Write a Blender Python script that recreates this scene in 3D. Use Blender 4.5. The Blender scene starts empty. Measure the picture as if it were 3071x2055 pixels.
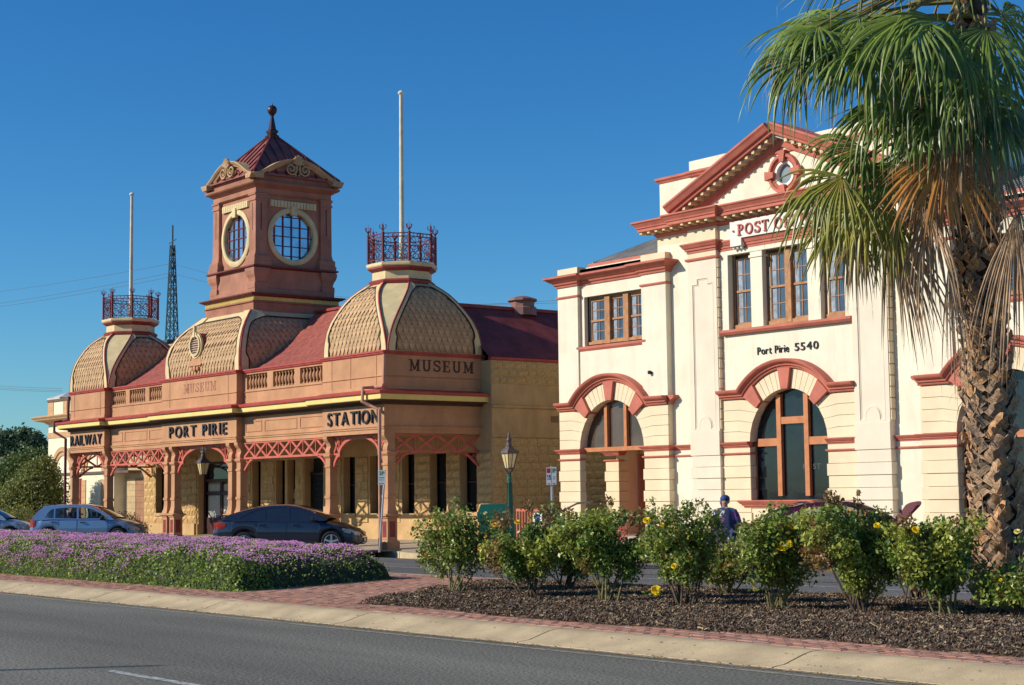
import bpy, bmesh, math, random
import numpy as np
from mathutils import Vector, Matrix, Quaternion, noise
from mathutils.geometry import tessellate_polygon
R = random.Random(7)
rad = math.radians
scene = bpy.context.scene
COL = scene.collection

# ---------------------------------------------------------------- camera, light, exposure
cam_d = bpy.data.cameras.new('camera'); cam = bpy.data.objects.new('camera', cam_d); COL.objects.link(cam)
_r = Vector((0.61888316, 0.78539414, -0.01181817)); _u = Vector((0.07915876, -0.0473931, 0.9957348)); _f = Vector((-0.78148418, 0.61717901, 0.09150162))
m = Matrix((( _r.x, _u.x, -_f.x, 0), (_r.y, _u.y, -_f.y, 0), (_r.z, _u.z, -_f.z, 1.65), (0, 0, 0, 1)))
cam.matrix_world = m
cam_d.sensor_width = 36; cam_d.lens = 58.61; cam_d.clip_start = 0.1; cam_d.clip_end = 6000
scene.camera = cam
SUN_EL = 28.0
sd = Vector((-0.469 * math.cos(rad(SUN_EL)), -0.883 * math.cos(rad(SUN_EL)), math.sin(rad(SUN_EL))))
w = bpy.data.worlds.new('World'); scene.world = w; w.use_nodes = True
nt = w.node_tree; nt.nodes.clear()
out = nt.nodes.new('ShaderNodeOutputWorld'); bg = nt.nodes.new('ShaderNodeBackground'); sky = nt.nodes.new('ShaderNodeTexSky')
sky.sky_type = 'NISHITA'; sky.sun_disc = False; sky.sun_elevation = rad(SUN_EL); sky.sun_rotation = math.atan2(sd.x, sd.y)
sky.air_density = 1.0; sky.dust_density = 0.25; sky.ozone_density = 4.5; sky.altitude = 200
hs = nt.nodes.new('ShaderNodeHueSaturation'); hs.inputs['Saturation'].default_value = 1.25; hs.inputs['Hue'].default_value = 0.500; hs.inputs['Value'].default_value = 0.77
tint = nt.nodes.new('ShaderNodeMix'); tint.data_type = 'RGBA'; tint.blend_type = 'MULTIPLY'; tint.inputs['Factor'].default_value = 1; tint.inputs['B'].default_value = (0.56, 0.86, 1.0, 1)
nt.links.new(sky.outputs[0], hs.inputs['Color']); nt.links.new(hs.outputs[0], tint.inputs['A']); nt.links.new(tint.outputs['Result'], bg.inputs['Color']); bg.inputs['Strength'].default_value = 0.15
nt.links.new(bg.outputs[0], out.inputs['Surface'])
sl = bpy.data.lights.new('sun', 'SUN'); sl.energy = 4.95; sl.angle = rad(0.5); sl.color = (1.0, 0.925, 0.81)
so = bpy.data.objects.new('sun', sl); COL.objects.link(so); so.rotation_euler = sd.to_track_quat('Z', 'Y').to_euler(); so.location = (-60, -60, 60)
vs = scene.view_settings; vs.view_transform = 'Standard'; vs.look = 'None'; vs.exposure = 0.06; vs.gamma = 1.0; vs.use_curve_mapping = False
scene.render.resolution_x = 1024; scene.render.resolution_y = 685
scene.cycles.max_bounces = 6; scene.cycles.use_denoising = True

# ---------------------------------------------------------------- materials
MATS = {}
def mat(name, col, rough=0.8, var=0.12, scale=3.0, bump=0.0, bscale=20.0, metal=0.0, spec=0.3, col2=None, dirt=0.0, sheen=0, stretch=None, coat=0.0, trans=0.0, sub=0.0):
    if name in MATS: return MATS[name]
    m = bpy.data.materials.new(name); m.use_nodes = True; nt = m.node_tree; p = nt.nodes['Principled BSDF']
    L = nt.links; tc = nt.nodes.new('ShaderNodeTexCoord')
    src = tc.outputs['Object']
    if stretch:
        mp = nt.nodes.new('ShaderNodeMapping'); mp.inputs['Scale'].default_value = stretch; L.new(src, mp.inputs[0]); src = mp.outputs[0]
    n1 = nt.nodes.new('ShaderNodeTexNoise'); n1.inputs['Scale'].default_value = scale; n1.inputs['Detail'].default_value = 8; n1.inputs['Roughness'].default_value = 0.62
    L.new(src, n1.inputs['Vector'])
    mx = nt.nodes.new('ShaderNodeMix'); mx.data_type = 'RGBA'
    c = Vector(col); c2 = Vector(col2) if col2 else c * (1 - 2.2 * var)
    hi = c * (1 + var * 0.8)
    mx.inputs['A'].default_value = (*[max(0, v) for v in c2], 1); mx.inputs['B'].default_value = (*[min(1, v) for v in hi], 1)
    mr = nt.nodes.new('ShaderNodeMapRange'); mr.inputs['From Min'].default_value = 0.3; mr.inputs['From Max'].default_value = 0.65
    L.new(n1.outputs['Fac'], mr.inputs['Value']); L.new(mr.outputs[0], mx.inputs['Factor'])
    colout = mx.outputs['Result']
    if dirt > 0:
        n3 = nt.nodes.new('ShaderNodeTexNoise'); n3.inputs['Scale'].default_value = 0.9; n3.inputs['Detail'].default_value = 9; n3.inputs['Roughness'].default_value = 0.7
        mp3 = nt.nodes.new('ShaderNodeMapping'); mp3.inputs['Scale'].default_value = (3.2, 3.2, 0.45); L.new(tc.outputs['Object'], mp3.inputs[0]); L.new(mp3.outputs[0], n3.inputs['Vector'])
        m3 = nt.nodes.new('ShaderNodeMapRange'); m3.inputs['From Min'].default_value = 0.46; m3.inputs['From Max'].default_value = 0.72; m3.inputs['To Max'].default_value = dirt
        L.new(n3.outputs['Fac'], m3.inputs['Value'])
        mx3 = nt.nodes.new('ShaderNodeMix'); mx3.data_type = 'RGBA'; L.new(m3.outputs[0], mx3.inputs['Factor']); L.new(colout, mx3.inputs['A'])
        mx3.inputs['B'].default_value = (*(c * 0.5), 1); colout = mx3.outputs['Result']
    L.new(colout, p.inputs['Base Color'])
    p.inputs['Roughness'].default_value = rough; p.inputs['Metallic'].default_value = metal; p.inputs['Specular IOR Level'].default_value = spec
    if coat: p.inputs['Coat Weight'].default_value = coat; p.inputs['Coat Roughness'].default_value = 0.03
    if bump > 0:
        n2 = nt.nodes.new('ShaderNodeTexNoise'); n2.inputs['Scale'].default_value = bscale; n2.inputs['Detail'].default_value = 6; L.new(src, n2.inputs['Vector'])
        b = nt.nodes.new('ShaderNodeBump'); b.inputs['Strength'].default_value = min(1, bump); b.inputs['Distance'].default_value = 0.02
        L.new(n2.outputs['Fac'], b.inputs['Height']); L.new(b.outputs[0], p.inputs['Normal'])
    if trans > 0:   # thin leaf: some light passes through
        t = nt.nodes.new('ShaderNodeBsdfTranslucent'); L.new(colout, t.inputs['Color'])
        ms = nt.nodes.new('ShaderNodeMixShader'); ms.inputs[0].default_value = trans
        L.new(p.outputs[0], ms.inputs[1]); L.new(t.outputs[0], ms.inputs[2])
        L.new(ms.outputs[0], nt.nodes['Material Output'].inputs['Surface'])
    MATS[name] = m; return m
def glass(name, col=(0.02, 0.025, 0.03), rough=0.04, spec=0.9):
    m = mat(name, col, rough=rough, var=0.3, scale=0.8, bump=0.05, bscale=2.0, spec=spec); return m
def leafmat(name, c1, c2, rough=0.5, trans=0.3, scale=6.0, spec=0.4):
    return mat(name, c1, col2=c2, rough=rough, var=0.35, scale=scale, trans=trans, spec=spec)

# ---------------------------------------------------------------- mesh builder
X, Y, Z = Vector((1, 0, 0)), Vector((0, 1, 0)), Vector((0, 0, 1))
class Fr:                                   # frame: origin, right, up, out
    def __init__(s, o, a=(1, 0, 0), b=(0, 0, 1), c=(0, -1, 0)):
        s.o, s.a, s.b, s.c = Vector(o), Vector(a), Vector(b), Vector(c)
    def p(s, x, y, t=0): return s.o + s.a * x + s.b * y + s.c * t
def FF(yp): return Fr((0, yp, 0))                                   # facing the street (-Y); x = world X, y = z
def FS(xp): return Fr((xp, 0, 0), (0, 1, 0), (0, 0, 1), (1, 0, 0))   # facing +X; x = world Y, y = z
PLAN = Fr((0, 0, 0), (1, 0, 0), (0, 1, 0), (0, 0, 1))
class MB:
    def __init__(s): s.v, s.f, s.mi, s.cur = [], [], [], 0
    def add(s, vs, fs):
        o = len(s.v); s.v += [tuple(v) for v in vs]; s.f += [tuple(o + i for i in f) for f in fs]; s.mi += [s.cur] * len(fs); return s
    def box(s, x0, x1, y0, y1, z0, z1):
        vs = [(x0, y0, z0), (x1, y0, z0), (x1, y1, z0), (x0, y1, z0), (x0, y0, z1), (x1, y0, z1), (x1, y1, z1), (x0, y1, z1)]
        return s.add(vs, [(0, 3, 2, 1), (4, 5, 6, 7), (0, 1, 5, 4), (1, 2, 6, 5), (2, 3, 7, 6), (3, 0, 4, 7)])
    def fbox(s, F, x0, x1, y0, y1, t0, t1):
        vs = [F.p(x, y, t) for t in (t0, t1) for x, y in ((x0, y0), (x1, y0), (x1, y1), (x0, y1))]
        return s.add(vs, [(0, 3, 2, 1), (4, 5, 6, 7), (0, 1, 5, 4), (1, 2, 6, 5), (2, 3, 7, 6), (3, 0, 4, 7)])
    def cbox(s, cx, cy, hx, hy, z0, z1): return s.box(cx - hx, cx + hx, cy - hy, cy + hy, z0, z1)
    def loft(s, rings, closed=True, cap0=True, cap1=True, loop=False):
        n = len(rings[0]); o = len(s.v); s.v += [tuple(v) for r in rings for v in r]; m = len(rings); k0 = len(s.f)
        for i in range(m if loop else m - 1):
            j = (i + 1) % m
            for k in range(n if closed else n - 1):
                l = (k + 1) % n; s.f.append((o + i * n + k, o + i * n + l, o + j * n + l, o + j * n + k))
        if cap0 and closed and not loop: s.f.append(tuple(o + k for k in range(n))[::-1])
        if cap1 and closed and not loop: s.f.append(tuple(o + (m - 1) * n + k for k in range(n)))
        s.mi += [s.cur] * (len(s.f) - k0); return s
    def plate(s, F, loops, t0, t1):          # polygon (first loop) with holes, extruded from t0 to t1
        vecs = [[Vector((x, y, 0)) for x, y in l] for l in loops]
        tris = tessellate_polygon(vecs); flat = [p for l in loops for p in l]; n = len(flat)
        vs = [F.p(x, y, t0) for x, y in flat] + [F.p(x, y, t1) for x, y in flat]
        fs = []
        for a, b, c in tris: fs += [(a + n, b + n, c + n), (c, b, a)]
        o = 0
        for l in loops:
            for k in range(len(l)):
                q = (k + 1) % len(l); fs.append((o + k, o + q, o + q + n, o + k + n))
            o += len(l)
        return s.add(vs, fs)
    def sweep(s, F, path, prof, closed=False, side=1, caps=True):   # path in frame plane, profile (n = outwards from path on its right side, t = along frame out)
        P = [Vector(p) for p in path]; n = len(P); rings = []
        for i in range(n):
            a = P[i - 1] if (i > 0 or closed) else None; b = P[(i + 1) % n] if (i < n - 1 or closed) else None
            d1 = (P[i] - a).normalized() if a is not None else None; d2 = (b - P[i]).normalized() if b is not None else None
            if d1 is None: d1 = d2
            if d2 is None: d2 = d1
            n1 = Vector((d1.y, -d1.x)) * side; n2 = Vector((d2.y, -d2.x)) * side
            mm = n1 + n2; mm = mm / max(0.25, (mm.length_squared / 2)) if mm.length > 1e-6 else n1
            rings.append([F.p(P[i].x + mm.x * q, P[i].y + mm.y * q, t) for q, t in prof])
        return s.loft(rings, True, caps, caps, loop=closed)
    def lathe(s, c, prof, n=12, axis=None, cap=True):
        c = Vector(c); rings = []
        for r, z in prof:
            if axis is None: rings.append([c + Vector((r * math.cos(2 * math.pi * k / n), r * math.sin(2 * math.pi * k / n), z)) for k in range(n)])
            else:
                ax = Vector(axis).normalized(); u = ax.orthogonal().normalized(); v = ax.cross(u)
                rings.append([c + ax * z + (u * math.cos(2 * math.pi * k / n) + v * math.sin(2 * math.pi * k / n)) * r for k in range(n)])
        return s.loft(rings, True, cap, cap)
    def tube(s, pts, r, n=6, r1=None):
        P = [Vector(p) for p in pts]; rings = []; up = None
        for i, p in enumerate(P):
            d = (P[min(i + 1, len(P) - 1)] - P[max(i - 1, 0)]).normalized()
            if up is None: up = d.orthogonal().normalized()
            up = (up - d * up.dot(d)); up = up.normalized() if up.length > 1e-5 else d.orthogonal().normalized()
            v = d.cross(up); rr = r if r1 is None else r + (r1 - r) * i / (len(P) - 1)
            if isinstance(rr, (list, tuple)): rr = rr[i]
            rings.append([p + (up * math.cos(2 * math.pi * k / n) + v * math.sin(2 * math.pi * k / n)) * rr for k in range(n)])
        return s.loft(rings)
    def bar(s, a, b, w, h, up=(0, 0, 1)):     # square bar between two points
        a, b = Vector(a), Vector(b); d = (b - a).normalized(); up = Vector(up); sd = d.cross(up)
        if sd.length < 1e-4: sd = d.cross(Vector((0, 1, 0)))
        sd.normalize(); u = sd.cross(d)
        return s.loft([[q + sd * w / 2 * i + u * h / 2 * j for i, j in ((-1, -1), (1, -1), (1, 1), (-1, 1))] for q in (a, b)])
    def mesh(s, name, mats, smooth=0, off=(0, 0, 0)):
        me = bpy.data.meshes.new(name); ox, oy, oz = off
        me.from_pydata([(x - ox, y - oy, z - oz) for x, y, z in s.v], [], s.f)
        if not isinstance(mats, (list, tuple)): mats = [mats]
        for m in mats: me.materials.append(m)
        if len(mats) > 1: me.polygons.foreach_set('material_index', s.mi)
        bm = bmesh.new(); bm.from_mesh(me); bmesh.ops.recalc_face_normals(bm, faces=bm.faces) if not getattr(s, 'open', False) else None; bm.to_mesh(me); bm.free()
        if smooth:
            me.polygons.foreach_set('use_smooth', [True] * len(me.polygons)); me.set_sharp_from_angle(angle=rad(smooth))
        me.update(); return me
    def build(s, name, mats, parent=None, smooth=0, label=None, cat=None, group=None, kind=None, loc=None):
        if parent is not None:
            r = root_of(parent); off = r.location if r.type == 'EMPTY' else (0, 0, 0)
        else: off = loc or (0, 0, 0)
        o = bpy.data.objects.new(name, s.mesh(name, mats, smooth, off)); COL.objects.link(o)
        if parent is not None: o.parent = parent
        else: o.location = off
        tag(o, label, cat, group, kind); return o
def root_of(o):
    while o.parent: o = o.parent
    return o
def tag(o, label=None, cat=None, group=None, kind=None):
    if label: o['label'] = label
    if cat: o['category'] = cat
    if group: o['group'] = group
    if kind: o['kind'] = kind
    return o
def thing(name, loc, label, cat, group=None, rz=0):
    o = bpy.data.objects.new(name, None); COL.objects.link(o); o.location = loc; o.rotation_euler = (0, 0, rz); o.empty_display_size = 0.2
    return tag(o, label, cat, group)
def inst(name, me, parent, loc, rot=None, scale=None):   # piece that shares mesh data, placed in world coordinates under its root
    o = bpy.data.objects.new(name, me); COL.objects.link(o)
    r = root_of(parent); o.parent = parent; o.location = Vector(loc) - r.location
    if rot is not None:
        if isinstance(rot, Matrix): o.rotation_mode = 'QUATERNION'; o.rotation_quaternion = rot.to_quaternion()
        else: o.rotation_euler = rot
    if scale is not None: o.scale = scale
    return o
def copy_thing(o, parent=None):
    c = o.copy(); COL.objects.link(c)
    if parent is not None: c.parent = parent
    for ch in list(o.children): copy_thing(ch, c)
    return c
def arc(cx, cy, r, a0, a1, n=16): return [(cx + r * math.cos(rad(a0 + (a1 - a0) * i / n)), cy + r * math.sin(rad(a0 + (a1 - a0) * i / n))) for i in range(n + 1)]
def rect(x0, x1, y0, y1): return [(x0, y0), (x1, y0), (x1, y1), (x0, y1)]
def stuff_mesh(name, V, F4, mats, mi=None, parent=None, label=None, cat=None, kind='stuff', off=(0, 0, 0), smooth=False, group=None):
    V = np.asarray(V, dtype=np.float32).reshape(-1, 3) - np.array(off, dtype=np.float32); F4 = np.asarray(F4, dtype=np.int32); k = F4.shape[1]; n = len(F4)
    me = bpy.data.meshes.new(name); me.vertices.add(len(V)); me.vertices.foreach_set('co', V.ravel())
    me.loops.add(n * k); me.loops.foreach_set('vertex_index', F4.ravel()); me.polygons.add(n)
    me.polygons.foreach_set('loop_start', np.arange(0, n * k, k, dtype=np.int32))
    for m in (mats if isinstance(mats, (list, tuple)) else [mats]): me.materials.append(m)
    if mi is not None: me.polygons.foreach_set('material_index', np.asarray(mi, dtype=np.int32))
    me.update(calc_edges=True); me.validate()
    if smooth: me.polygons.foreach_set('use_smooth', [True] * n)
    o = bpy.data.objects.new(name, me); COL.objects.link(o)
    if parent is not None: o.parent = parent
    else: o.location = off
    return tag(o, label, cat, group, kind)

# colours (linear base colours)
STUC = mat('salmon_stucco', (0.52, 0.272, 0.138), rough=0.85, var=0.10, scale=1.3, bump=0.12, bscale=40, dirt=0.25)
STUCD = mat('brown_stucco', (0.36, 0.155, 0.095), rough=0.85, var=0.12, scale=1.6, bump=0.12, bscale=40, dirt=0.2)
PINKB = mat('panel_stucco', (0.5, 0.22, 0.12), rough=0.85, var=0.1, scale=2)
CORAL = mat('coral_iron', (0.56, 0.13, 0.085), rough=0.55, var=0.1, scale=6)
MAROON = mat('maroon_paint', (0.28, 0.045, 0.04), rough=0.5, var=0.15, scale=3)
RAILR = mat('maroon_trim', (0.42, 0.07, 0.055), rough=0.5, var=0.12, scale=3)
IRON = mat('maroon_iron', (0.16, 0.03, 0.035), rough=0.5, var=0.15, scale=8)
YELL = mat('yellow_fascia', (0.78, 0.60, 0.20), rough=0.6, var=0.05, scale=2)
CREAM = mat('cream_paint', (0.70, 0.55, 0.29), rough=0.7, var=0.08, scale=2.5, bump=0.08, dirt=0.25)
SHING = mat('tan_shingle', (0.52, 0.33, 0.17), rough=0.75, var=0.16, scale=5, bump=0.15, bscale=30)
DARKL = mat('dark_moulding', (0.06, 0.03, 0.02), rough=0.7, var=0.2)
STONE = mat('sandstone', (0.62, 0.40, 0.17), rough=0.95, var=0.15, scale=4, bump=0.9, bscale=12, dirt=0.35)
STONEP = mat('tan_render', (0.56, 0.36, 0.165), rough=0.9, var=0.1, scale=1.5, bump=0.2, bscale=40, dirt=0.3)
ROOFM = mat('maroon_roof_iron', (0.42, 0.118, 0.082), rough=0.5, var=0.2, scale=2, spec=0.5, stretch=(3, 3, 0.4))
POW = mat('po_white', (0.79, 0.71, 0.54), rough=0.85, var=0.05, scale=1.2, bump=0.1, bscale=50, dirt=0.3)
POC = mat('po_cream', (0.76, 0.62, 0.41), rough=0.85, var=0.05, scale=1.2, bump=0.08, bscale=50, dirt=0.12)
POP = mat('po_panel', (0.74, 0.64, 0.49), rough=0.85, var=0.04, scale=1.2, bump=0.08, bscale=50, dirt=0.12)
POR = mat('po_red', (0.50, 0.15, 0.10), rough=0.7, var=0.1, scale=2.5)
WOOD = mat('orange_wood_paint', (0.50, 0.19, 0.075), rough=0.5, var=0.1, scale=5)
WOODB = mat('brown_window_wood', (0.42, 0.2, 0.085), rough=0.6, var=0.15, scale=5)
GLS = glass('window_glass', (0.012, 0.018, 0.024), spec=0.45)
GLS2 = glass('upper_window_glass', (0.06, 0.085, 0.11), rough=0.08, spec=1.0)
BLACK = mat('black_paint', (0.02, 0.022, 0.025), rough=0.45, var=0.3)
DKIN = mat('dark_interior', (0.03, 0.026, 0.024), rough=0.9, var=0.3)
GREYR = mat('grey_roof_iron', (0.42, 0.41, 0.38), rough=0.7, var=0.15, scale=2, spec=0.3)
WHITE = mat('white_paint', (0.75, 0.72, 0.62), rough=0.5, var=0.05)
# ---------------------------------------------------------------- setting: ground, roads, kerbs, paving
def asphalt(name, base, speck):
    m = bpy.data.materials.new(name); m.use_nodes = True; nt = m.node_tree; p = nt.nodes['Principled BSDF']; L = nt.links
    tc = nt.nodes.new('ShaderNodeTexCoord')
    a = nt.nodes.new('ShaderNodeTexNoise'); a.inputs['Scale'].default_value = speck; a.inputs['Detail'].default_value = 3
    b = nt.nodes.new('ShaderNodeTexNoise'); b.inputs['Scale'].default_value = 0.35; b.inputs['Detail'].default_value = 7
    mp = nt.nodes.new('ShaderNodeMapping'); mp.inputs['Scale'].default_value = (0.25, 1.6, 1); L.new(tc.outputs['Object'], mp.inputs[0]); L.new(mp.outputs[0], b.inputs['Vector'])
    vo = nt.nodes.new('ShaderNodeTexVoronoi'); vo.inputs['Scale'].default_value = speck * 0.55; L.new(tc.outputs['Object'], vo.inputs['Vector'])
    L.new(tc.outputs['Object'], a.inputs['Vector'])
    r = nt.nodes.new('ShaderNodeValToRGB'); r.color_ramp.elements[0].position = 0.36; r.color_ramp.elements[1].position = 0.66
    c = Vector(base); r.color_ramp.elements[0].color = (*(c * 0.42), 1); r.color_ramp.elements[1].color = (*(c * 1.55), 1)
    L.new(a.outputs['Fac'], r.inputs['Fac'])
    mr = nt.nodes.new('ShaderNodeMapRange'); mr.inputs['From Min'].default_value = 0.3; mr.inputs['From Max'].default_value = 0.7; mr.inputs['To Min'].default_value = 0.66; mr.inputs['To Max'].default_value = 1.3
    L.new(b.outputs['Fac'], mr.inputs['Value'])
    mx = nt.nodes.new('ShaderNodeMix'); mx.data_type = 'RGBA'; mx.blend_type = 'MULTIPLY'; mx.inputs['Factor'].default_value = 1
    L.new(r.outputs[0], mx.inputs['A']); L.new(mr.outputs[0], mx.inputs['B']); L.new(mx.outputs['Result'], p.inputs['Base Color'])
    bp = nt.nodes.new('ShaderNodeBump'); bp.inputs['Strength'].default_value = 0.7; bp.inputs['Distance'].default_value = 0.006
    L.new(vo.outputs['Distance'], bp.inputs['Height']); L.new(bp.outputs[0], p.inputs['Normal'])
    p.inputs['Roughness'].default_value = 0.85; p.inputs['Specular IOR Level'].default_value = 0.35
    return m
ASPH = asphalt('asphalt', (0.165, 0.155, 0.12), 36)
ASPH2 = asphalt('asphalt_far', (0.12, 0.12, 0.115), 30)
CONC = mat('kerb_concrete', (0.56, 0.43, 0.25), rough=0.85, var=0.13, scale=1.5, bump=0.35, bscale=60, dirt=0.3)
GUTT = mat('gutter_grit', (0.36, 0.27, 0.16), rough=0.95, var=0.35, scale=14, bump=0.8, bscale=60, dirt=0.4)
SOIL = mat('soil', (0.16, 0.115, 0.075), rough=0.95, var=0.3, scale=8, bump=0.8, bscale=30)
FOOT = mat('footpath_concrete', (0.45, 0.36, 0.26), rough=0.9, var=0.12, scale=1.2, bump=0.3, bscale=50, dirt=0.3)
EARTH = mat('dry_ground', (0.28, 0.2, 0.13), rough=0.95, var=0.2, scale=0.6, bump=0.5, bscale=10)

MB().box(-2500, 1500, -1500, 2500, -0.9, -0.2).build('ground', EARTH, kind='structure', loc=(0, 0, 0))
b = MB(); b.add([(-160, -60, 0), (60, -60, 0), (60, 11.74, 0), (-160, 11.74, 0)], [(0, 1, 2, 3)]); b.open = 1
b.build('near_road', ASPH, kind='structure')
b = MB(); b.open = 1; b.add([(-160, 19.15, 0.0), (60, 19.15, 0.0), (60, 27.16, -0.09), (-160, 27.16, -0.09)], [(0, 1, 2, 3)]); b.build('far_road', ASPH2, kind='structure')
# parking bays slope gently up from the lane to the footpath
b = MB(); b.open = 1
b.add([(-160, 24.4, -0.052), (-41.4, 24.4, -0.052), (-41.4, 28.1, 0.05), (-160, 28.1, 0.05)], [(0, 1, 2, 3)])
b.add([(-29.5, 24.4, -0.052), (40, 24.4, -0.052), (40, 30.2, 0.06), (-29.5, 30.2, 0.06)], [(0, 1, 2, 3)]); b.build('parking_bay', ASPH2, kind='structure')
# median body
b = MB(); b.open = 1; b.add([(-160, 12.4, 0.10), (60, 12.4, 0.10), (60, 18.9, 0.10), (-160, 18.9, 0.10)], [(0, 1, 2, 3)]); b.build('median_bed', SOIL, kind='structure')
# sloping kerb in cast lengths, gaps between them
kp = [(0.0, -0.1), (0.0, 0.012), (0.05, 0.02), (0.16, 0.035), (0.34, 0.085), (0.46, 0.118), (0.55, 0.132), (0.70, 0.137), (0.72, 0.13), (0.72, -0.1)]
kr = tag(bpy.data.objects.new('kerb', None), kind='structure'); COL.objects.link(kr)
js = [-98.0 + 3.86 * i for i in range(60)]
js = [x for x in js if x < 20]
sh = -30.28 - min(js, key=lambda x: abs(x + 30.28)); js = [x + sh for x in js]
for a, c in zip(js, js[1:]):
    a0, c0 = a + 0.014, c - 0.014
    n = 5; mb = MB(); rr = []
    for i in range(n + 1):
        x = a0 + (c0 - a0) * i / n; dz = 0.004 * noise.noise(Vector((x, 1, 0))); e = 0.012 if i in (0, n) else 0
        rr.append([(x - (0.0 if i not in (0, n) else 0), 11.75 + q + (0.10 if x < -34 else 0), z + dz - (e * 0.5 if 0.02 < z else 0)) for q, z in kp])
    mb.loft(rr); mb.build('kerb_section', CONC, kr, smooth=40)
MB().box(-100, 20, 12.46, 12.469, -0.05, 0.12).build('mortar_joint', GUTT, kr)
# gritty gutter edge and worn pale edge line
b = MB(); b.open = 1; seg = []
n = 260
for i in range(n + 1):
    x = -70 + 85 * i / n; y0 = 11.66 + 0.05 * noise.noise(Vector((x * 1.3, 0, 0))) + 0.03 * noise.noise(Vector((x * 7, 3, 0)))
    seg.append((x, y0)); 
b.loft([[(x, y, 0.004), (x, 11.76, 0.006)] for x, y in seg], closed=False); b.build('gutter_grit', GUTT, kind='structure')
LINEM = mat('road_line', (0.34, 0.30, 0.22), rough=0.9, var=0.25, scale=9, bump=0.4, bscale=60)
b = MB(); b.open = 1
b.loft([[(x, 11.43 + 0.02 * noise.noise(Vector((x, 5, 0))), 0.004), (x, 11.515 + 0.02 * noise.noise(Vector((x * 2, 9, 0))), 0.004)] for x, _ in seg], closed=False)
b.build('edge_line', LINEM, kind='structure')
LANE = mat('lane_paint', (0.45, 0.45, 0.42), rough=0.8, var=0.4, scale=12, bump=0.3, bscale=60)
b = MB(); b.open = 1
for k in range(-3, 3):
    x0 = -15.35 + 9.0 * k; b.loft([[(x0 + 3 * i / 12, 7.03 + 0.01 * noise.noise(Vector((i, k, 0))), 0.004), (x0 + 3 * i / 12, 7.14, 0.004)] for i in range(13)], closed=False)
b.build('lane_marking', LANE, kind='structure')
b = MB(); b.open = 1; b.add([(-60, 23.05, -0.040), (60, 23.05, -0.040), (60, 23.15, -0.041), (-60, 23.15, -0.041)], [(0, 1, 2, 3)]); b.build('far_lane_line', LANE, kind='structure')
# back kerb of the median (brick level) and far kerb
b = MB(); b.box(-150, 60, 18.9, 19.15, -0.1, 0.125); b.build('median_kerb', CONC, kind='structure')
KL = [(-160, 28.1), (-41.4, 28.1), (-39.0, 27.16), (-29.8, 27.16), (-29.5, 30.2), (40, 30.2)]
b = MB(); b.sweep(PLAN, KL, [(0.0, -0.15), (0.0, 0.04), (-0.02, 0.055), (-0.17, 0.06), (-0.17, -0.15)]); b.build('far_kerb', CONC, kind='structure')
b = MB()
for x in (-38.55, -37.45):
    b.cur = 0; b.lathe((x, 27.13, -0.012), [(0.045, 0), (0.045, 0.05)], 10, axis=(0, 1, 0))
b.build('drain_outlet', DKIN, kind='structure')
b = MB(); b.open = 1
b.add([(-160, 28.27, 0.056), (-41.3, 28.27, 0.056), (-38.9, 27.33, 0.054), (-29.65, 27.33, 0.054), (-29.35, 30.37, 0.13), (40, 30.37, 0.13), (40, 32.6, 0.26), (-41, 32.6, 0.26), (-160, 32.6, 0.26)],
      [(0, 1, 7, 8), (1, 2, 3, 4, 7), (4, 5, 6, 7)])
b.build('footpath', FOOT, kind='structure')
b = MB(); b.open = 1; b.add([(-160, 32.6, 0.26), (60, 32.6, 0.26), (60, 120, 0.3), (-160, 120, 0.3)], [(0, 1, 2, 3)]); b.build('yard', FOOT, kind='structure')

# brick paving: the pavers nearest the street edge one by one, the rest joined
PAV = [mat('paver_%s' % n, c, rough=0.9, var=0.14, scale=5, bump=0.3, bscale=50) for n, c in (('red', (0.42, 0.205, 0.135)), ('pale', (0.46, 0.26, 0.185)), ('brown', (0.35, 0.185, 0.13)))]
def paver_mesh(i):
    b = MB(); w, h = 0.1125, 0.0545; zt = 0.0
    ring = lambda e, z: [(-w + e, -h + e, z), (w - e, -h + e, z), (w - e, h - e, z), (-w + e, h - e, z)]
    b.loft([ring(0, -0.05), ring(0, -0.006), ring(0.006, 0.0)], cap0=False); return b.mesh('paver', PAV[i])
PM = [paver_mesh(i) for i in range(3)]
pav_root = tag(bpy.data.objects.new('brick_paving', None), kind='structure'); COL.objects.link(pav_root)
def mulch_edge(x):   # front edge of the rose bed
    return 13.15 + 0.10 * math.sin(x * 0.9) + 0.12 * noise.noise(Vector((x * 0.8, 2, 0)))
def in_mulch(x, y):
    if x < -22.9: return False
    l = -20.1 - (y - 13.1) * 0.62 if y < 17.6 else -22.8 + (y - 17.6) * 1.2
    return x > l and mulch_edge(x) < y < 18.35
def lant_edge(y): return -24.55 - max(0, y - 13.6) * 0.36
def in_lant(x, y): return 13.62 < y < 17.5 and x < lant_edge(y)
cand = []
y = 12.53; row = 0
while y < 18.86:
    x = -48 + (0.1175 if row % 2 else 0)
    while x < -4:
        if not in_mulch(x, y + 0.0) and not in_lant(x + 0.1, y):
            if y < 13.8 or (-29 < x < -19) or y > 18.1: cand.append((x, y))
        x += 0.232
    y += 0.116; row += 1
cand.sort(key=lambda p: p[0] * p[0] + p[1] * p[1])
cand = [c for c in cand if c[0] > -46]
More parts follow.
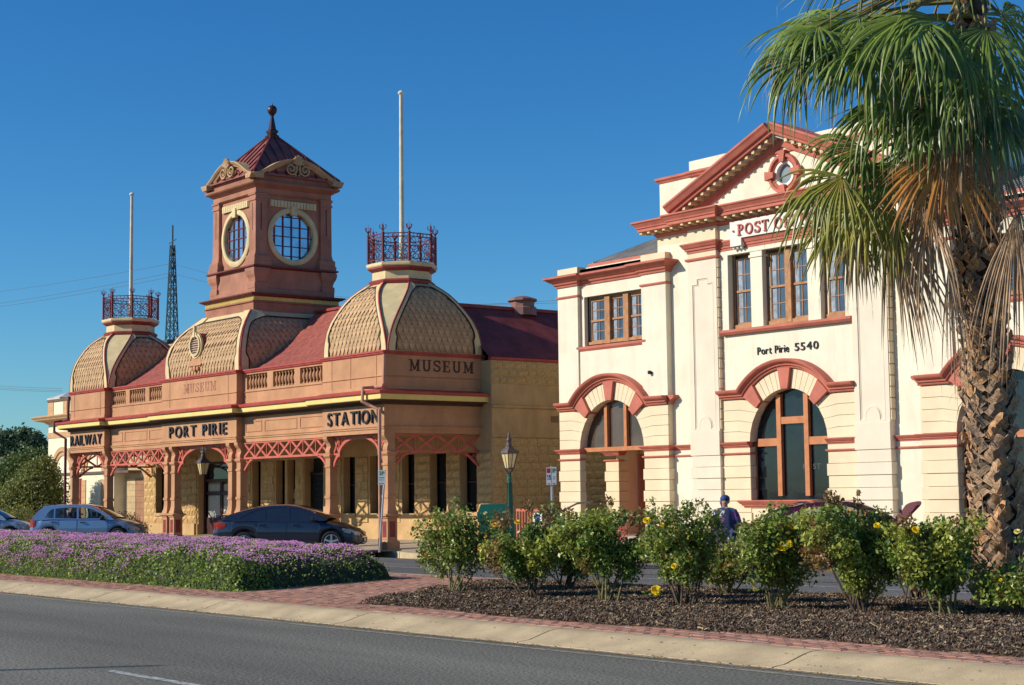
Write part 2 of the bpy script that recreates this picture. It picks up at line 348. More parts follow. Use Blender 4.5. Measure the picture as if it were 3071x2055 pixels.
# near ones that the view takes in
inview = [c for c in cand if c[0] < -6.9 - (c[1] - 12.5) * 0.55]
near, rest = inview[:300], inview[300:]
for i, (x, y) in enumerate(near):
    inst('paver', PM[R.choice((0, 0, 1, 2))], pav_root, (x, y, 0.138 + R.uniform(-.003, .003)), rot=(R.uniform(-.012, .012), R.uniform(-.012, .012), R.uniform(-.015, .015)))
b = MB()
for x, y in rest:
    b.cur = R.choice((0, 0, 1, 2)); z = 0.138 + R.uniform(-.003, .003); w, h = 0.1125, 0.0545
    b.add([(x - w, y - h, 0.09), (x + w, y - h, 0.09), (x + w, y + h, 0.09), (x - w, y + h, 0.09), (x - w, y - h, z), (x + w, y - h, z), (x + w, y + h, z), (x - w, y + h, z)],
          [(4, 5, 6, 7), (0, 1, 5, 4), (1, 2, 6, 5), (2, 3, 7, 6), (3, 0, 4, 7)])
b.open = 1; b.build('pavers', PAV, pav_root, kind='stuff')
# ---------------------------------------------------------------- lettering helpers
_fc = {}
def glyph(ch, bold=0.0):
    k = (ch, bold)
    if k in _fc: return _fc[k]
    cu = bpy.data.curves.new('tmp', 'FONT'); cu.body = ch; cu.size = 1.0; cu.offset = bold; cu.extrude = 0.0; cu.resolution_u = 4
    ob = bpy.data.objects.new('tmp', cu); COL.objects.link(ob)
    dg = bpy.context.evaluated_depsgraph_get(); me = bpy.data.meshes.new_from_object(ob.evaluated_get(dg))
    v = [tuple(p.co) for p in me.vertices]; f = [tuple(p.vertices) for p in me.polygons]
    bpy.data.objects.remove(ob); bpy.data.curves.remove(cu); bpy.data.meshes.remove(me)
    x0 = min(p[0] for p in v); x1 = max(p[0] for p in v)
    edges = {}
    for q in f:
        for i in range(len(q)):
            e = (q[i], q[(i + 1) % len(q)]); edges[e] = 1
    be = [e for e in edges if (e[1], e[0]) not in edges]
    _fc[k] = (v, f, x0, x1, be); return _fc[k]
def letters(word, F, x0, x1, y0, y1, t0, t1, m, parent, bold=0.02, gap=0.10, space=0.42, cap=0.73, sh=0):
    adv = []; x = 0
    for ch in word:
        if ch == ' ': x += space; continue
        v, f, a, c, be = glyph(ch, bold); adv.append((ch, x, a, c)); x += (c - a) + gap
    tot = x - gap; sx = (x1 - x0) / tot; sy = (y1 - y0) / cap
    for ch, px_, a, c in adv:
        v, f, _, _, be = glyph(ch, bold); n = len(v); b = MB()
        P = [(x0 + (px_ + q[0] - a) * sx, y0 + q[1] * sy) for q in v]
        vs = [F.p(x, y, t0) for x, y in P] + [F.p(x, y, t1) for x, y in P]
        fs = [tuple(i + n for i in q) for q in f] + [q[::-1] for q in f] + [(e[0], e[1], e[1] + n, e[0] + n) for e in be]
        b.add(vs, fs); b.build('letter', m, parent)
def serif_letters(word, F, x0, x1, y0, y1, t0, t1, m, parent, gap=0.13, th=0.2, thin=0.1, slab=0.085):
    # slab-serif capitals drawn from strokes in a unit-high box
    def pl(pts, w_): return ('s', pts, w_)
    S_ = [(0.60, 0.74), (0.58, 0.86), (0.46, 0.94), (0.30, 0.95), (0.15, 0.88), (0.10, 0.74), (0.17, 0.62), (0.33, 0.54), (0.50, 0.46), (0.60, 0.35), (0.58, 0.18), (0.45, 0.07), (0.28, 0.05), (0.13, 0.12), (0.08, 0.27)]
    G = {
        'M': (1.0, [pl([(.2, 0), (.2, 1)], thin + .02), pl([(.2, .97), (.5, .12)], th * .8), pl([(.5, .12), (.8, .97)], thin), pl([(.8, 0), (.8, 1)], th), ('h', 0, .36, 0), ('h', .62, 1.0, 0), ('h', 0, .3, 1), ('h', .7, 1.0, 1)]),
        'U': (.86, [pl([(.2, 1), (.2, .3), (.25, .14), (.36, .06), (.48, .05), (.6, .12), (.66, .28), (.66, 1)], th * .8), ('h', .02, .38, 1), ('h', .5, .84, 1)]),
        'S': (.68, [pl(S_, th * .8), pl([(.60, .70), (.60, .98)], .06), pl([(.08, .02), (.08, .32)], .06)]),
        'E': (.74, [pl([(.22, 0), (.22, 1)], th), pl([(.2, .5), (.52, .5)], thin), pl([(.52, .36), (.52, .64)], .06), ('h', .02, .68, 0), ('h', .02, .66, 1), pl([(.65, 0), (.65, .3)], .07), pl([(.63, 1), (.63, .72)], .07)]),
        'P': (.74, [pl([(.22, 0), (.22, 1)], th * .9), pl([(.22, .95), (.46, .95), (.6, .86), (.64, .74), (.6, .6), (.46, .5), (.22, .5)], thin + .03), ('h', .04, .42, 0), ('h', .04, .3, 1)]),
        'O': (.92, [pl([(.46 + .36 * math.cos(a), .5 + .44 * math.sin(a)) for a in [2 * math.pi * k / 20 for k in range(21)]], th * .72)]),
        'T': (.78, [pl([(.39, 0), (.39, 1)], th * .85), ('h', .22, .56, 0), ('h', .03, .75, 1), pl([(.06, 1), (.06, .76)], .06), pl([(.72, 1), (.72, .76)], .06)]),
        'F': (.68, [pl([(.2, 0), (.2, 1)], th * .9), pl([(.2, .52), (.5, .52)], thin), pl([(.5, .4), (.5, .64)], .06), ('h', .04, .4, 0), ('h', .04, .62, 1), pl([(.6, 1), (.6, .74)], .06)]),
        'I': (.42, [pl([(.21, 0), (.21, 1)], th * .9), ('h', .04, .38, 0), ('h', .04, .38, 1)]),
        'C': (.8, [pl([(.44 + .34 * math.cos(a), .5 + .44 * math.sin(a)) for a in [rad(40 + 280 * k / 16) for k in range(17)]], th * .72), pl([(.72, .98), (.72, .68)], .06)]),
    }
    xs = []; x = 0
    for ch in word:
        if ch == ' ': x += .45; continue
        xs.append((ch, x)); x += G[ch][0] + gap
    tot = x - gap; sx = (x1 - x0) / tot; sy = (y1 - y0)
    for ch, ox in xs:
        b = MB(); e = 0
        for st in G[ch][1]:
            e += 0.0012
            if st[0] == 'h':
                _, a, c, k = st; z0 = 0 if k == 0 else 1 - slab; b.fbox(F, x0 + (ox + a) * sx, x0 + (ox + c) * sx, y0 + z0 * sy, y0 + (z0 + slab) * sy, t0, t1 + e)
            else:
                P = [Vector(q) for q in st[1]]; w_ = st[2] / 2; Lp, Rp = [], []
                for i, q in enumerate(P):
                    d1 = (P[i] - P[i - 1]).normalized() if i else (P[1] - P[0]).normalized(); d2 = (P[i + 1] - P[i]).normalized() if i < len(P) - 1 else d1
                    n_ = Vector((d1.y + d2.y, -d1.x - d2.x)).normalized(); Lp.append(q + n_ * w_); Rp.append(q - n_ * w_)
                rings = []
                for l, r_ in zip(Lp, Rp):
                    l2 = (x0 + (ox + l.x) * sx, y0 + min(1.0, max(0, l.y)) * sy); r2 = (x0 + (ox + r_.x) * sx, y0 + min(1.0, max(0, r_.y)) * sy)
                    rings.append([F.p(*l2, t0), F.p(*r2, t0), F.p(*r2, t1 + e), F.p(*l2, t1 + e)])
                b.loft(rings)
        b.build('letter', m, parent)

# rock-faced stone blocks, four shapes sharing mesh data (unit length along x, height along z, face towards -Y)
def rock_mesh(k):
    r = random.Random(40 + k); b = MB(); nx, nz = 4, 3; g = []
    for j in range(nz + 1):
        row = []
        for i in range(nx + 1):
            edge = i in (0, nx) or j in (0, nz)
            row.append((i / nx - .5 if not edge or True else 0, -(0.012 if edge else r.uniform(0.028, 0.062)), (j / nz - .5)))
        g.append(row)
    vs = [p for row in g for p in row]
    vs = [(x * 0.985 + (r.uniform(-.03, .03) if abs(x) < .49 and abs(z) < .49 else 0), y, z * 0.95 + (r.uniform(-.05, .05) if abs(x) < .49 and abs(z) < .49 else 0)) for x, y, z in vs]
    fs = [(j * (nx + 1) + i, j * (nx + 1) + i + 1, (j + 1) * (nx + 1) + i + 1, (j + 1) * (nx + 1) + i) for j in range(nz) for i in range(nx)]
    n = len(vs); ring = [i for i in range(nx + 1)] + [(j) * (nx + 1) + nx for j in range(1, nz + 1)] + [nz * (nx + 1) + i for i in range(nx - 1, -1, -1)] + [j * (nx + 1) for j in range(nz - 1, 0, -1)]
    back = [(vs[i][0], 0.02, vs[i][2]) for i in ring]; vs += back
    fs += [(ring[i], n + i, n + (i + 1) % len(ring), ring[(i + 1) % len(ring)]) for i in range(len(ring))]
    b.add(vs, fs); return b.mesh('stone_block', STONE)
ROCK = [rock_mesh(k) for k in range(4)]
ROTX = Matrix(((0, -1, 0), (1, 0, 0), (0, 0, 1)))     # block turned so its face looks towards +X
cnt = {}
def stones(parent, facing, plane, u0, u1, z0, z1, hgt=0.27, length=0.55, holes=(), limit=300, name='stone_block'):
    z = z0; row = 0
    nrow = max(1, round((z1 - z0) / hgt)); hh = (z1 - z0) / nrow
    for row in range(nrow):
        z = z0 + (row + .5) * hh; u = u0; first = True
        while u < u1 - 0.02:
            L_ = length * R.uniform(.7, 1.3) * (0.6 if first and row % 2 else 1); first = False
            e = min(u1, u + L_)
            if u1 - e < 0.16: e = u1
            mid = (u + e) / 2; seg = [(u, e)]
            for h in holes:
                if h[2] - 0.02 < z < h[3] + .02:
                    ns = []
                    for a, c in seg:
                        if c <= h[0] or a >= h[1]: ns.append((a, c))
                        else:
                            if a < h[0]: ns.append((a, h[0]))
                            if c > h[1]: ns.append((h[1], c))
                    seg = ns
            for a, c in seg:
                if c - a < 0.07: continue
                k = cnt.get(root_of(parent).name, 0)
                if k >= limit: continue
                cnt[root_of(parent).name] = k + 1
                me = R.choice(ROCK); d = 1 + R.uniform(-.3, .5)
                if facing == 'F': inst(name, me, parent, ((a + c) / 2, plane, z), scale=(c - a - .012, d, hh))
                else: inst(name, me, parent, (plane, (a + c) / 2, z), rot=ROTX, scale=(c - a - .012, d, hh))
            u = e

# ---------------------------------------------------------------- railway station
ST = thing('railway_station', (-54, 31, 0.1), 'ornate salmon and maroon station with domes, iron lace verandah and square tower', 'railway station')
YF, YB, YW = 28.3, 28.57, 32.0
LP, MPx, RP = (-65.3, -62.01), (-57.0, -51.3), (-45.67, -42.14)
LC, MC, RC = (-63.62, 30.15), (-54.12, 31.25), (-43.9, 30.2)
path = [(LP[0], YW), (LP[0], YF), (LP[1], YF), (LP[1], YB), (MPx[0], YB), (MPx[0], YF), (MPx[1], YF), (MPx[1], YB), (RP[0], YB), (RP[0], YF), (RP[1], YF), (RP[1], 32.15)]
# entablature
b = MB(); b.sweep(PLAN, path, [(-0.28, 3.6), (0.0, 3.6), (0.0, 3.71), (0.03, 3.73), (0.03, 3.77), (0.055, 3.79), (0.055, 3.81), (0, 3.82), (0, 4.47), (-0.28, 4.47)])
ent = b.build('entablature', STUC, ST)
b = MB(); b.sweep(PLAN, path, [(-0.02, 4.47), (0.05, 4.47), (0.08, 4.5), (0.08, 4.54), (0.34, 4.58), (0.34, 4.60), (-0.02, 4.60)]); b.build('soffit', mat('dark_soffit', (.085, .045, .03), rough=.8), ST)  # dark brown paint, deepened to carry the shadow band under the gutter
b = MB(); b.sweep(PLAN, path, [(-0.05, 4.602), (0.37, 4.602), (0.39, 4.62), (0.39, 4.765), (-0.05, 4.765)]); b.build('fascia', YELL, ST)
b = MB(); b.sweep(PLAN, path, [(-0.05, 4.767), (0.40, 4.767), (0.46, 4.79), (0.47, 4.85), (0.44, 4.875), (0.39, 4.875), (0.37, 4.84), (0.02, 4.95), (-0.05, 4.95)]); b.build('gutter', RAILR, ST)
# parapet: plain walls on pavilions, pierced balustrade between
for pp in (path[:4], path[4:8], path[8:]):
    b = MB(); b.sweep(PLAN, pp, [(-.25, 4.9), (0.02, 4.9), (0.02, 5.02), (0, 5.04), (0, 6.0), (-.25, 6.0)]); par = b.build('parapet', STUC, ST)
bals = [[(-61.95, -60.68), (-60.33, -58.96), (-58.61, -57.3)], [(-51.07, -49.66), (-49.27, -47.87), (-47.51, -46.05)]]
for (xa, xb), hs_ in zip(((LP[1], MPx[0]), (MPx[1], RP[0])), bals):
    b = MB(); b.plate(FF(YB), [rect(xa + .001, xb - .001, 4.9, 6.0)] + [rect(p, q, 5.42, 5.94) for p, q in hs_], -0.24, -0.002); bw_ = b.build('balustrade', STUC, ST)
    for p, q in hs_:
        n = 7
        for i in range(n):
            x = p + (q - p) * (i + .5) / n
            if 'bal' not in cnt:
                mb = MB(); mb.lathe((0, 0, 0), [(.055, 0), (.055, .05), (.03, .07), (.055, .15), (.075, .24), (.06, .32), (.03, .39), (.028, .42), (.05, .45), (.055, .46), (.055, .52)], 10)
                cnt['bal'] = mb.mesh('baluster', STUC, smooth=50)
            inst('baluster', cnt['bal'], bw_, (x, YB + .11, 5.42))
b = MB(); b.sweep(PLAN, path, [(-.27, 6.0), (0.03, 6.0), (0.05, 6.03), (0.05, 6.05), (.08, 6.07), (.08, 6.12), (-.27, 6.12)]); b.build('parapet_rail', RAILR, ST)
b = MB(); b.sweep(PLAN, path, [(0.0, 5.32), (0.02, 5.325), (0.035, 5.34), (0.02, 5.355), (0.0, 5.36)]); b.build('string_course', STUC, ST)
# panels of the entablature
for xs in ([(-62.0, -60.88), (-60.72, -58.74), (-58.58, -57.3)], [(-51.12, -49.99), (-49.82, -47.67), (-47.5, -45.95)]):
    for p, q in xs:
        b = MB(); b.sweep(FF(YB), [(p, 3.93), (q, 3.93), (q, 4.33), (p, 4.33)], [(0.0, 0), (-0.02, 0.02), (-0.04, 0.02), (-0.05, 0)], closed=True); b.build('raised_panel', PINKB, ent)
# pilaster joints on parapet walls
for x in (-64.9, -62.4, -56.35, -51.9, -45.1, -44.0, -42.55): b = MB(); b.fbox(FF(YF), x - .012, x + .012, 5.04, 6.0, 0, .012); b.build('joint_strip', PINKB, par)
# names on the building
BL = mat('black_letter', (0.022, 0.026, 0.032), rough=0.5, var=0.25, scale=8)
letters('RAILWAY', FF(YF), -65.17, -62.2, 3.9, 4.33, 0.005, 0.06, BL, ent, bold=0.006, gap=0.15)
letters('PORT PIRIE', FF(YF), -56.3, -51.94, 3.92, 4.35, 0.005, 0.06, BL, ent, bold=0.006, gap=0.24, space=.5)
letters('STATION', FF(YF), -45.3, -42.40, 3.92, 4.35, 0.005, 0.06, BL, ent, bold=0.006, gap=0.18)
LETB = mat('painted_letter_dark', (0.10, 0.045, 0.035), rough=0.8, var=0.2, scale=8); LETF = mat('painted_letter_faded', (0.40, 0.17, 0.11), rough=0.85, var=0.25, scale=5)
serif_letters('MUSEUM', FF(YF), -55.25, -52.79, 5.51, 5.84, 0.001, 0.004, LETF, par)
serif_letters('MUSEUM', FS(RP[1]), 29.22, 31.72, 5.52, 5.88, 0.001, 0.004, LETB, par)

# domed roofs
def prof_at(prof, s_):
    acc = 0
    for (a, za), (c, zc) in zip(prof, prof[1:]):
        l = math.hypot(c - a, zc - za)
        if acc + l >= s_ or (c, zc) == prof[-1]:
            t = (s_ - acc) / l; return a + (c - a) * t, za + (zc - za) * t, math.atan2(zc - za, a - c)
        acc += l
SM = []
for k in range(3):
    b = MB(); w_, h_ = 0.113, 0.23; th = 0.02
    P = [(-w_, 0), (-w_ * .5, .11), (w_ * .5, .11), (w_, 0), (w_ * .5, -.115 - .004 * k), (0, -.235), (-w_ * .5, -.115 - .004 * k)]
    b.add([(x, 0.006 if y > 0 else -0.004 + y * .035, y) for x, y in P] + [(x, 0.012, y) for x, y in P], [tuple(range(7)), tuple(range(13, 6, -1))] + [(i, i + 7, (i + 1) % 7 + 7, (i + 1) % 7) for i in range(7)])
    SM.append(b.mesh('shingle', [mat('tan_shingle_%d' % k, Vector((0.52, 0.33, 0.17)) * (0.92 + .08 * k), rough=0.75, var=0.16, scale=5, bump=0.15, bscale=30)]))
shn = [0]
def dome(name, c, prof, chamfer, faces=(0, 1, 2, 3), label=None, vis=(0, 1), border=0.17, shoulder=0.42, topband=0.32, ratio=1.0, indiv=(0, 1)):
    cx, cy = c; tot = sum(math.hypot(q[0] - p[0], q[1] - p[1]) for p, q in zip(prof, prof[1:]))
    zt = prof[-1][1]; zb = prof[0][1]
    def wid(s_, z_):
        g = min(1, max(0, (z_ - zb - .1) / (zt - zb - .1))) ** 1.5 if chamfer else 0
        return s_ - s_ * .586 * g
    # core surface (octagonal rings)
    b = MB(); b.cur = 0; rings = []; N_ = 24
    for i in range(N_ + 1):
        s_, z_, _ = prof_at(prof, tot * i / N_ * .9999); w_ = min(wid(s_, z_), s_ - 0.004)
        rings.append([Vector((cx + x, cy + y, z_)) for x, y in ((-w_, -s_), (w_, -s_), (s_, -w_), (s_, w_), (w_, s_), (-w_, s_), (-s_, w_), (-s_, -w_))])
    b.loft(rings, cap0=False); d = b.build(name, [CREAM], ST, label=label)
    outn = [(0, -1), (1, 0), (0, 1), (-1, 0)]
    rest = MB()
    for fi in vis:
        nx, ny = outn[fi]; tx, ty = -ny, nx          # along the face
        if fi == 0: tx, ty = 1, 0
        def pt(u, s_, z_, o=0.0, th=0.0):
            ho = math.sin(th) * o; vo = math.cos(th) * o
            return Vector((cx + nx * (s_ + ho) + tx * u, cy + ny * (s_ + ho) + ty * u, z_ + vo))
        def half(al):
            s_, z_, th = prof_at(prof, al); w_ = wid(s_, z_) - border
            if al < shoulder: w_ -= 0.12
            elif al < shoulder + .16: w_ -= 0.12 * (1 - (al - shoulder) / .16)
            k = (al - (tot - topband - .5)) / .5
            if k > 0: w_ *= math.sqrt(max(0.0, 1 - min(1, k) ** 2 * .45))
            return w_
        # infill board and its dark outline
        A = [0.02 + (tot - topband - .02) * i / 26 for i in range(27)]
        inf = MB(); rr = []
        for al in A:
            s_, z_, th = prof_at(prof, al); h = half(al); rr.append([pt(h * k, s_, z_, .012, th) for k in (-1, -.5, 0, .5, 1)])
        inf.open = 1; inf.loft(rr, closed=False); inf.cur = 0; inf.build('shingle_bed', mat('bed', (0.40, .25, .13)), d)
        out_ = MB(); L1 = [pt(-half(al), *prof_at(prof, al)[:2], .035, prof_at(prof, al)[2]) for al in A]; L2 = [pt(half(al), *prof_at(prof, al)[:2], .035, prof_at(prof, al)[2]) for al in A]
        out_.tube(L1 + L2[::-1], 0.028, 5); out_.build('dark_moulding', DARKL, d, smooth=60)
        # border built up in cream beside the infill
        for sg in (-1, 1):
            bb = MB(); r3 = []
            for i in range(25):
                al = tot * i / 24 * .9999; s_, z_, th = prof_at(prof, al); h = half(min(al, A[-1])); w_ = wid(s_, z_)
                r3.append([pt(sg * (h + .03), s_, z_, .002, th), pt(sg * (h + .03), s_, z_, .05, th), pt(sg * (w_ - .02), s_, z_, .05, th), pt(sg * (w_ - .02), s_, z_, .002, th)])
            bb.loft(r3); bb.build('border', CREAM, d)
            tb = MB(); tb.tube([pt(sg * wid(*prof_at(prof, tot * i / 24 * .9999)[:2]), *prof_at(prof, tot * i / 24 * .9999)[:2], .03, prof_at(prof, tot * i / 24 * .9999)[2]) for i in range(25)], 0.034, 6)
            tb.build('edge_bead', RAILR if fi == 0 else MAROON, d, smooth=60)
        # shingles
        rh = 0.23; row = 0; al = 0.24
        while al < A[-1] + .04:
            s_, z_, th = prof_at(prof, al); off = 0.1125 if row % 2 else 0; hmin = half(al - .12) 
            n = 26
            for k in range(-n, n):
                u = k * .225 + off
                if abs(u) > half(max(0, al - .1)) - 0.05: continue
                if fi == 0 and name == 'central_dome' and abs(u + .37) < .36 and 0.55 < al < 1.45: continue
                p = pt(u, s_, z_, .03, th)
                # rotation: local x along face, local -y outwards, z up the slope
                ex = Vector((tx, ty, 0)); ez = Vector((-nx * math.cos(th), -ny * math.cos(th), math.sin(th))); ey = ez.cross(ex)
                if ey.dot(Vector((nx, ny, 0))) > 0: ey = -ey; 
                tilt = R.uniform(.0, .05); ez2 = (ez - ey * tilt * 0 + ey * 0).normalized()
                M3 = Matrix((ex, ey, ez2)).transposed()
                if M3.determinant() < 0: ex = -ex; M3 = Matrix((ex, ey, ez2)).transposed()
                sc = 0.99
                if shn[0] < 300 and fi in indiv:
                    inst('shingle', R.choice(SM), d, p, rot=M3); shn[0] += 1
                else:
                    me = R.choice(SM); rest.add([p + M3 @ v.co for v in me.vertices], [tuple(q.vertices) for q in me.polygons])
            al += rh; row += 1
    if rest.v: rest.open = 1; rest.build('shingles', SHING, d, kind='stuff')
    return d
P1 = [(1.79, 6.12), (1.80, 6.5), (1.80, 6.9), (1.76, 7.2), (1.68, 7.47), (1.57, 7.74), (1.43, 7.97), (1.26, 8.15), (1.08, 8.30), (.92, 8.40)]
def lantern_deck(c, d):   # octagonal drum with iron railing
    cx, cy = c; o8 = lambda r, z, a0=22.5: [Vector((cx + r * math.cos(rad(a0 + 45 * k)), cy + r * math.sin(rad(a0 + 45 * k)), z)) for k in range(8)]
    b = MB(); b.loft([o8(1.0, 8.36), o8(1.08, 8.40), o8(1.10, 8.47), o8(1.04, 8.52), o8(.98, 8.54)]); b.build('drum_moulding', MAROON, d)
    b = MB(); b.loft([o8(.98, 8.53), o8(.97, 8.80)]); b.build('drum', CREAM, d)
    b = MB(); b.loft([o8(.98, 8.79), o8(1.05, 8.84), o8(1.13, 8.88), o8(1.13, 8.93)]); b.build('drum_cornice', MAROON, d)
    b = MB(); b.loft([o8(1.14, 8.93), o8(1.17, 8.97), o8(1.17, 9.04), o8(1.0, 9.10)]); b.build('deck', CREAM, d)
    rl = MB(); v0, v1 = o8(1.10, 9.12), o8(1.10, 9.12)
    zs = (9.16, 9.86, 9.97)
    for k in range(8):
        p = v0[k]; q = v0[(k + 1) % 8]
        rl.cbox(p.x, p.y, .035, .035, 9.08, 10.02); rl.tube([(p.x, p.y, 10.02), (p.x, p.y, 10.36)], .022, 5, r1=.004)
        t = (q - p).normalized()
        for sg in (-1, 1):
            for dd in (t, Vector((t.y, -t.x, 0))):
                rl.tube([p + Z * .92 + dd * sg * .0, p + Z * 1.0 + dd * sg * .05, p + Z * 1.03 + dd * sg * .10, p + Z * 1.1 + dd * sg * .11, p + Z * 1.13 + dd * sg * .08], .014, 4)
        for z_ in zs: rl.bar((p.x, p.y, z_), (q.x, q.y, z_), .03, .03)
        L_ = (q - p).length; n_ = Vector((t.y, -t.x, 0))
        F8 = Fr((p.x, p.y, 9.16), t, (0, 0, 1), n_)
        def ring(x, y, r, th=.011, n=12): rl.tube([F8.p(x + r * math.cos(2 * math.pi * k_ / n), y + r * math.sin(2 * math.pi * k_ / n), 0) for k_ in range(n + 1)], th, 4)
        ring(L_ / 2, .35, .10); ring(L_ / 2, .35, .05)
        for i_ in (-1, 1):
            for j_ in (-1, 1):
                ring(L_ / 2 + i_ * .26, .35 + j_ * .22, .10); ring(L_ / 2 + i_ * .0, .35 + j_ * .25, .075); ring(L_ / 2 + i_ * .27, .35, .08)
                rl.bar(F8.p(L_ / 2, .35), F8.p(L_ / 2 + i_ * (L_ / 2 - .03), .35 + j_ * .33), .014, .016)
        for x_ in (.17, .34, .51, .68): rl.bar(F8.p(x_, .70), F8.p(x_, .81), .014, .016)
    rl.build('iron_railing', IRON, d)
dR = dome('dome', RC, P1, True, label='nearest dome with tan shingles, iron railing on top')
lantern_deck(RC, dR)
dL = dome('dome', LC, P1, True, label='far left dome with tan shingles, iron railing on top', indiv=())
lantern_deck(LC, dL)
P2 = [(2.80, 6.12), (2.82, 6.5), (2.80, 6.9), (2.71, 7.25), (2.52, 7.62), (2.28, 7.92), (2.05, 8.14), (1.82, 8.36)]
dM = dome('central_dome', MC, P2, False, label='broad shingled mansard dome under the tower', border=.22, indiv=())
# louvred bull's-eye dormer on the central dome
vx, vy, vz = -54.49, 28.36, 7.22
b = MB(); b.lathe((vx, vy, vz), [(.46, .05), (.46, 1.2)], 20, axis=(0, 1, 0)); dv = b.build('dormer', MAROON, dM, smooth=40)
b = MB(); b.plate(FF(vy), [arc(vx, vz, .47, 0, 360, 24)[:-1], arc(vx, vz, .345, 0, 360, 24)[:-1]], -.08, 0.0); b.build('dormer_face', CREAM, dM)
b = MB(); b.sweep(FF(vy), arc(vx, vz, .36, 0, 360, 28)[:-1], [(-.03, -.05), (-.03, .05), (.04, .05), (.04, -.05)], closed=True); b.build('vent_ring', YELL if False else CREAM, dM, smooth=40)
for i in range(8):
    z_ = vz - .29 + i * .083; hw = math.sqrt(max(.01, .34 ** 2 - (z_ - vz) ** 2)); b = MB(); b.add([(vx - hw, vy + .0, z_ - .03), (vx + hw, vy + .0, z_ - .03), (vx + hw, vy + .07, z_ + .035), (vx - hw, vy + .07, z_ + .035), (vx - hw, vy, z_ - .015), (vx + hw, vy, z_ - .015), (vx + hw, vy + .07, z_ + .05), (vx - hw, vy + .07, z_ + .05)], [(0, 1, 2, 3), (4, 5, 6, 7), (0, 1, 5, 4), (2, 3, 7, 6)])
    b.build('louvre', mat('louvre_paint', (.42, .3, .22)), dM)
b = MB(); b.plate(FF(vy + .3), [arc(vx, vz, .40, 0, 360, 20)[:-1]], -.02, 0); b.build('vent_back', DKIN, dM)
b = MB(); b.plate(FF(vy), [[(vx - .42, vz - .68), (vx + .42, vz - .68), (vx + .3, vz - .40), (vx - .3, vz - .40)]], -.5, -.03); b.fbox(FF(vy), vx - .47, vx + .47, vz - .74, vz - .68, -.5, .03)
b.plate(FF(vy), [[(vx - .36, vz - .74), (vx + .36, vz - .74), (vx + .2, vz - .9), (vx, vz - .98), (vx - .2, vz - .9)]], -.4, -.02)
for sx in (-1, 1): b.lathe((vx + sx * .22, vy, vz - .84), [(.07, -.05), (.07, .04), (.03, .05)], 8, axis=(0, -1, 0))
b.lathe((vx, vy, vz - .85), [(.1, -.05), (.1, .05), (.05, .07)], 10, axis=(0, -1, 0)); b.build('scroll_bracket', STUC, dM)
b = MB(); b.cbox(vx, vy - .02, .05, .05, vz + .3, vz + .72)
for sx in (-1, 1): b.lathe((vx + sx * .09, vy, vz + .42), [(.06, -.04), (.06, .04)], 8, axis=(0, -1, 0))
b.build('keystone', CREAM, dM)

# tower
TX, TY = -54.1, 31.32
def sq(w_, z_): return [Vector((TX - w_, TY - w_, z_)), Vector((TX + w_, TY - w_, z_)), Vector((TX + w_, TY + w_, z_)), Vector((TX - w_, TY + w_, z_))]
K = 1.005
TOWS = mat('tower_stucco', (0.42, 0.19, 0.12), rough=0.85, var=0.12, scale=1.3, bump=0.12, bscale=40, dirt=0.3)
MAR2 = mat('tower_maroon', (.17, .04, .035), rough=.6, var=.15); TROOF = mat('tower_roof_iron', (.27, .075, .06), rough=.5, var=.2, scale=2, spec=.5)
TW = bpy.data.objects.new('tower', None); COL.objects.link(TW); TW.parent = ST; TW['label'] = 'square tower with round windows under a pyramid roof'
def tl(name, rings, m, **k): b = MB(); b.loft([sq(w_, z_) for w_, z_ in rings]); return b.build(name, m, TW, **k)
tl('base', [(1.80, 8.30), (1.80, 8.68), (1.86, 8.70), (1.86, 8.74), (1.80, 8.76)], STUCD)
tl('frieze_band', [(1.79, 8.76), (1.79, 8.90)], YELL)
b = MB()
for i in range(46):
    u = -1.78 + i * 3.56 / 45
    for F_ in (Fr((TX, TY - 1.79, 0)), Fr((TX + 1.79, TY, 0), (0, 1, 0), (0, 0, 1), (1, 0, 0))): b.fbox(F_, u - .016, u + .016, 8.765, 8.90, 0, .02)
b.build('dentils', YELL, TW)
tl('ledge', [(1.83, 8.90), (1.9, 8.93), (1.99, 8.98), (1.99, 9.02), (1.72, 9.06)], MAR2)
tl('body', [(1.68, 9.03), (1.68, 9.22), (1.62, 9.26), (1.62, 9.97)], TOWS)
tl('cornice', [(1.66, 9.95), (1.76, 9.98), (1.80, 10.0), (1.80, 10.05), (1.58, 10.08)], MAR2)
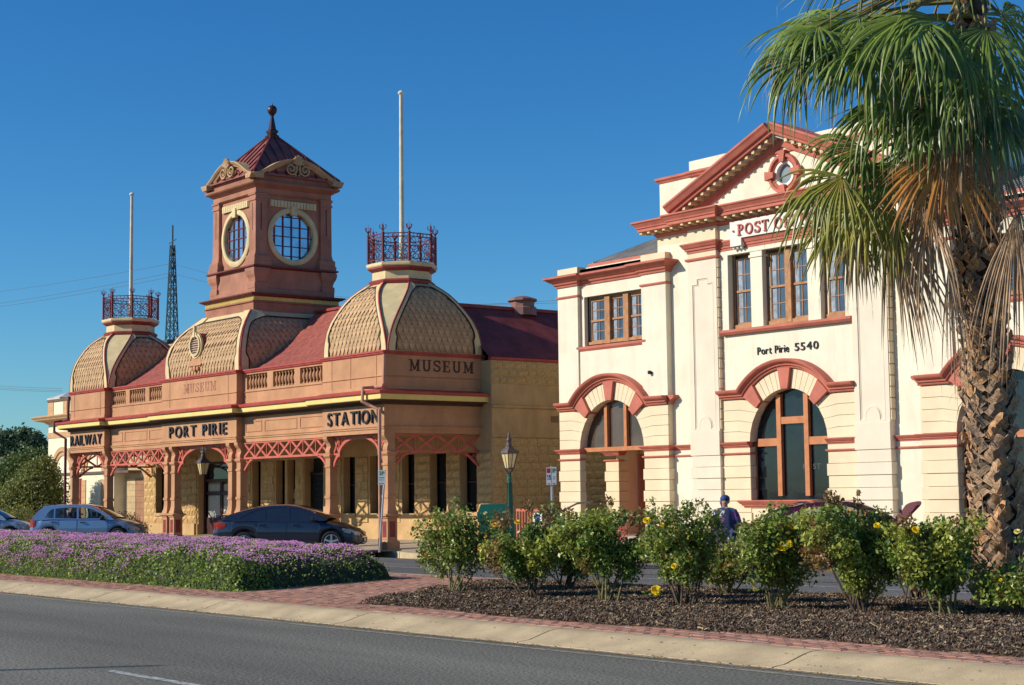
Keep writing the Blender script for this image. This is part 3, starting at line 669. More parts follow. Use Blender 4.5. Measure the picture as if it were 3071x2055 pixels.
# belfry stage: wall with round openings on each face
faces4 = [Fr((TX, TY - 1.5, 0)), Fr((TX + 1.5, TY, 0), (0, 1, 0), (0, 0, 1), (1, 0, 0)), Fr((TX, TY + 1.5, 0), (-1, 0, 0), (0, 0, 1), (0, 1, 0)), Fr((TX - 1.5, TY, 0), (0, -1, 0), (0, 0, 1), (-1, 0, 0))]
for k, F_ in enumerate(faces4):
    b = MB(); b.plate(F_, [rect(-1.499 + (.3 if k % 2 else 0), 1.499 - (.3 if k % 2 else 0), 10.06, 12.97), arc(0, 11.22, .90, 0, 360, 36)[:-1]], -.3, 0); b.build('wall', TOWS, TW)
    b = MB(); b.sweep(F_, arc(0, 11.22, .92, 0, 360, 40)[:-1], [(-.05, -.2), (-.05, .04), (-.02, .07), (.10, .07), (.15, .04), (.15, -.0)], closed=True); b.build('window_surround', CREAM, TW, smooth=40)
    g = MB(); g.plate(F_, [arc(0, 11.22, .91, 0, 360, 32)[:-1]], -.12, -.10); gp = g.build('round_window', mat('tower_glass', (.36, .50, .62), rough=.2, metal=.85, var=.12, scale=1.2), TW)
    b = MB()
    for i in range(-2, 3):
        u = i * .36 - .0; h = math.sqrt(max(.02, .86 ** 2 - u * u))
        if i != 0 or 1: b.fbox(F_, u - .02, u + .02, 11.22 - h, 11.22 + h, -.10, -.06)
        v_ = 11.22 + (i + .0) * .36; b.fbox(F_, -h, h, v_ - .016, v_ + .016, -.099, -.068)
    b.build('glazing_bars', IRON, gp)
    b = MB(); b.fbox(F_, -.12, .12, 12.0, 12.34, 0, .13); b.fbox(F_, -.98, .98, 12.28, 12.52, 0, .05)
    for i in range(14): b.fbox(F_, -.96 + i * 1.92 / 14 + .012, -.96 + (i + 1) * 1.92 / 14 - .012, 12.27, 12.50, .05, .085)
    b.build('ribbed_panel', CREAM, TW)
for sx in (-1, 1):
    for sy in (-1, 1):
        b = MB(); cx_, cy_ = TX + sx * 1.38, TY + sy * 1.38
        def sqc(h, z_): return [Vector((cx_ + i * h, cy_ + j * h, z_)) for i, j in ((-1, -1), (1, -1), (1, 1), (-1, 1))]
        b.loft([sqc(.36, 10.06), sqc(.36, 10.2), sqc(.33, 10.22), sqc(.33, 10.4), sqc(.27, 10.46), sqc(.235, 10.62), sqc(.225, 12.42), sqc(.26, 12.44), sqc(.26, 12.5), sqc(.23, 12.52), sqc(.23, 12.62), sqc(.27, 12.65), sqc(.27, 12.7)])
        b.build('corner_pilaster', TOWS, TW)
        b = MB()
        for F_, u in ((Fr((cx_, cy_ - .225, 0)), 0), (Fr((cx_ + .225, cy_, 0), (0, 1, 0), (0, 0, 1), (1, 0, 0)), 0)): b.fbox(F_, -.02, .02, 10.75, 12.35, -.01, .006)
        b.build('groove', DARKL, TW)
        b = MB(); c2x, c2y = TX + sx * 1.42, TY + sy * 1.42
        def sc2(h, z_): return [Vector((c2x + i * h, c2y + j * h, z_)) for i, j in ((-1, -1), (1, -1), (1, 1), (-1, 1))]
        b.loft([sc2(.27, 9.22), sc2(.27, 9.42), sc2(.22, 9.46), sc2(.25, 9.6), sc2(.31, 9.72), sc2(.34, 9.85), sc2(.33, 9.96)]); b.build('corner_bracket', TOWS, TW)
        for z_ in (12.45,): pass
tl('frieze', [(1.56, 12.68), (1.62, 12.72), (1.60, 12.74), (1.60, 12.93)], TOWS)
tl('top_cornice', [(1.64, 12.92), (1.70, 12.97), (1.80, 13.02), (1.84, 13.06), (1.84, 13.12), (1.6, 13.14)], STUCD)
# pyramid roof with standing seams
b = MB(); b.loft([sq(1.84, 13.36), sq(1.84, 13.42), sq(.13, 15.2)], cap0=True)
rf = b.build('roof', TROOF, TW)
b = MB()
for F_ in faces4:
    for i in range(-4, 5):
        u = i * .42
        s0 = 1.93; zt = 15.2 - abs(u) / 1.93 * 1.8
        p0 = F_.o + F_.a * u + F_.c * (.36); p0.z = 13.42; tt = max(0.02, 1 - abs(u) / 1.84)
        p1 = F_.o + F_.a * u + F_.c * (.36 - 1.72 * tt); p1.z = 13.42 + 1.79 * tt
        b = MB(); b.bar(p0, p1, .03, .06); b.build('seam', MAR2, rf)
b = MB()
for k in range(4): b.tube([sq(1.84, 13.42)[k], sq(.13, 15.22)[k]], .05, 6)
b.build('hip_ridge', MAR2, rf)
b = MB(); b.loft([[Vector((TX + i * h, TY + j * h, z_)) for i, j in ((-1, -1), (1, -1), (1, 1), (-1, 1))] for h, z_ in ((.16, 15.15), (.2, 15.25), (.12, 15.32), (.17, 15.4), (.17, 15.45), (.11, 15.5), (.04, 16.02), (.07, 16.06), (.04, 16.1))])
b.lathe((TX, TY, 16.06), [(.03, 0), (.11, .03), (.17, .1), (.19, .19), (.17, .28), (.11, .35), (.03, .38), (.01, .48)], 14); b.build('finial', mat('finial_brown', (.06, .028, .03), rough=.35), TW, smooth=35)
# segmental pediments with shell and scrolls
def swan(u):   # height of the pediment top over the face
    a = abs(u) / 1.97
    return 13.34 + 0.66 * (0.5 + 0.5 * math.cos(math.pi * min(1, a * 1.04) ** 1.25)) + .03
for F_ in faces4:
    G_ = Fr(F_.o + F_.c * .26, F_.a, F_.b, F_.c)
    us = [-1.97 + 3.94 * i / 24 for i in range(25)]
    b = MB(); b.plate(G_, [[(u, swan(u) - .12) for u in us] + [(1.75, 13.12), (-1.75, 13.12)]], -.16, -.06); b.build('pediment', STUCD, TW)
    b = MB(); b.sweep(G_, [(u, swan(u)) for u in us], [(-.17, -.28), (-.17, .02), (-.12, .05), (-.08, .10), (-.02, .15), (.02, .15), (.02, -.28)], side=-1); b.build('pediment_moulding', mat('tan_trim', (.52, .34, .18), rough=.8, var=.1), TW)
    b = MB()
    for sg in (-1, 1):
        sp = [G_.p(sg * (.29 + (.25 * (1 - k / 22)) * math.cos(k * .55 + 2.6)), 13.66 + (.25 * (1 - k / 22)) * math.sin(k * .55 + 2.6), .14) for k in range(20)]
        b.tube(sp, .035, 6); b.tube([G_.p(sg * .06, 13.42, .08), G_.p(sg * .12, 13.6, .08), G_.p(sg * .10, 13.8, .08)], .04, 6)
    for k in range(-3, 4):
        a_ = rad(90 + k * 24); b.tube([G_.p(0, 13.82, .10), G_.p(.14 * math.cos(a_), 13.82 + .16 * math.sin(a_), .13), G_.p(.2 * math.cos(a_), 13.82 + .27 * math.sin(a_), .10)], [.02, .045, .03], 6) if False else b.tube([G_.p(0, 13.82, .15), G_.p(.24 * math.cos(a_), 13.82 + .36 * math.sin(a_), .17)], .03, 6, r1=.055)
    b.build('shell_ornament', mat('tan_trim', (.5, .33, .18)), TW, smooth=50)

# corrugated roofs between the domes, and the wing roof
def corr(name, x0, x1, y0, z0, y1, z1, m, pitch=.10, amp=.016, parent=None, axis='x', sag=0.0):
    n = int((x1 - x0) / (pitch / 4)); V, F = [], []; NR = 7
    for j in range(NR):
        t = j / (NR - 1)
        for i in range(n + 1):
            x = x0 + (x1 - x0) * i / n; h = amp * math.sin(2 * math.pi * (x - x0) / pitch)
            y = y0 + (y1 - y0) * t; z_ = z0 + (z1 - z0) * t - sag * math.sin(math.pi * t) + h
            V.append((x, y, z_) if axis == 'x' else (y, x, z_))
    for j in range(NR - 1):
        o = j * (n + 1)
        F += [(o + i, o + i + 1, o + n + 2 + i, o + n + 1 + i) for i in range(n)]
    r = root_of(parent); off = tuple(r.location)
    ob = stuff_mesh(name, V, F, m, parent=parent, kind=None, off=off, smooth=True); return ob
for k, (a, c) in enumerate(((-62.6, -56.2), (-52.0, -44.6))):
    rr = corr('corrugated_roof', a, c, 28.62, 5.98, 32.0, 8.40, ROOFM, parent=ST, sag=.10)
    b = MB(); b.box(a, c, 31.86, 32.1, 8.37, 8.46); b.build('ridge_cap', MAROON, rr)
    corr('back_roof', a, c, 35.4, 6.0, 32.1, 8.40, ROOFM, parent=ST)
WR = corr('wing_roof', 31.9, 46.0, -41.58, 6.05, -44.1, 7.93, mat('roof_iron_with_shade', (.26, .06, .05), rough=.55, var=.2, scale=2), parent=ST, axis='y')  # darker iron: the shade of the slope turned from the sun is in its colour
corr('wing_roof_back', 31.9, 46.0, -46.6, 6.05, -44.1, 7.93, ROOFM, parent=ST, axis='y')
b = MB(); b.box(-44.2, -44.0, 31.9, 46, 7.90, 8.01); b.build('ridge_cap', MAROON, WR)
b = MB(); b.lathe((-44.1, 35.3, 7.75), [(.5, 0), (.5, .25), (.42, .3), (.42, .45), (.52, .5), (.50, .56), (.2, .66)], 10); b.build('roof_vent', mat('vent_metal', (.25, .13, .11), rough=.6), ST)
b = MB(); b.sweep(PLAN, [(-41.62, 46.0), (-41.62, 32.0)], [(-.12, 5.93), (0.0, 5.93), (.04, 5.97), (.04, 6.03), (0, 6.06), (-.12, 6.06)], side=-1); b.build('wing_gutter', RAILR, ST)

# verandah columns
def colm(x, y, cons='F'):
    b = MB(); c = lambda h, z_: [Vector((x + i * h, y + j * h, z_)) for i, j in ((-1, -1), (1, -1), (1, 1), (-1, 1))]
    b.loft([c(.23, .02), c(.23, .30), c(.19, .34), c(.175, .36), c(.175, 1.0), c(.21, 1.02), c(.21, 1.06), c(.27, 1.08), c(.27, 1.13), c(.20, 1.15), c(.19, 1.2), c(.16, 1.28), c(.14, 1.42), c(.135, 1.62), c(.16, 1.63), c(.16, 1.72), c(.135, 1.73), c(.135, 2.60), c(.16, 2.62), c(.16, 2.68), c(.135, 2.70), c(.135, 2.9), c(.16, 2.93), c(.19, 2.97), c(.19, 3.03), c(.14, 3.05)])
    o = b.build('verandah_column', STUC, ST)
    b = MB(); 
    for F_ in (Fr((x, y - .175, 0)), Fr((x + .175, y, 0), (0, 1, 0), (0, 0, 1), (1, 0, 0))): b.fbox(F_, -.10, .10, .45, .92, 0, .008)
    b.build('pedestal_panel', MAROON, o)
    b = MB(); pr_ = [(-.14, 3.03), (.13, 3.03), (.15, 3.10), (.14, 3.18), (.10, 3.28), (.14, 3.38), (.22, 3.47), (.25, 3.53), (.25, 3.6), (-.14, 3.6)]
    b.plate(Fr((x, y, 0), (0, -1, 0), (0, 0, 1), (1, 0, 0)), [pr_], -.12, .12)
    b.build('console_bracket', STUC, o); return o
CY = 28.56
colx = [-65.4 + .0, -62.11, -56.88, -56.31, -51.97, -51.37, -45.56, -42.28]
cols = [colm(x, CY) for x in colx]
# iron lace: lattice friezes, arches with scrolls
def lattice(F, x0, x1, n, z0=3.04, z1=3.58, posts=True):
    b = MB(); b.fbox(F, x0, x1, z0 - .03, z0 + .04, -.03, .03); b.fbox(F, x0, x1, z1 - .04, z1, -.03, .03)
    w_ = (x1 - x0) / n
    for i in range(n):
        a = x0 + i * w_
        b.bar(F.p(a + .02, z0 + .02, .008), F.p(a + w_ - .02, z1 - .02, .008), .075, .035, up=F.c); b.bar(F.p(a + .02, z1 - .02, -.008), F.p(a + w_ - .02, z0 + .02, -.008), .075, .035, up=F.c)
        if i: b.fbox(F, a - .016, a + .016, z0, z1, -.022, .022)
        b.fbox(F, a + w_ / 2 - .05, a + w_ / 2 + .05, (z0 + z1) / 2 - .045, (z0 + z1) / 2 + .045, -.02, .028)
    return b.build('lattice_frieze', CORAL, ST)
def scroll(b, F, cx, cz, r, s0=0, turns=1.6, sg=1, th=.013):
    b.tube([F.p(cx + sg * r * (1 - .75 * k / 22) * math.cos(s0 + turns * 2 * math.pi * k / 22), cz + r * (1 - .75 * k / 22) * math.sin(s0 + turns * 2 * math.pi * k / 22), 0) for k in range(23)], th, 4)
def bracket(F, x, sg, w_=.62, z0=2.62, z1=3.0):
    b = MB(); P = [(x + sg * w_ * math.sin(rad(t)) ** .9 * (t / 90) ** .15 if t else x, z1 - (z1 - z0) * math.cos(rad(t))) for t in range(0, 91, 9)]
    P = [(x + sg * (.02 + (w_) * (k / 10) ** 1.0), z0 + (z1 - z0) * (math.sin(k / 10 * math.pi / 2) ** 1.3)) for k in range(11)]
    b.sweep(F, P, [(-.035, -.03), (-.035, .03), (.035, .03), (.035, -.03)]); scroll(b, F, x + sg * .19, z1 - .13, .10, sg=sg); scroll(b, F, x + sg * .1, z1 - .30, .05, sg=sg)
    b.build('scroll_bracket', CORAL, ST)
def arch(F, x0, x1, cell=.36):
    b = MB(); zr = 3.03; zt = 3.58
    for a, c in ((x0, x0 + cell), (x1 - cell, x1)):
        b.fbox(F, a, c, zr - .03, zr + .03, -.03, .03); b.bar(F.p(a + .02, zr, .008), F.p(c - .02, zt - .03, .008), .06, .03, up=F.c); b.bar(F.p(a + .02, zt - .03, -.008), F.p(c - .02, zr, -.008), .06, .03, up=F.c)
    for a in (x0 + cell, x1 - cell): b.fbox(F, a - .022, a + .022, zr - .03, zt + .02, -.03, .03)
    b.fbox(F, x0, x1, zt - .03, zt + .02, -.028, .028)
    xm = (x0 + x1) / 2; hw = (x1 - x0) / 2 - cell
    P = [(x0 + .02, 2.60)] + [(x0 + .02 + (cell) * math.sin(rad(t)), 3.0 - .40 * math.cos(rad(t))) for t in (20, 40, 60)] 
    P = [(x0 + .02 + cell * (1 - math.cos(rad(t))) ** .8, 2.60 + .40 * math.sin(rad(t)) ** 1.4) for t in range(0, 91, 15)]
    A_ = [(xm - (hw) * math.cos(rad(t)), 3.0 + .55 * math.sin(rad(t))) for t in range(8, 181 - 7, 8)]
    Q_ = [(2 * xm - x, z_) for x, z_ in P[::-1]]
    b.sweep(F, P + A_ + Q_, [(-.045, -.04), (-.045, .04), (.045, .04), (.045, -.04)], side=1)
    for sg, xx in ((1, x0), (-1, x1)):
        scroll(b, F, xx + sg * (cell + .17), 3.44, .10, sg=sg); scroll(b, F, xx + sg * (cell + .42), 3.51, .055, sg=sg); scroll(b, F, xx + sg * .17, 2.88, .12, sg=sg); scroll(b, F, xx + sg * .10, 2.70, .06, sg=sg)
    b.build('lattice_arch', CORAL, ST)
FV = FF(CY)
arch(FV, -45.42, -42.42); arch(FV, -56.17, -52.11, cell=.42); arch(FV, -65.26, -62.25)
lattice(FV, -51.23, -45.70, 7); lattice(FV, -61.97, -57.02, 7)
bracket(FV, -51.23, 1); bracket(FV, -45.70, -1); bracket(FV, -61.97, 1); bracket(FV, -57.02, -1)
lattice(FV, -56.75, -56.44, 1); lattice(FV, -51.84, -51.50, 1)
FSr = FS(-42.28); lattice(FSr, 28.7, 32.0, 4); bracket(FSr, 28.7, 1); bracket(FSr, 32.0, -1)
FSl = FS(-65.36); lattice(FSl, 28.7, 32.0, 4); bracket(FSl, 28.7, 1); bracket(FSl, 32.0, -1)
# verandah ceiling
MB().box(LP[0] + .1, RP[1] - .3, 28.86, 31.98, 3.62, 3.66).build('ceiling', mat('ceiling_paint', (.3, .22, .12)), ST)
# downpipe on the near corner and at the far left
DP = mat('downpipe_paint', (0.50, 0.25, 0.17), rough=.6)
b = MB(); x = RP[1] + .07; y = YF - .12
b.tube([(x + .04, YF - .05, 5.98), (x + .02, YF - .07, 5.1), (x - .02, YF - .08, 5.02), (x - .46, YF - .10, 5.0), (x - .48, YF - .5, 4.97), (x - .48, YF - .52, 4.55), (x - .3, YF - .35, 4.42), (x - .02, YF - .2, 4.30), (x - .02, YF - .2, .05)], .055, 8); b.build('downpipe', DP, ST)
b = MB(); x = LP[0] - .05
b.tube([(x, YF - .05, 5.95), (x - .02, YF - .07, 4.98), (x - .5, YF - .1, 4.95), (x - .52, YF - .45, 4.9), (x - .52, YF - .45, 4.5), (x - .05, YF - .15, 4.2), (x - .05, YF - .15, .05)], .06, 8); b.build('downpipe', IRON, ST)

# main wall behind the verandah, with window and door openings
WIN = [(-64.95, -63.4, 1.1, 3.08), (-56.75, -56.1, 1.12, 3.08), (-54.95, -54.3, 1.2, 3.08), (-54.12, -53.55, 1.2, 3.08), (-50.25, -49.5, 1.1, 3.08), (-48.55, -47.8, 1.1, 3.08), (-46.6, -45.85, 1.1, 3.08), (-44.95, -44.05, 1.15, 3.06), (-43.3, -42.4, 1.15, 3.06)]
DOORS = [(-61.1, -58.4, .2, 3.15), (-52.9, -51.6, .2, 3.1)]
FW = FF(YW)
wall = MB(); wall.plate(FW, [rect(-66.05, -42.026, .1, 4.5)] + [rect(a, c, z0, z1) for a, c, z0, z1 in WIN] + [rect(a, c, z0, z1) for a, c, z0, z1 in DOORS], -.42, 0)
MWALL = wall.build('main_wall', STONEP, ST)
for a, c, z0, z1 in WIN:
    g = MB(); g.fbox(FW, a, c, z0, z1, -.36, -.34); go = g.build('window', GLS, ST)
    b = MB(); b.sweep(FW, [(a, z0), (c, z0), (c, z1), (a, z1)], [(0, -.34), (0, -.28), (-.05, -.28), (-.05, -.34)], closed=True, side=-1); b.fbox(FW, a, c, (z0 + z1) / 2 - .025, (z0 + z1) / 2 + .025, -.34, -.3); b.build('frame', mat('dark_window_wood', (.08, .035, .03), rough=.6), go)
    b = MB(); b.fbox(FW, a - .08, c + .08, z0 - .12, z0, -.3, .07); b.build('sill', STONEP, go)
DWOOD = mat('dark_door_wood', (.06, .022, .02), rough=.5)
CURT = mat('lace_curtain', (.5, .48, .42), rough=.9, var=.2, scale=20)
a, c, z0, z1 = DOORS[0]
b = MB(); b.sweep(FW, [(a, z0), (a, z1), (c, z1), (c, z0)], [(0, -.36), (0, -.22), (.09, -.22), (.09, -.36)]); b.fbox(FW, a, c, 2.35, 2.45, -.36, -.24); dd = b.build('entrance_door', DWOOD, ST)
mid = (a + c) / 2
for k, (p, q) in enumerate(((a + .09, mid - .02), (mid + .02, c - .09))):
    b = MB(); b.sweep(FW, [(p, z0 + .02), (q, z0 + .02), (q, 2.34), (p, 2.34)], [(0, -.34), (0, -.28), (-.12, -.28), (-.12, -.34)], closed=True, side=-1); b.fbox(FW, p, q, z0 + .05, z0 + .72, -.33, -.29); b.fbox(FW, p, q, 1.82, 1.95, -.33, -.285)
    b.build('door_leaf', DWOOD, dd)
    b = MB(); b.fbox(FW, p + .1, q - .1, .9, 1.8, -.345, -.335); b.fbox(FW, p + .1, q - .1, 1.97, 2.25, -.345, -.335); b.build('curtained_pane', CURT, dd)
b = MB(); b.fbox(FW, a + .1, c - .1, 2.46, 3.06, -.35, -.33); b.build('fanlight', GLS, dd)
a, c, z0, z1 = DOORS[1]
b = MB(); b.fbox(FW, a, c, z0, z1, -.41, -.4); gt = b.build('gate_recess', DKIN, ST)
b = MB()
for i in range(15): b.fbox(FW, a + (c - a) * (i + .5) / 15 - .012, a + (c - a) * (i + .5) / 15 + .012, z0, 2.5, -.28, -.25)
for i in range(7):
    for j in range(6):
        xx = a + (c - a) * (i + .5) / 7; zz = .4 + j * .38; b.bar(FW.p(xx - .08, zz, -.265), FW.p(xx + .08, zz + .3, -.265), .02, .02, up=(0, 1, 0)); b.bar(FW.p(xx + .08, zz, -.27), FW.p(xx - .08, zz + .3, -.27), .02, .02, up=(0, 1, 0))
b.fbox(FW, a, c, 2.5, 2.56, -.29, -.24); b.build('folding_gate', BLACK, ST)
# notice in the second window
b = MB(); b.fbox(FW, -54.1, -53.57, 1.25, 2.02, -.26, -.25); nb = b.build('notice_board', mat('notice_dark', (.05, .05, .045)), ST)
b = MB(); b.fbox(FW, -54.08, -53.6, 1.62, 1.86, -.249, -.244); b.build('notice_panel', mat('notice_yellow', (.6, .35, .07)), nb)
b = MB(); 
for i in range(5): b.fbox(FW, -54.05, -53.65 - .03 * (i % 2), 1.33 + i * .05, 1.345 + i * .05, -.249, -.245)
for i in range(2): b.fbox(FW, -54.05, -53.66, 1.90 + i * .05, 1.915 + i * .05, -.249, -.245)
b.build('notice_text', WHITE, nb)
# entrance piers with quoins and plinth course
plinth = MB()
for a, c in ((-66.05, -61.1), (-58.4, -52.9), (-51.6, -41.6)): plinth.fbox(FW, a, c, .1, .66, .002, .07)
plinth.build('plinth', STONEP, ST)
b = MB()
for a, c in ((-61.95, -61.2), (-58.2, -57.5)):
    b.fbox(FW, a, c, .1, .68, .071, .16); b.fbox(FW, a + .03, c - .03, .68, 3.4, .002, .04)
b.build('entrance_pier', STONEP, ST)
hol = [(a - .0, c + .0, z0 - .12, z1) for a, c, z0, z1 in WIN + DOORS]
hol += [(-61.93, -61.22, 0, 4), (-58.2, -57.5, 0, 4)]
# wing wall on the right, facing the post office
FX = FS(-41.62)
b = MB(); b.plate(FX, [rect(32.0, 46.0, .1, 5.93)], -.4, 0); WW = b.build('wing_wall', STONEP, ST)
b = MB(); b.plate(FX, [rect(32.0, 46.0, 3.58, 4.42)], 0, .03); b.plate(FX, [rect(32.0, 46.0, 4.5, 5.17)], 0, .025)
b.sweep(FX, [(32.0, 4.42), (46.0, 4.42)], [(.0, 0), (0, .06), (.02, .10), (.08, .10), (.10, .06), (.10, 0)], side=-1); b.sweep(FX, [(32.0, 3.5), (46, 3.5)], [(0, 0), (0, .05), (.08, .05), (.08, 0)], side=-1); b.build('wall_band', STONEP, WW)
b = MB(); b.fbox(FX, 34.42, 34.72, 4.0, 4.2, .03, .045); b.build('air_vent', mat('vent_brown', (.25, .14, .08)), WW)
stones(WW, 'S', -41.62, 32.02, 38.4, .35, 3.48, hgt=.262, length=.52)
stones(WW, 'S', -41.62, 32.02, 36.2, 5.2, 5.93, hgt=.243, length=.42)
stones(MWALL, 'F', YW, -46.0, -41.64, .68, 3.06, hgt=.265, length=.5, holes=hol, limit=10 ** 6)
stones(MWALL, 'F', YW, -66.03, -64.2, .68, 3.3, hgt=.29, length=.42, holes=hol, limit=10 ** 6)
stones(MWALL, 'F', YW, -63.3, -57.5, .68, 3.06, hgt=.29, length=.5, holes=hol, limit=10 ** 6)
for a, c in ((-61.92, -61.23), (-58.17, -57.53)): stones(MWALL, 'F', YW - .045, a, c, .7, 3.4, hgt=.29, length=.36, limit=10 ** 6)
cnt['n_st'] = len([o for o in bpy.data.objects if o.name.startswith('stone_block')])
b = MB()
for i, z_ in enumerate([.8 + .28 * k for k in range(8)]):
    for x0_, x1_ in ((-57.4, -56.85), (-56.0, -55.05), (-53.5, -52.95), (-51.5, -50.35), (-49.4, -48.65), (-47.7, -46.7)):
        x = x0_
        while x < x1_ - .1:
            e = min(x1_, x + R.uniform(.3, .55)); b.fbox(FW, x + .008, e - .008, z_, z_ + .265, 0, R.uniform(.02, .05)); x = e
b.build('stone_blocks', STONE, MWALL, kind='stuff')
# back and side masses so the building is solid
MB().box(-66.0, -41.7, 32.43, 36.0, .1, 6.0).build('rear_block', STONEP, ST)
MB().box(-42.3, -41.63, 32.004, 32.45, 4.49, 5.93).build('corner_infill', STONEP, ST)
MB().box(-46.4, -42.05, 36.0, 46.0, .1, 5.9).build('wing_body', STONEP, ST)
# flagpoles
for (cx, cy), z1, lb in ((RC, 14.72, 'tall cream flagpole rising from the railed top of the nearest dome'), (LC, 14.35, 'thin cream flagpole on the far left dome beside the lattice mast')):
    b = MB(); b.tube([(cx, cy, 9.08), (cx, cy, 9.5), (cx, cy, z1 - .06)], [.095, .085, .06], 10); o = b.build('flagpole', mat('flagpole_paint', (.66, .60, .45), rough=.5), None, smooth=40, label=lb, cat='flagpole', group='flagpoles on the station domes', loc=(cx, cy, 9.08))
    b = MB(); b.lathe((cx, cy, z1 - .07), [(.06, 0), (.1, .03), (.11, .07), (.07, .12), (.02, .15)], 10)
    q = bpy.data.objects.new('truck_cap', b.mesh('truck_cap', WHITE, 40, (cx, cy, 9.08))); COL.objects.link(q); q.parent = o
# ---------------------------------------------------------------- post office
PO = thing('post_office', (-30, 33, 0.2), 'cream two-storey post office with red trim, arches and a pediment', 'post office')
YA, YS = 32.0, 32.2          # face of piers and pilasters / plain wall strips
FA, FSx = FF(YA), FF(YS)
XM = -29.27                  # centre line
def mirror(x): return 2 * XM - x
def cornice(name, F, x0, x1, z0, z1, out, m=POR, parent=None, ends=True, back=-.1):
    # stepped moulding along x, returned at both ends
    h = z1 - z0; pr = [(0, z0), (.12 * out, z0 + .02 * h), (.15 * out, z0 + .22 * h), (.38 * out, z0 + .27 * h), (.42 * out, z0 + .45 * h), (.62 * out, z0 + .52 * h), (.85 * out, z0 + .74 * h), (out, z0 + .84 * h), (out, z0 + .97 * h), (.8 * out, z1), (back, z1), (back, z0)]
    yp = F.o.y; P = [(x0, yp + .25), (x0, yp), (x1, yp), (x1, yp + .25)] if ends else [(x0, yp), (x1, yp)]
    b = MB(); b.sweep(PLAN, P, pr); return b.build(name, m, parent or PO)
def thin(F, x0, x1, z0, z1, out, m=POR, name='string_course', parent=None):
    yp = F.o.y; b = MB(); b.sweep(PLAN, [(x0, yp + .2), (x0, yp), (x1, yp), (x1, yp + .2)], [(-.05, z0), (out * .6, z0), (out, (z0 + z1) / 2), (out, z1), (-.05, z1)]); return b.build(name, m, parent or PO)
def rust(F, x0, x1, z0, z1, parent, depth=.21, m=POC, inset=True):   # banded masonry courses: each its own block
    zz = [z1 - .305 * k for k in range(int((z1 - z0) / .305) + 2)]
    for k, zt in enumerate(zz):
        zb = max(z0, zt - .305)
        if zt - zb < .05: break
        pr = .028 if k % 2 else 0.0
        b = MB(); e = .009
        c0 = [F.p(x0 - pr, 0, 0)]
        x_0, x_1 = x0 - pr, x1 + pr
        rings = []
        for t, ee in ((-depth, 0), (pr - e, 0), (pr, e)): rings.append([F.p(x_0 + ee, zb + .004 + ee, t), F.p(x_1 - ee, zb + .004 + ee, t), F.p(x_1 - ee, zt - .004 - ee, t), F.p(x_0 + ee, zt - .004 - ee, t)])
        b.loft(rings, cap0=False); b.build('masonry_course', m, parent)
def bent_courses(F, cx, x_out, zs, zimp, r, parent, m=POC, sg=-1):   # blocks beside the arch whose joints bend towards its centre
    pts = []
    for i in range(len(zs) - 1):
        zb, zt = zs[i], zs[i + 1]
        def inner(z_, nm):
            a = math.asin(min(1, max(0, (z_ - zimp) / r * .86))); return (cx + sg * r * math.cos(a), zimp + r * math.sin(a))
        ib, it = inner(zb + .0, 0), inner(zt, 0)
        xk = cx + sg * (r + .42)
        p = [(x_out, zb + .006), (xk, zb + .006), (ib[0] + sg * .0, min(ib[1], zb) + .006), (it[0], min(it[1], zt - .0) - .006), (xk, zt - .006), (x_out, zt - .006)]
        if sg > 0: p = p[::-1]
        b = MB(); b.plate(F, [p], -.2, .0); b.build('masonry_course', m, parent)
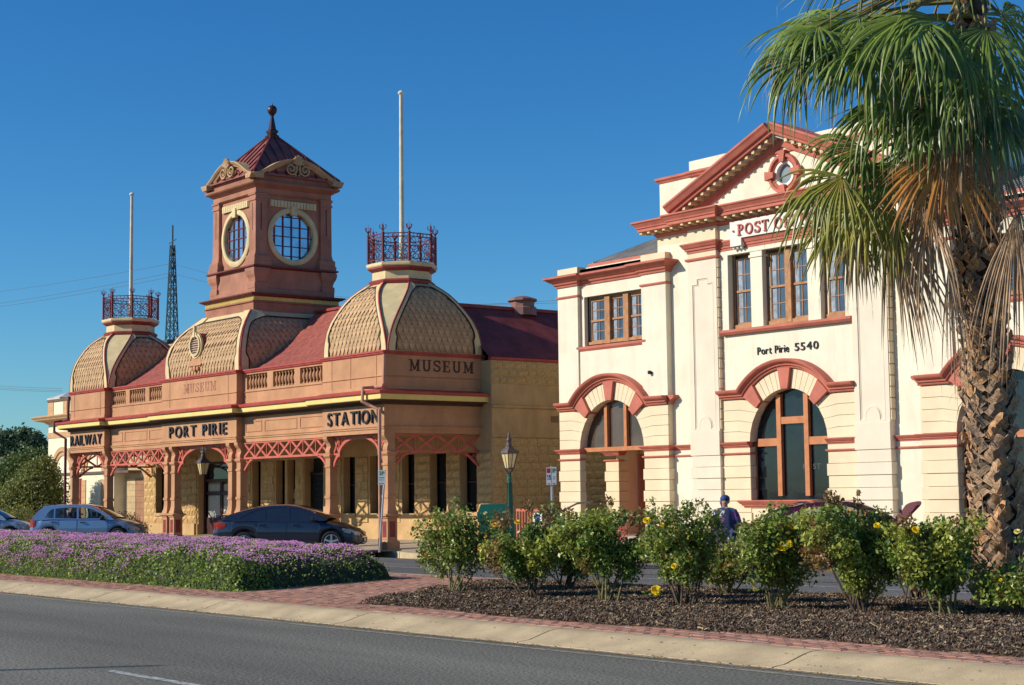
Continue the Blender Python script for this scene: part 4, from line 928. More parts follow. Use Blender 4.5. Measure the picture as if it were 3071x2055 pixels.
def portal(F, cx, r, xl, xr, label=None, rough=True):
    """arched opening with voussoirs, red keystones and hood mould; xl, xr outer edges of its piers"""
    zi = 2.99; g = bpy.data.objects.new('arch_surround', None); COL.objects.link(g); g.parent = PO
    if label: g['label'] = label
    # wall field above the arch springing, up to the first floor
    b = MB(); out_ = [(xl, zi), (cx - r, zi)] + arc(cx, zi, r, 180, 0, 28)[1:] + [(xr, zi), (xr, 5.88), (xl, 5.88)]
    b.plate(F, [[(min(max(x_, xl + .006), xr - .006), z_) for x_, z_ in out_]], -.30, -.05); b.build('wall_field', POW, g)
    # bent courses each side
    for sg, xo in ((-1, xl), (1, xr)):
        for zb, zt in ((2.995, 3.27), (3.27, 3.555), (3.555, 3.84), (3.84, 4.12)):
            ro = r + .0; xi_b = cx + sg * math.sqrt(max(0, r * r - ((zb - zi) * .92) ** 2)); xi_t = cx + sg * math.sqrt(max(0, r * r - ((zt - zi) * .92) ** 2)); xk = cx + sg * (r + .36)
            if sg * (xo - xk) < 0.1: xk = xo - sg * .12
            P_ = [(xo, zb + .006), (xk, zb + .006), (xi_b, zi + (zb - zi) * .92 - .03 * (zb > 3) + .006), (xi_t, zi + (zt - zi) * .92 - .03), (xk, zt - .006), (xo, zt - .006)]
            b = MB(); b.plate(F, [P_ if sg < 0 else P_[::-1]], -.2, 0); b.build('masonry_course', POC, g)
    # voussoirs
    def wedge(a0, a1, r0, r1, t1, m, name, flare=0):
        A0 = [(cx + r0 * math.cos(rad(a0 + (a1 - a0) * i / 3)), zi + r0 * math.sin(rad(a0 + (a1 - a0) * i / 3))) for i in range(4)]
        A1 = [(cx + r1 * math.cos(rad(a0 - flare + (a1 - a0 + 2 * flare) * i / 3)), zi + r1 * math.sin(rad(a0 - flare + (a1 - a0 + 2 * flare) * i / 3))) for i in range(4)]
        b = MB(); b.plate(F, [A0 + A1[::-1]], -.3, t1); return b.build(name, m, g)
    keys = [(90, 5.0), (134, 5.2), (46, 5.2)]
    for a, h in keys: wedge(a - h, a + h, r - .015, r + .53, .10, POR, 'keystone', flare=1.6)
    for a0, a1 in ((52, 84), (96, 128)):
        n = 5
        for i in range(n):
            p = a0 + (a1 - a0) * i / n; q = a0 + (a1 - a0) * (i + 1) / n; wedge(p + .25, q - .25, r, r + .50, .0, POC, 'voussoir')
    # intrados in blocks
    for i in range(12):
        a0, a1 = 180 * i / 12, 180 * (i + 1) / 12
        b = MB(); rg = []
        for k in range(4):
            a = rad(a0 + .4 + (a1 - a0 - .8) * k / 3); rg.append([F.p(cx + rr * math.cos(a), zi + rr * math.sin(a), t) for rr, t in ((r + .02, -.02), (r - .002, -.02), (r - .002, -.34), (r + .02, -.34))])
        b.loft(rg); b.build('soffit_block', POC, g)
    # hood mould: horizontal over the piers, round over the arch
    ro = r + .52; a_s = math.degrees(math.asin((4.13 - zi) / ro)); xo = ro * math.cos(rad(a_s))
    P = [(xl - .0, 4.13), (cx - xo, 4.13)] + arc(cx, zi, ro, 180 - a_s, a_s, 26)[1:-1] + [(cx + xo, 4.13), (xr + .0, 4.13)]
    pr = [(0, -.1), (0, .05), (.03, .07), (.06, .07), (.07, .12), (.12, .13), (.16, .22), (.19, .24), (.22, .25), (.24, .23), (.25, -.1)]
    b = MB(); b.sweep(F, P, pr, side=-1); b.build('hood_mould', POR, g)
    for xe, sg in ((xl, -1), (xr, 1)):   # returns
        b = MB(); yp = F.o.y
        b.sweep(PLAN, [(xe, yp - .02), (xe, yp + .26)] if sg > 0 else [(xe, yp + .26), (xe, yp - .02)], [(-.05, 4.13), (.05, 4.13), (.07, 4.19), (.13, 4.25), (.22, 4.29), (.25, 4.35), (.23, 4.38), (-.05, 4.38)]); b.build('hood_return', POR, g)
    return g
def pier(F, x0, x1, parent=None):
    rust(F, x0, x1, .2, 2.66, parent or PO)
    b = MB(); b.fbox(F, x0, x1, 2.70, 2.86, -.21, 0.0); b.build('pier_neck', POC, parent or PO)
    thin(F, x0, x1, 2.66, 2.715, .05, parent=parent); cornice('impost', F, x0, x1, 2.84, 2.99, .12, parent=parent)

def end_bay(x0, x1, flip):
    """two-storey end bay: arch below, triple sash window above"""
    g = None; f = (lambda x: mirror(x)) if flip else (lambda x: x)
    def sp(a, c): a, c = f(a), f(c); return (min(a, c), max(a, c))
    cx = f(-35.97); r = 1.385
    xl, xr = sp(-38.27, -33.58)
    pl, pr_ = sp(-38.27, -37.36), sp(-34.58, -33.58)
    for a, c in (pl, pr_): pier(FA, a, c)
    portal(FA, cx, r, xl, xr, label='arched porch at the station end' if not flip else None)
    # upper wall with window
    wl, wr = sp(-37.2, -34.6)
    b = MB(); b.plate(FF(YA + .10), [rect(pl[1] if not flip else pr_[1], pr_[0] if not flip else pl[0], 5.88, 8.30), rect(wl + .001, wr - .001, 6.01, 7.48)], -.28, 0) if False else None
    a, c = sp(-37.36, -34.58)
    bw = MB(); bw.plate(FF(YA + .12), [rect(a, c, 5.86, 8.32), rect(wl, wr, 6.01, 7.48)], -.25, 0); bw.build('upper_wall', POW, PO)
    for a_, c_ in (pl, pr_):
        q = MB(); q.fbox(FA, a_, c_, 4.38, 7.86, -.3, 0); q.build('corner_pilaster', POW if a_ < c_ else POP, PO)
        thin(FA, a_, c_, 7.50, 7.565, .04); q = MB(); q.fbox(FA, a_, c_, 8.16, 8.40, -.35, 0.0); q.build('parapet_block', POC, PO)
    q = MB(); q.fbox(FF(YA + .12), a, c, 8.16, 8.32, -.3, 0); q.build('parapet', POW, PO)
    # cornice with steps forward over the pilasters
    P = [(xl, YA + 1.0), (xl, YA), (a, YA), (a, YA + .12), (c, YA + .12), (c, YA), (xr, YA), (xr, YA + .21)]
    q = MB(); q.sweep(PLAN, P, [(-.1, 7.84), (.04, 7.84), (.05, 7.89), (.10, 7.92), (.12, 7.98), (.17, 8.0), (.26, 8.07), (.33, 8.10), (.33, 8.15), (.28, 8.17), (-.1, 8.17)]); q.build('cornice', POR, PO)
    thin(FF(YA + .12), wl - .12, wr + .05, 5.86, 6.0, .12, name='window_sill')
    # triple sash window
    Fw = FF(YA + .12); t0 = -.20
    q = MB(); q.sweep(Fw, [(wl, 6.01), (wr, 6.01), (wr, 7.48), (wl, 7.48)], [(0, t0), (0, t0 + .06), (-.09, t0 + .06), (-.09, t0)], closed=True, side=-1)
    W_ = wr - wl; ms = [wl + W_ * .345, wl + W_ * .655]
    for x in ms: q.fbox(Fw, x - .11, x + .11, 6.05, 7.44, t0 - .02, t0 + .10)
    q.fbox(Fw, wl + .05, wr - .05, 6.06, 6.14, t0, t0 + .09); wf = q.build('window', WOODB, PO)
    for p_, q_ in ((wl + .09, ms[0] - .11), (ms[0] + .11, ms[1] - .11), (ms[1] + .11, wr - .09)): sash(Fw, p_, q_, 6.14, 7.38, t0 - .02, wf)
def sash(F, x0, x1, z0, z1, t, parent, cols=2, rows=2, m=WOODB):
    q = MB(); q.fbox(F, x0, x1, z0, z1, t - .02, t); pane = q.build('pane', GLS2, parent)
    q = MB(); zm = (z0 + z1) / 2; w_ = .022
    q.fbox(F, x0, x1, zm - .028, zm + .028, t, t + .045)
    for x in (x0, x1 - .04): q.fbox(F, x, x + .04, z0, z1, t, t + .03)
    for z_ in (z0, z1 - .04): q.fbox(F, x0 + .041, x1 - .041, z_, z_ + .04, t, t + .029)
    for k in range(1, cols): x = x0 + (x1 - x0) * k / cols; q.fbox(F, x - w_ / 2, x + w_ / 2, z0 + .04, z1 - .04, t, t + .018)
    for za, zb in ((z0, zm), (zm, z1)):
        for k in range(1, rows): z_ = za + (zb - za) * k / rows; q.fbox(F, x0 + .04, x1 - .04, z_ - w_ / 2, z_ + w_ / 2, t, t + .0165)
    q.build('sash_bars', m, parent)
    q = MB(); c_ = mat('net_curtain', (.30, .34, .38), rough=.9, var=.2, scale=6)
    w2 = (x1 - x0) * .26
    q.fbox(F, x0 + .04, x0 + .04 + w2, z0 + .05, z1 - .05, t + .001, t + .003); q.build('curtain', c_, parent)
end_bay(-38.27, -33.58, False)
end_bay(-38.27, -33.58, True)

# plain strips beside the central block
CL, CR = -34.08, mirror(-34.08)
for a, c in ((-33.6, -32.66), (mirror(-32.66), mirror(-33.6))):
    b = MB(); b.fbox(FSx, a, c, .2, 2.86, -.3, 0); b.build('plain_strip', POW, PO)
    thin(FSx, a + .03, c, 2.66, 2.715, .04); cornice('impost', FSx, a + .02, c, 2.84, 2.99, .10, ends=False)
for a, c in ((CL, -32.60), (mirror(-32.60), CR)): b = MB(); b.fbox(FSx, a, c, 2.98, 8.6, -.5, 0); b.build('plain_wall', POW, PO)
# central pilasters
for k, (a, c) in enumerate(((-32.67, -31.60), (mirror(-31.60), mirror(-32.67)))):
    rust(FA, a, c, .2, 2.66, PO, depth=.21, m=POC if False else POP)
    b = MB(); b.fbox(FA, a - .03, c + .0, 2.67, 3.32, -.22, .02); b.build('pilaster_block', POP, PO)
    b = MB(); x0_, x1_ = a + .13, c - .13
    pan = [(x0_, 3.35), (x0_ + .2, 3.35), (x0_ + .2, 3.45)] + [(x0_ + (x1_ - x0_) / 2 - .2 * math.cos(rad(t)), 3.47 + .22 * math.sin(rad(t))) for t in range(10, 171, 20)] + [(x1_ - .2, 3.45), (x1_ - .2, 3.35), (x1_, 3.35), (x1_, 7.35), (x1_ - .18, 7.35), (x1_ - .18, 7.5), (x0_ + .18, 7.5), (x0_ + .18, 7.35), (x0_, 7.35)]
    b.plate(FA, [rect(a, c, 3.32, 8.0), pan], -.2, 0); b.fbox(FA, a + .1, c - .1, 3.33, 7.52, -.1, -.03); b.build('panelled_pilaster', POP, PO)
    b = MB(); b.sweep(FA, pan, [(0.0, -.05), (0.0, .004), (-.025, .006), (-.04, -.02), (-.06, -.02), (-.07, -.05)], closed=True, side=1); b.build('panel_moulding', POP, PO)
    # quoin blocks on the right return
    for i in range(17):
        b = MB(); z_ = 3.35 + i * .273; b.box(c + .002, c + .035, YA + .02, YA + .19, z_ + .018, z_ + .258); b.build('quoin_block', POC, PO)
        b = MB(); b.box(a - .03, a - .001, YA + .02, YA + .19, z_ + .006, z_ + .267); b.build('quoin_block', POC, PO)
    b = MB(); b.fbox(FA, a, c, 8.0, 8.2, -.2, 0); b.build('frieze', POC, PO)
    thin(FA, a - .03, c + .03, 7.99, 8.06, .05)
# central arched window and wall
YC = YA + .10; FC = FF(YC)
c0, c1 = -31.60, mirror(-31.60); cr = 1.335
for a, c in ((c0, XM - cr), (XM + cr, c1)):
    rust(FC, a, c, .2, 2.66, PO, depth=.2); b = MB(); b.fbox(FC, a, c, 2.70, 2.86, -.2, 0); b.build('pier_neck', POC, PO)
    thin(FC, a, c, 2.66, 2.715, .05); cornice('impost', FC, a, c, 2.84, 2.99, .12, ends=False)
portal(FC, XM, cr, c0, c1, label='middle arch over the large window')
b = MB(); b.fbox(FC, XM - cr, XM + cr, .2, 1.28, -.3, -.02); b.build('apron_wall', POC, PO)
cornice('window_sill', FF(YC - .0), XM - cr - .22, XM + cr + .22, 1.26, 1.46, .16, back=-.1)
def arched_window(cx, r, z0, F, t, parent, transom=2.9, m=WOOD, low=True, mids=(-.32, .32)):
    zi = 2.99
    g = MB(); ol = [(cx - r, z0), (cx + r, z0), (cx + r, zi)] + arc(cx, zi, r, 0, 180, 28)[1:]
    g.plate(F, [ol], t - .02, t); pn = g.build('pane', GLS, parent)
    q = MB(); q.sweep(F, ol, [(0, t - .01), (0, t + .08), (-.10, t + .08), (-.10, t - .01)], closed=True, side=-1)
    for k in mids:
        x = cx + k * 2 * r * .55; h = zi + math.sqrt(max(.01, r * r - (x - cx) ** 2)); q.fbox(F, x - .075, x + .075, z0 + .1, h - .05, t, t + .10)
    q.fbox(F, cx - r + .05, cx + r - .05, transom - .07, transom + .10, t, t + .09) if not low else None
    q.build('window_frame', m, parent); return pn
cw = MB(); cwo = bpy.data.objects.new('arched_window', None); COL.objects.link(cwo); cwo.parent = PO
FCw = FF(YC); t_ = -.28
arched_window(XM, cr, 1.46, FCw, t_, cwo)
q = MB()
xa, xb = XM - .32 * 2 * cr * .55, XM + .32 * 2 * cr * .55
q.fbox(FCw, XM - cr + .1, xa - .07, 2.86, 3.06, t_, t_ + .085); q.fbox(FCw, xb + .07, XM + cr - .1, 2.86, 3.06, t_, t_ + .085); q.fbox(FCw, xa + .07, xb - .07, 3.42, 3.60, t_, t_ + .085)
q.build('transom', WOOD, cwo)
q = MB(); q.fbox(FCw, xb - .52, xb + .42, 1.5, 2.55, t_ - .25, t_ - .2); pm = q.build('post_poster', mat('poster_red', (.35, .02, .02), rough=.5), cwo)
letters('POST', FCw, xb - .22, xb + .38, 2.24, 2.38, t_ + .002, t_ + .006, mat('poster_white', (.10, .09, .10)), cwo, bold=.01)
# upper floor of the centre: recessed band with three windows between small piers
FU = FF(YA + .12)
b = MB(); b.plate(FU, [rect(c0, c1, 5.86, 8.85), rect(-31.28, mirror(-31.28), 6.0, 8.02)], -.3, 0); b.build('upper_wall', POW, PO)
thin(FU, c0 + .18, c1 - .18, 5.86, 5.99, .13, name='window_sill')
cols_ = [(-31.6 + .32, -31.26), (-30.47, -30.05), (mirror(-30.05), mirror(-30.47))]
for a, c in ((-30.47, -30.05), (mirror(-30.05), mirror(-30.47))):
    b = MB(); b.fbox(FU, a, c, 6.0, 8.02, -.28, -.02); b.fbox(FU, a - .03, c + .03, 7.86, 7.92, -.28, .01); b.build('window_pier', POW, PO)
wo = [(-31.27, -30.48), (-30.04, mirror(-30.04)), (mirror(-30.48), mirror(-31.27))]
for a, c in wo:
    t0 = -.24; q = MB(); q.sweep(FU, [(a, 6.0), (c, 6.0), (c, 8.02), (a, 8.02)], [(0, t0), (0, t0 + .06), (-.08, t0 + .06), (-.08, t0)], closed=True, side=-1); q.fbox(FU, a + .02, c - .02, 6.03, 6.13, t0, t0 + .08)
    big = c - a > 1.2
    if big: xm = (a + c) / 2; q.fbox(FU, xm - .10, xm + .10, 6.05, 7.97, t0, t0 + .10)
    wn = q.build('window', WOODB, PO)
    parts_ = [(a + .08, xm - .10), (xm + .10, c - .08)] if big else [(a + .08, c - .08)]
    for p_, q_ in parts_: sash(FU, p_, q_, 6.14, 7.92, t0 - .02, wn)
# upper mouldings of the centre
for a, c in ((-32.67, -31.60), (mirror(-31.60), mirror(-32.67))): cornice('capital', FA, a, c, 8.2, 8.48, .16)
cornice('capital_band', FU, c0, c1, 8.14, 8.42, .12, ends=False)
for a, c in ((-32.67, -31.60), (mirror(-31.60), mirror(-32.67))):
    b = MB(); b.fbox(FA, a, c, 8.46, 8.88, -.4, 0); b.build('frieze', POC, PO)
# sign board
b = MB(); b.fbox(FU, -31.0, mirror(-31.0), 8.40, 8.86, 0, .17); b.fbox(FU, -31.0, -30.6, 8.20, 8.40, 0, .17); b.fbox(FU, mirror(-30.6), mirror(-31.0), 8.20, 8.40, 0, .17)
for x in (-30.94, -30.8, -30.66, mirror(-30.94), mirror(-30.8), mirror(-30.66)): b.lathe(FU.p(x, 8.12, .08), [(.03, 0), (.045, .04), (.03, .08)], 8)
b.build('sign_board', WHITE, PO)
LR = mat('red_letter', (.45, .10, .07), rough=.6)
FSg = FF(YA + .12 - .17)
serif_letters('POST OFFICE', FSg, -30.72, -27.80, 8.46, 8.76, 0, .035, LR, PO, gap=.16)
for x in (-30.86, mirror(-30.88)): b = MB(); b.lathe(FSg.p(x, 8.6, 0), [(.03, 0), (.03, .035)], 8, axis=(0, -1, 0)); b.build('letter', LR, PO)
letters('Port Pirie', FF(YC), -30.28, -29.18, 5.26, 5.47, -.05, -.02, BLACK, PO, bold=0.004, gap=.13, space=.36)
letters('5540', FF(YC), -28.98, -28.18, 5.27, 5.48, -.05, -.02, BLACK, PO, bold=0.004, gap=.14)
# main cornice and pediment
b = MB(); b.fbox(FSx, CL, CR, 8.6, 9.0, -.6, 0); b.build('frieze', POC, PO)
P = [(CL, YS + 1.5), (CL, YS), (-32.67, YS), (-32.67, YA), (-31.6, YA), (-31.6, YA + .12), (mirror(-31.6), YA + .12), (mirror(-31.6), YA), (mirror(-32.67), YA), (mirror(-32.67), YS), (CR, YS), (CR, YS + 1.5)]
b = MB(); b.sweep(PLAN, P, [(-.2, 8.86), (.02, 8.86), (.04, 8.89), (.07, 8.92), (.08, 8.95), (-.2, 8.95)]); b.build('bed_mould', POR, PO)
b = MB(); b.sweep(PLAN, P, [(-.2, 9.03), (.40, 9.03), (.40, 9.10), (.43, 9.12), (.44, 9.16), (.50, 9.24), (.54, 9.27), (.54, 9.31), (.3, 9.33), (-.2, 9.34)]); b.build('main_cornice', POR, PO)
b = MB(); b.sweep(PLAN, P, [(-.2, 8.95), (.05, 8.95), (.05, 9.03), (-.2, 9.03)]); b.build('dentil_bed', POC, PO)
for i in range(34):
    x = CL - .3 + (CR - CL + .6) * i / 33
    inp = min(abs(x + 32.13), abs(x - mirror(-32.13))) < .55; yy = YA if inp else (YA + .12 if c0 < x < c1 else YS)
    b = MB(); b.box(x - .05, x + .05, yy - .36, yy - .0, 8.965, 9.03); b.build('modillion', CREAM, PO)
# raking cornices
ax, az = XM, 10.98; bx0, bz0 = XM - 3.85, 9.34
for sg in (1, -1):
    pts = [(bx0, bz0), (ax, az)] if sg > 0 else [(ax, az), (mirror(bx0), bz0)]
    Fp = FF(YS)
    pr = [(-.30, -.1), (-.30, .10), (-.22, .12), (-.22, .20)] ; 
    b = MB(); b.sweep(Fp, pts, [(-.02, -.1), (-.02, .42), (.05, .44), (.07, .50), (.17, .56), (.22, .60), (.27, .60), (.28, -.3), (-.02, -.3)], side=-1); b.build('raking_cornice', POR, PO)
    b = MB(); b.sweep(Fp, [(x_, z_) for x_, z_ in pts], [(-.32, -.1), (-.32, .06), (-.12, .10), (-.12, .0)] if False else [(-.30, -.1), (-.30, .05), (-.15, .09), (-.13, -.1)], side=-1); b.build('rake_bed_mould', POR, PO)
    b = MB(); b.sweep(Fp, pts, [(-.125, -.1), (-.125, .06), (-.025, .06), (-.025, -.1)], side=-1); b.build('rake_band', CREAM, PO)
    d_ = (Vector(pts[1]) - Vector(pts[0])).normalized(); n_ = Vector((-d_.y, d_.x))
    L_ = (Vector(pts[1]) - Vector(pts[0])).length
    for i in range(14):
        s_ = .5 + (L_ - .8) * i / 13; q_ = Vector(pts[0]) + d_ * s_ - n_ * .075
        b = MB(); b.bar(Fp.p(q_.x, q_.y, .06), Fp.p(q_.x, q_.y, .36), .1, .09); b.build('modillion', CREAM, PO)
tz = lambda x: 9.34 + (1 - abs(x - XM) / (XM - bx0)) * (az - bz0) - .02
bx, bz = -29.22, 9.93
b = MB(); b.plate(FSx, [[(bx0 + .25, 9.3), (mirror(bx0) - .25, 9.3), (mirror(bx0) - .25, tz(mirror(bx0) - .25)), (XM, tz(XM)), (bx0 + .25, tz(bx0 + .25))], arc(bx, bz, .34, 0, 360, 20)[:-1]], -.25, -.02); b.build('tympanum', POW, PO)
b = MB(); b.sweep(FSx, arc(bx, bz, .34, 0, 360, 32)[:-1], [(-.0, -.1), (0, .02), (.03, .05), (.05, .03), (.07, .03), (.10, .09), (.17, .09), (.19, .03), (.19, -.1)], closed=True, side=1); oo = b.build('oculus', POR, PO, smooth=40)
for a in (0, 90, 180, 270):
    ca, sa = math.cos(rad(a)), math.sin(rad(a)); q = [(bx + ca * r_ - sa * w_, bz + sa * r_ + ca * w_) for r_, w_ in ((.30, -.07), (.60, -.12), (.60, .12), (.30, .07))]
    b = MB(); b.plate(FSx, [q], -.02, .13); b.build('keystone', POR, oo)
b = MB(); b.sweep(FSx, arc(bx, bz, .29, 0, 360, 24)[:-1], [(-.02, -.1), (-.02, .02), (.05, .02), (.05, -.1)], closed=True); b.build('inner_ring', WHITE, oo)
b = MB(); b.plate(FSx, [arc(bx, bz, .30, 0, 360, 20)[:-1]], -.12, -.10); b.build('pane', mat('oculus_glass', (.2, .25, .27), rough=.3, spec=.6), oo)
# pediment slopes behind and attic
b = MB(); b.loft([[(x_, y_, z_) for x_, z_ in ((bx0, bz0 - .06), (ax, az + .16), (mirror(bx0), bz0 - .06), (ax, az - .1))] for y_ in (YS - .3, 38.0)]); b.build('pediment_roof', GREYR, PO)
YT = 32.32
b = MB(); b.fbox(FF(YT), CL + .004, CR - .004, 8.61, 10.46, -6, 0); b.build('attic', POW, PO)
b = MB(); b.fbox(FF(YT), XM - 3.6, XM + 3.6, 10.58, 10.86, -5, 0); b.build('attic_block', POW, PO)
P = [(CL, YT + 5), (CL, YT), (XM - 3.55, YT), (XM - 3.55, YT - .04), (XM + 3.55, YT - .04), (XM + 3.55, YT), (CR, YT), (CR, YT + 5)]
b = MB(); b.sweep(PLAN, P, [(-.2, 10.42), (.03, 10.42), (.05, 10.46), (.10, 10.5), (.10, 10.56), (-.2, 10.57)]); b.build('attic_cornice', POR, PO)
# roofs behind the end bays
for sg in (0, 1):
    f = (lambda x: mirror(x)) if sg else (lambda x: x)
    xs = [f(-38.0), f(-33.9)]
    def q3(x, y, z_): return (f(x), y, z_)
    b = MB(); b.add([q3(-37.9, 33.1, 8.62), q3(-34.35, 33.1, 8.62), q3(-34.35, 35.6, 9.75), q3(-36.3, 35.6, 9.75), q3(-37.9, 42, 8.62), q3(-34.35, 42, 8.62), q3(-36.3, 38.0, 9.75), q3(-34.35, 38.0, 9.75)], [(0, 1, 2, 3), (0, 3, 6, 4), (3, 2, 7, 6), (4, 6, 7, 5)]); b.open = 1; rr = b.build('hip_roof', GREYR, PO)
    b = MB()
    for i in range(28):
        x = -37.8 + i * .13; z0_ = 8.63; t = min(1, (x + 37.9) / 1.6); b.bar(q3(x, 33.12, 8.64), q3(x, 33.1 + 2.5 * t, 8.64 + 1.13 * t), .03, .05)
    b.bar(q3(-37.9, 33.1, 8.65), q3(-36.3, 35.6, 9.78), .16, .06); b.build('roof_rib', GREYR, rr)
    b = MB(); b.box(min(f(-38.0), f(-34.36)), max(f(-38.0), f(-34.36)), 32.98, 33.12, 8.46, 8.62); b.build('roof_fascia', POR, PO)
    b = MB(); b.box(min(f(-38.1), f(-34.3)), max(f(-38.1), f(-34.3)), 32.7, 42, 4.5 if not sg else .2, 8.47); b.build('upper_mass', POW, PO)
b = MB(); b.box(-33.9, mirror(-33.9), 32.75, 42, .1, 8.5); b.build('main_mass', POW, PO)
# porch of the station-end bay: open on its left side
b = MB(); b.box(-38.2, -33.7, 32.3, 35.2, .1, .45); b.build('porch_floor', FOOT, PO)
b = MB(); b.box(-38.1, -33.7, 32.35, 36, 4.3, 4.55); b.build('porch_ceiling', POW, PO)
FR_ = FF(34.1); rust(FR_, -38.6, -38.0, .3, 2.66, PO, depth=.4, m=POC); thin(FR_, -38.6, -38.0, 2.66, 2.715, .05); cornice('impost', FR_, -38.6, -38.0, 2.84, 2.99, .12)
MB().box(-38.6, -38.0, 34.12, 35.0, 2.98, 4.4).build('porch_pier_head', POC, PO); MB().box(-38.55, -38.03, 34.5, 36.0, .3, 4.4).build('porch_side_wall', POC, PO)
MB().box(-38.0, -33.7, 34.95, 35.2, .3, 4.4).build('porch_back_wall', POC, PO)
b = MB(); b.fbox(FF(34.95), -36.6, -35.2, .45, 2.75, 0, .04); dr_ = b.build('porch_door', GLS, PO)
b = MB(); b.sweep(FF(34.95), [(-37.3, .45), (-37.3, 2.85), (-35.1, 2.85), (-35.1, .45)], [(0, 0), (0, .10), (.12, .10), (.12, 0)], side=-1); b.build('frame', POR, dr_)
b = MB(); b.fbox(FF(34.0), -37.05, -36.97, .45, 2.85, -.9, .0); b.build('open_door_leaf', POR, PO)
b = MB(); b.fbox(FF(34.95), -37.9, -37.5, 1.75, 2.2, 0, .02); b.build('notice', mat('paper_white', (.6, .6, .58)), PO)
fl = bpy.data.objects.new('fanlight', None); COL.objects.link(fl); fl.parent = PO
g = MB(); cx = -35.97; g.plate(FA, [[(cx - 1.385, 2.99)] + [(cx + 1.385, 2.99)] + arc(cx, 2.99, 1.385, 0, 180, 28)[1:-1]], -.30, -.28); g.build('pane', glass('fanlight_glass', (.09, .06, .045), rough=.06, spec=.5), fl)
q = MB(); q.sweep(FA, [(cx - 1.385, 2.99)] + [(cx + 1.385, 2.99)] + arc(cx, 2.99, 1.385, 0, 180, 28)[1:-1], [(0, -.29), (0, -.20), (-.10, -.20), (-.10, -.29)], closed=True, side=-1)
for x in (cx - .42, cx + .42): q.fbox(FA, x - .06, x + .06, 3.0, 4.25, -.28, -.17)
q.fbox(FA, cx - 1.38, cx + 1.38, 2.90, 3.02, -.30, -.12); q.build('window_frame', WOOD, fl)
# right-hand arch gets a plain glazed window
cwo2 = bpy.data.objects.new('arched_window', None); COL.objects.link(cwo2); cwo2.parent = PO
arched_window(mirror(-35.97), 1.385, .5, FA, -.28, cwo2, low=False)
b = MB(); b.box(mirror(-33.6), mirror(-38.2), 32.5, 42, .1, 4.6); b.build('side_mass', POW, PO)
b = MB(); b.fbox(FF(YA + .0), -34.28, -34.18, 5.02, 5.06, 0, .06); b.lathe((-34.23, YA - .06, 5.0), [(.05, 0), (.06, .08), (.03, .1)], 8); b.build('security_camera', BLACK, PO)
# ---------------------------------------------------------------- cream building on the far left behind the station
OB = thing('cream_building', (-84, 37, .3), 'cream and tan classical building with blind arches left of the station', 'building')
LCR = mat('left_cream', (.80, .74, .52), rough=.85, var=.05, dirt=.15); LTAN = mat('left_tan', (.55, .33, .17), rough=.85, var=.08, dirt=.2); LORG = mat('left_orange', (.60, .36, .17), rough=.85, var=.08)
LBR = mat('left_brown', (.15, .09, .07), rough=.7)
F0 = FF(36.0)
b = MB(); b.fbox(F0, -85.9, -77.7, .2, 6.0, -8, 0); b.build('wall', LCR, OB)
b = MB(); b.fbox(FF(36.6), -77.7, -70.0, .2, 5.4, -7, 0); b.build('side_wall', mat('left_shade_wall', (.50, .38, .21), rough=.9), OB)  # darker copy of the cream wall, shade worked into the colour
b = MB(); P = [(-85.9, 44), (-85.9, 36), (-70, 36)]
b.sweep(PLAN, P, [(-.1, 5.75), (.05, 5.75), (.12, 5.8), (.18, 5.85), (.6, 5.95), (.62, 6.0), (.72, 6.1), (.72, 6.16), (-.1, 6.22)]); b.build('cornice', LTAN, OB)
b = MB(); b.sweep(PLAN, P, [(-.1, 5.0), (.04, 5.0), (.04, 5.3), (-.1, 5.3)]); b.build('band', LTAN, OB)
b = MB(); b.fbox(F0, -85.9, -76, 6.2, 6.95, -.4, 0.0); b.build('parapet', LCR, OB)
b = MB(); b.fbox(F0, -85.98, -76, 6.95, 7.07, -.5, .08); b.fbox(F0, -86.0, -75.9, 3.0, 3.12, -8.1, .1); b.build('dark_string', LBR, OB)
for a, c in ((-85.95, -85.25), (-84.0, -83.5)):
    b = MB(); b.fbox(F0, a, c, 6.2, 6.95, 0, .03); b.build('parapet_pier', LTAN, OB)
b = MB(); b.loft([[Vector((x, y, z_)) for x, y in ((-85.98 + e, 35.92 + e), (-84.3 - e, 35.92 + e), (-84.3 - e, 37.4 - e), (-85.98 + e, 37.4 - e))] for e, z_ in ((0, 7.07), (.0, 7.15), (.7, 7.42))]); b.build('pyramid_cap', mat('cap_grey', (.55, .53, .48)), OB)
for k, cx in enumerate((-83.9, -80.0)):
    for r0, r1, t in ((1.15, 1.38, .10), (.92, 1.08, .05)):
        for h in (0,):
            b = MB(); b.sweep(F0, [(cx - r0, 3.12)] + arc(cx, 3.12, r0, 180, 0, 20)[1:-1] + [(cx + r0, 3.12)], [(0, 0), (0, t), (r1 - r0, t), (r1 - r0, 0)], side=-1); b.build('arch_moulding', LTAN, OB)
def crs(a, c, m, name='rusticated_block', z1=2.72):
    for i in range(9):
        zt = z1 - i * .30
        if zt - .3 < .25: break
        b = MB(); b.fbox(F0, a, c, zt - .29, zt, 0, .04); b.build(name, m, OB)
for a, c, m in ((-85.9, -85.3, LORG), (-84.85, -83.1, LCR), (-81.5, -81.0, LORG), (-80.6, -79.2, LCR), (-79.15, -78.7, LTAN)): crs(a, c, m)
F66 = FF(36.6)
for a, c, m in ((-77.6, -76.45, mat('shade_block', (.52, .38, .20))), (-76.4, -74.9, mat('shade_block_brown', (.33, .17, .09)))):  # darker copies of the block colours, with shade mixed in
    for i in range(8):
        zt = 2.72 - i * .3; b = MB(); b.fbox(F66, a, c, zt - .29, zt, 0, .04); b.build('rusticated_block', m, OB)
b = MB(); b.fbox(F0, -81.95, -81.55, .3, 2.8, -.02, .06); b.build('red_door', MAROON, OB)
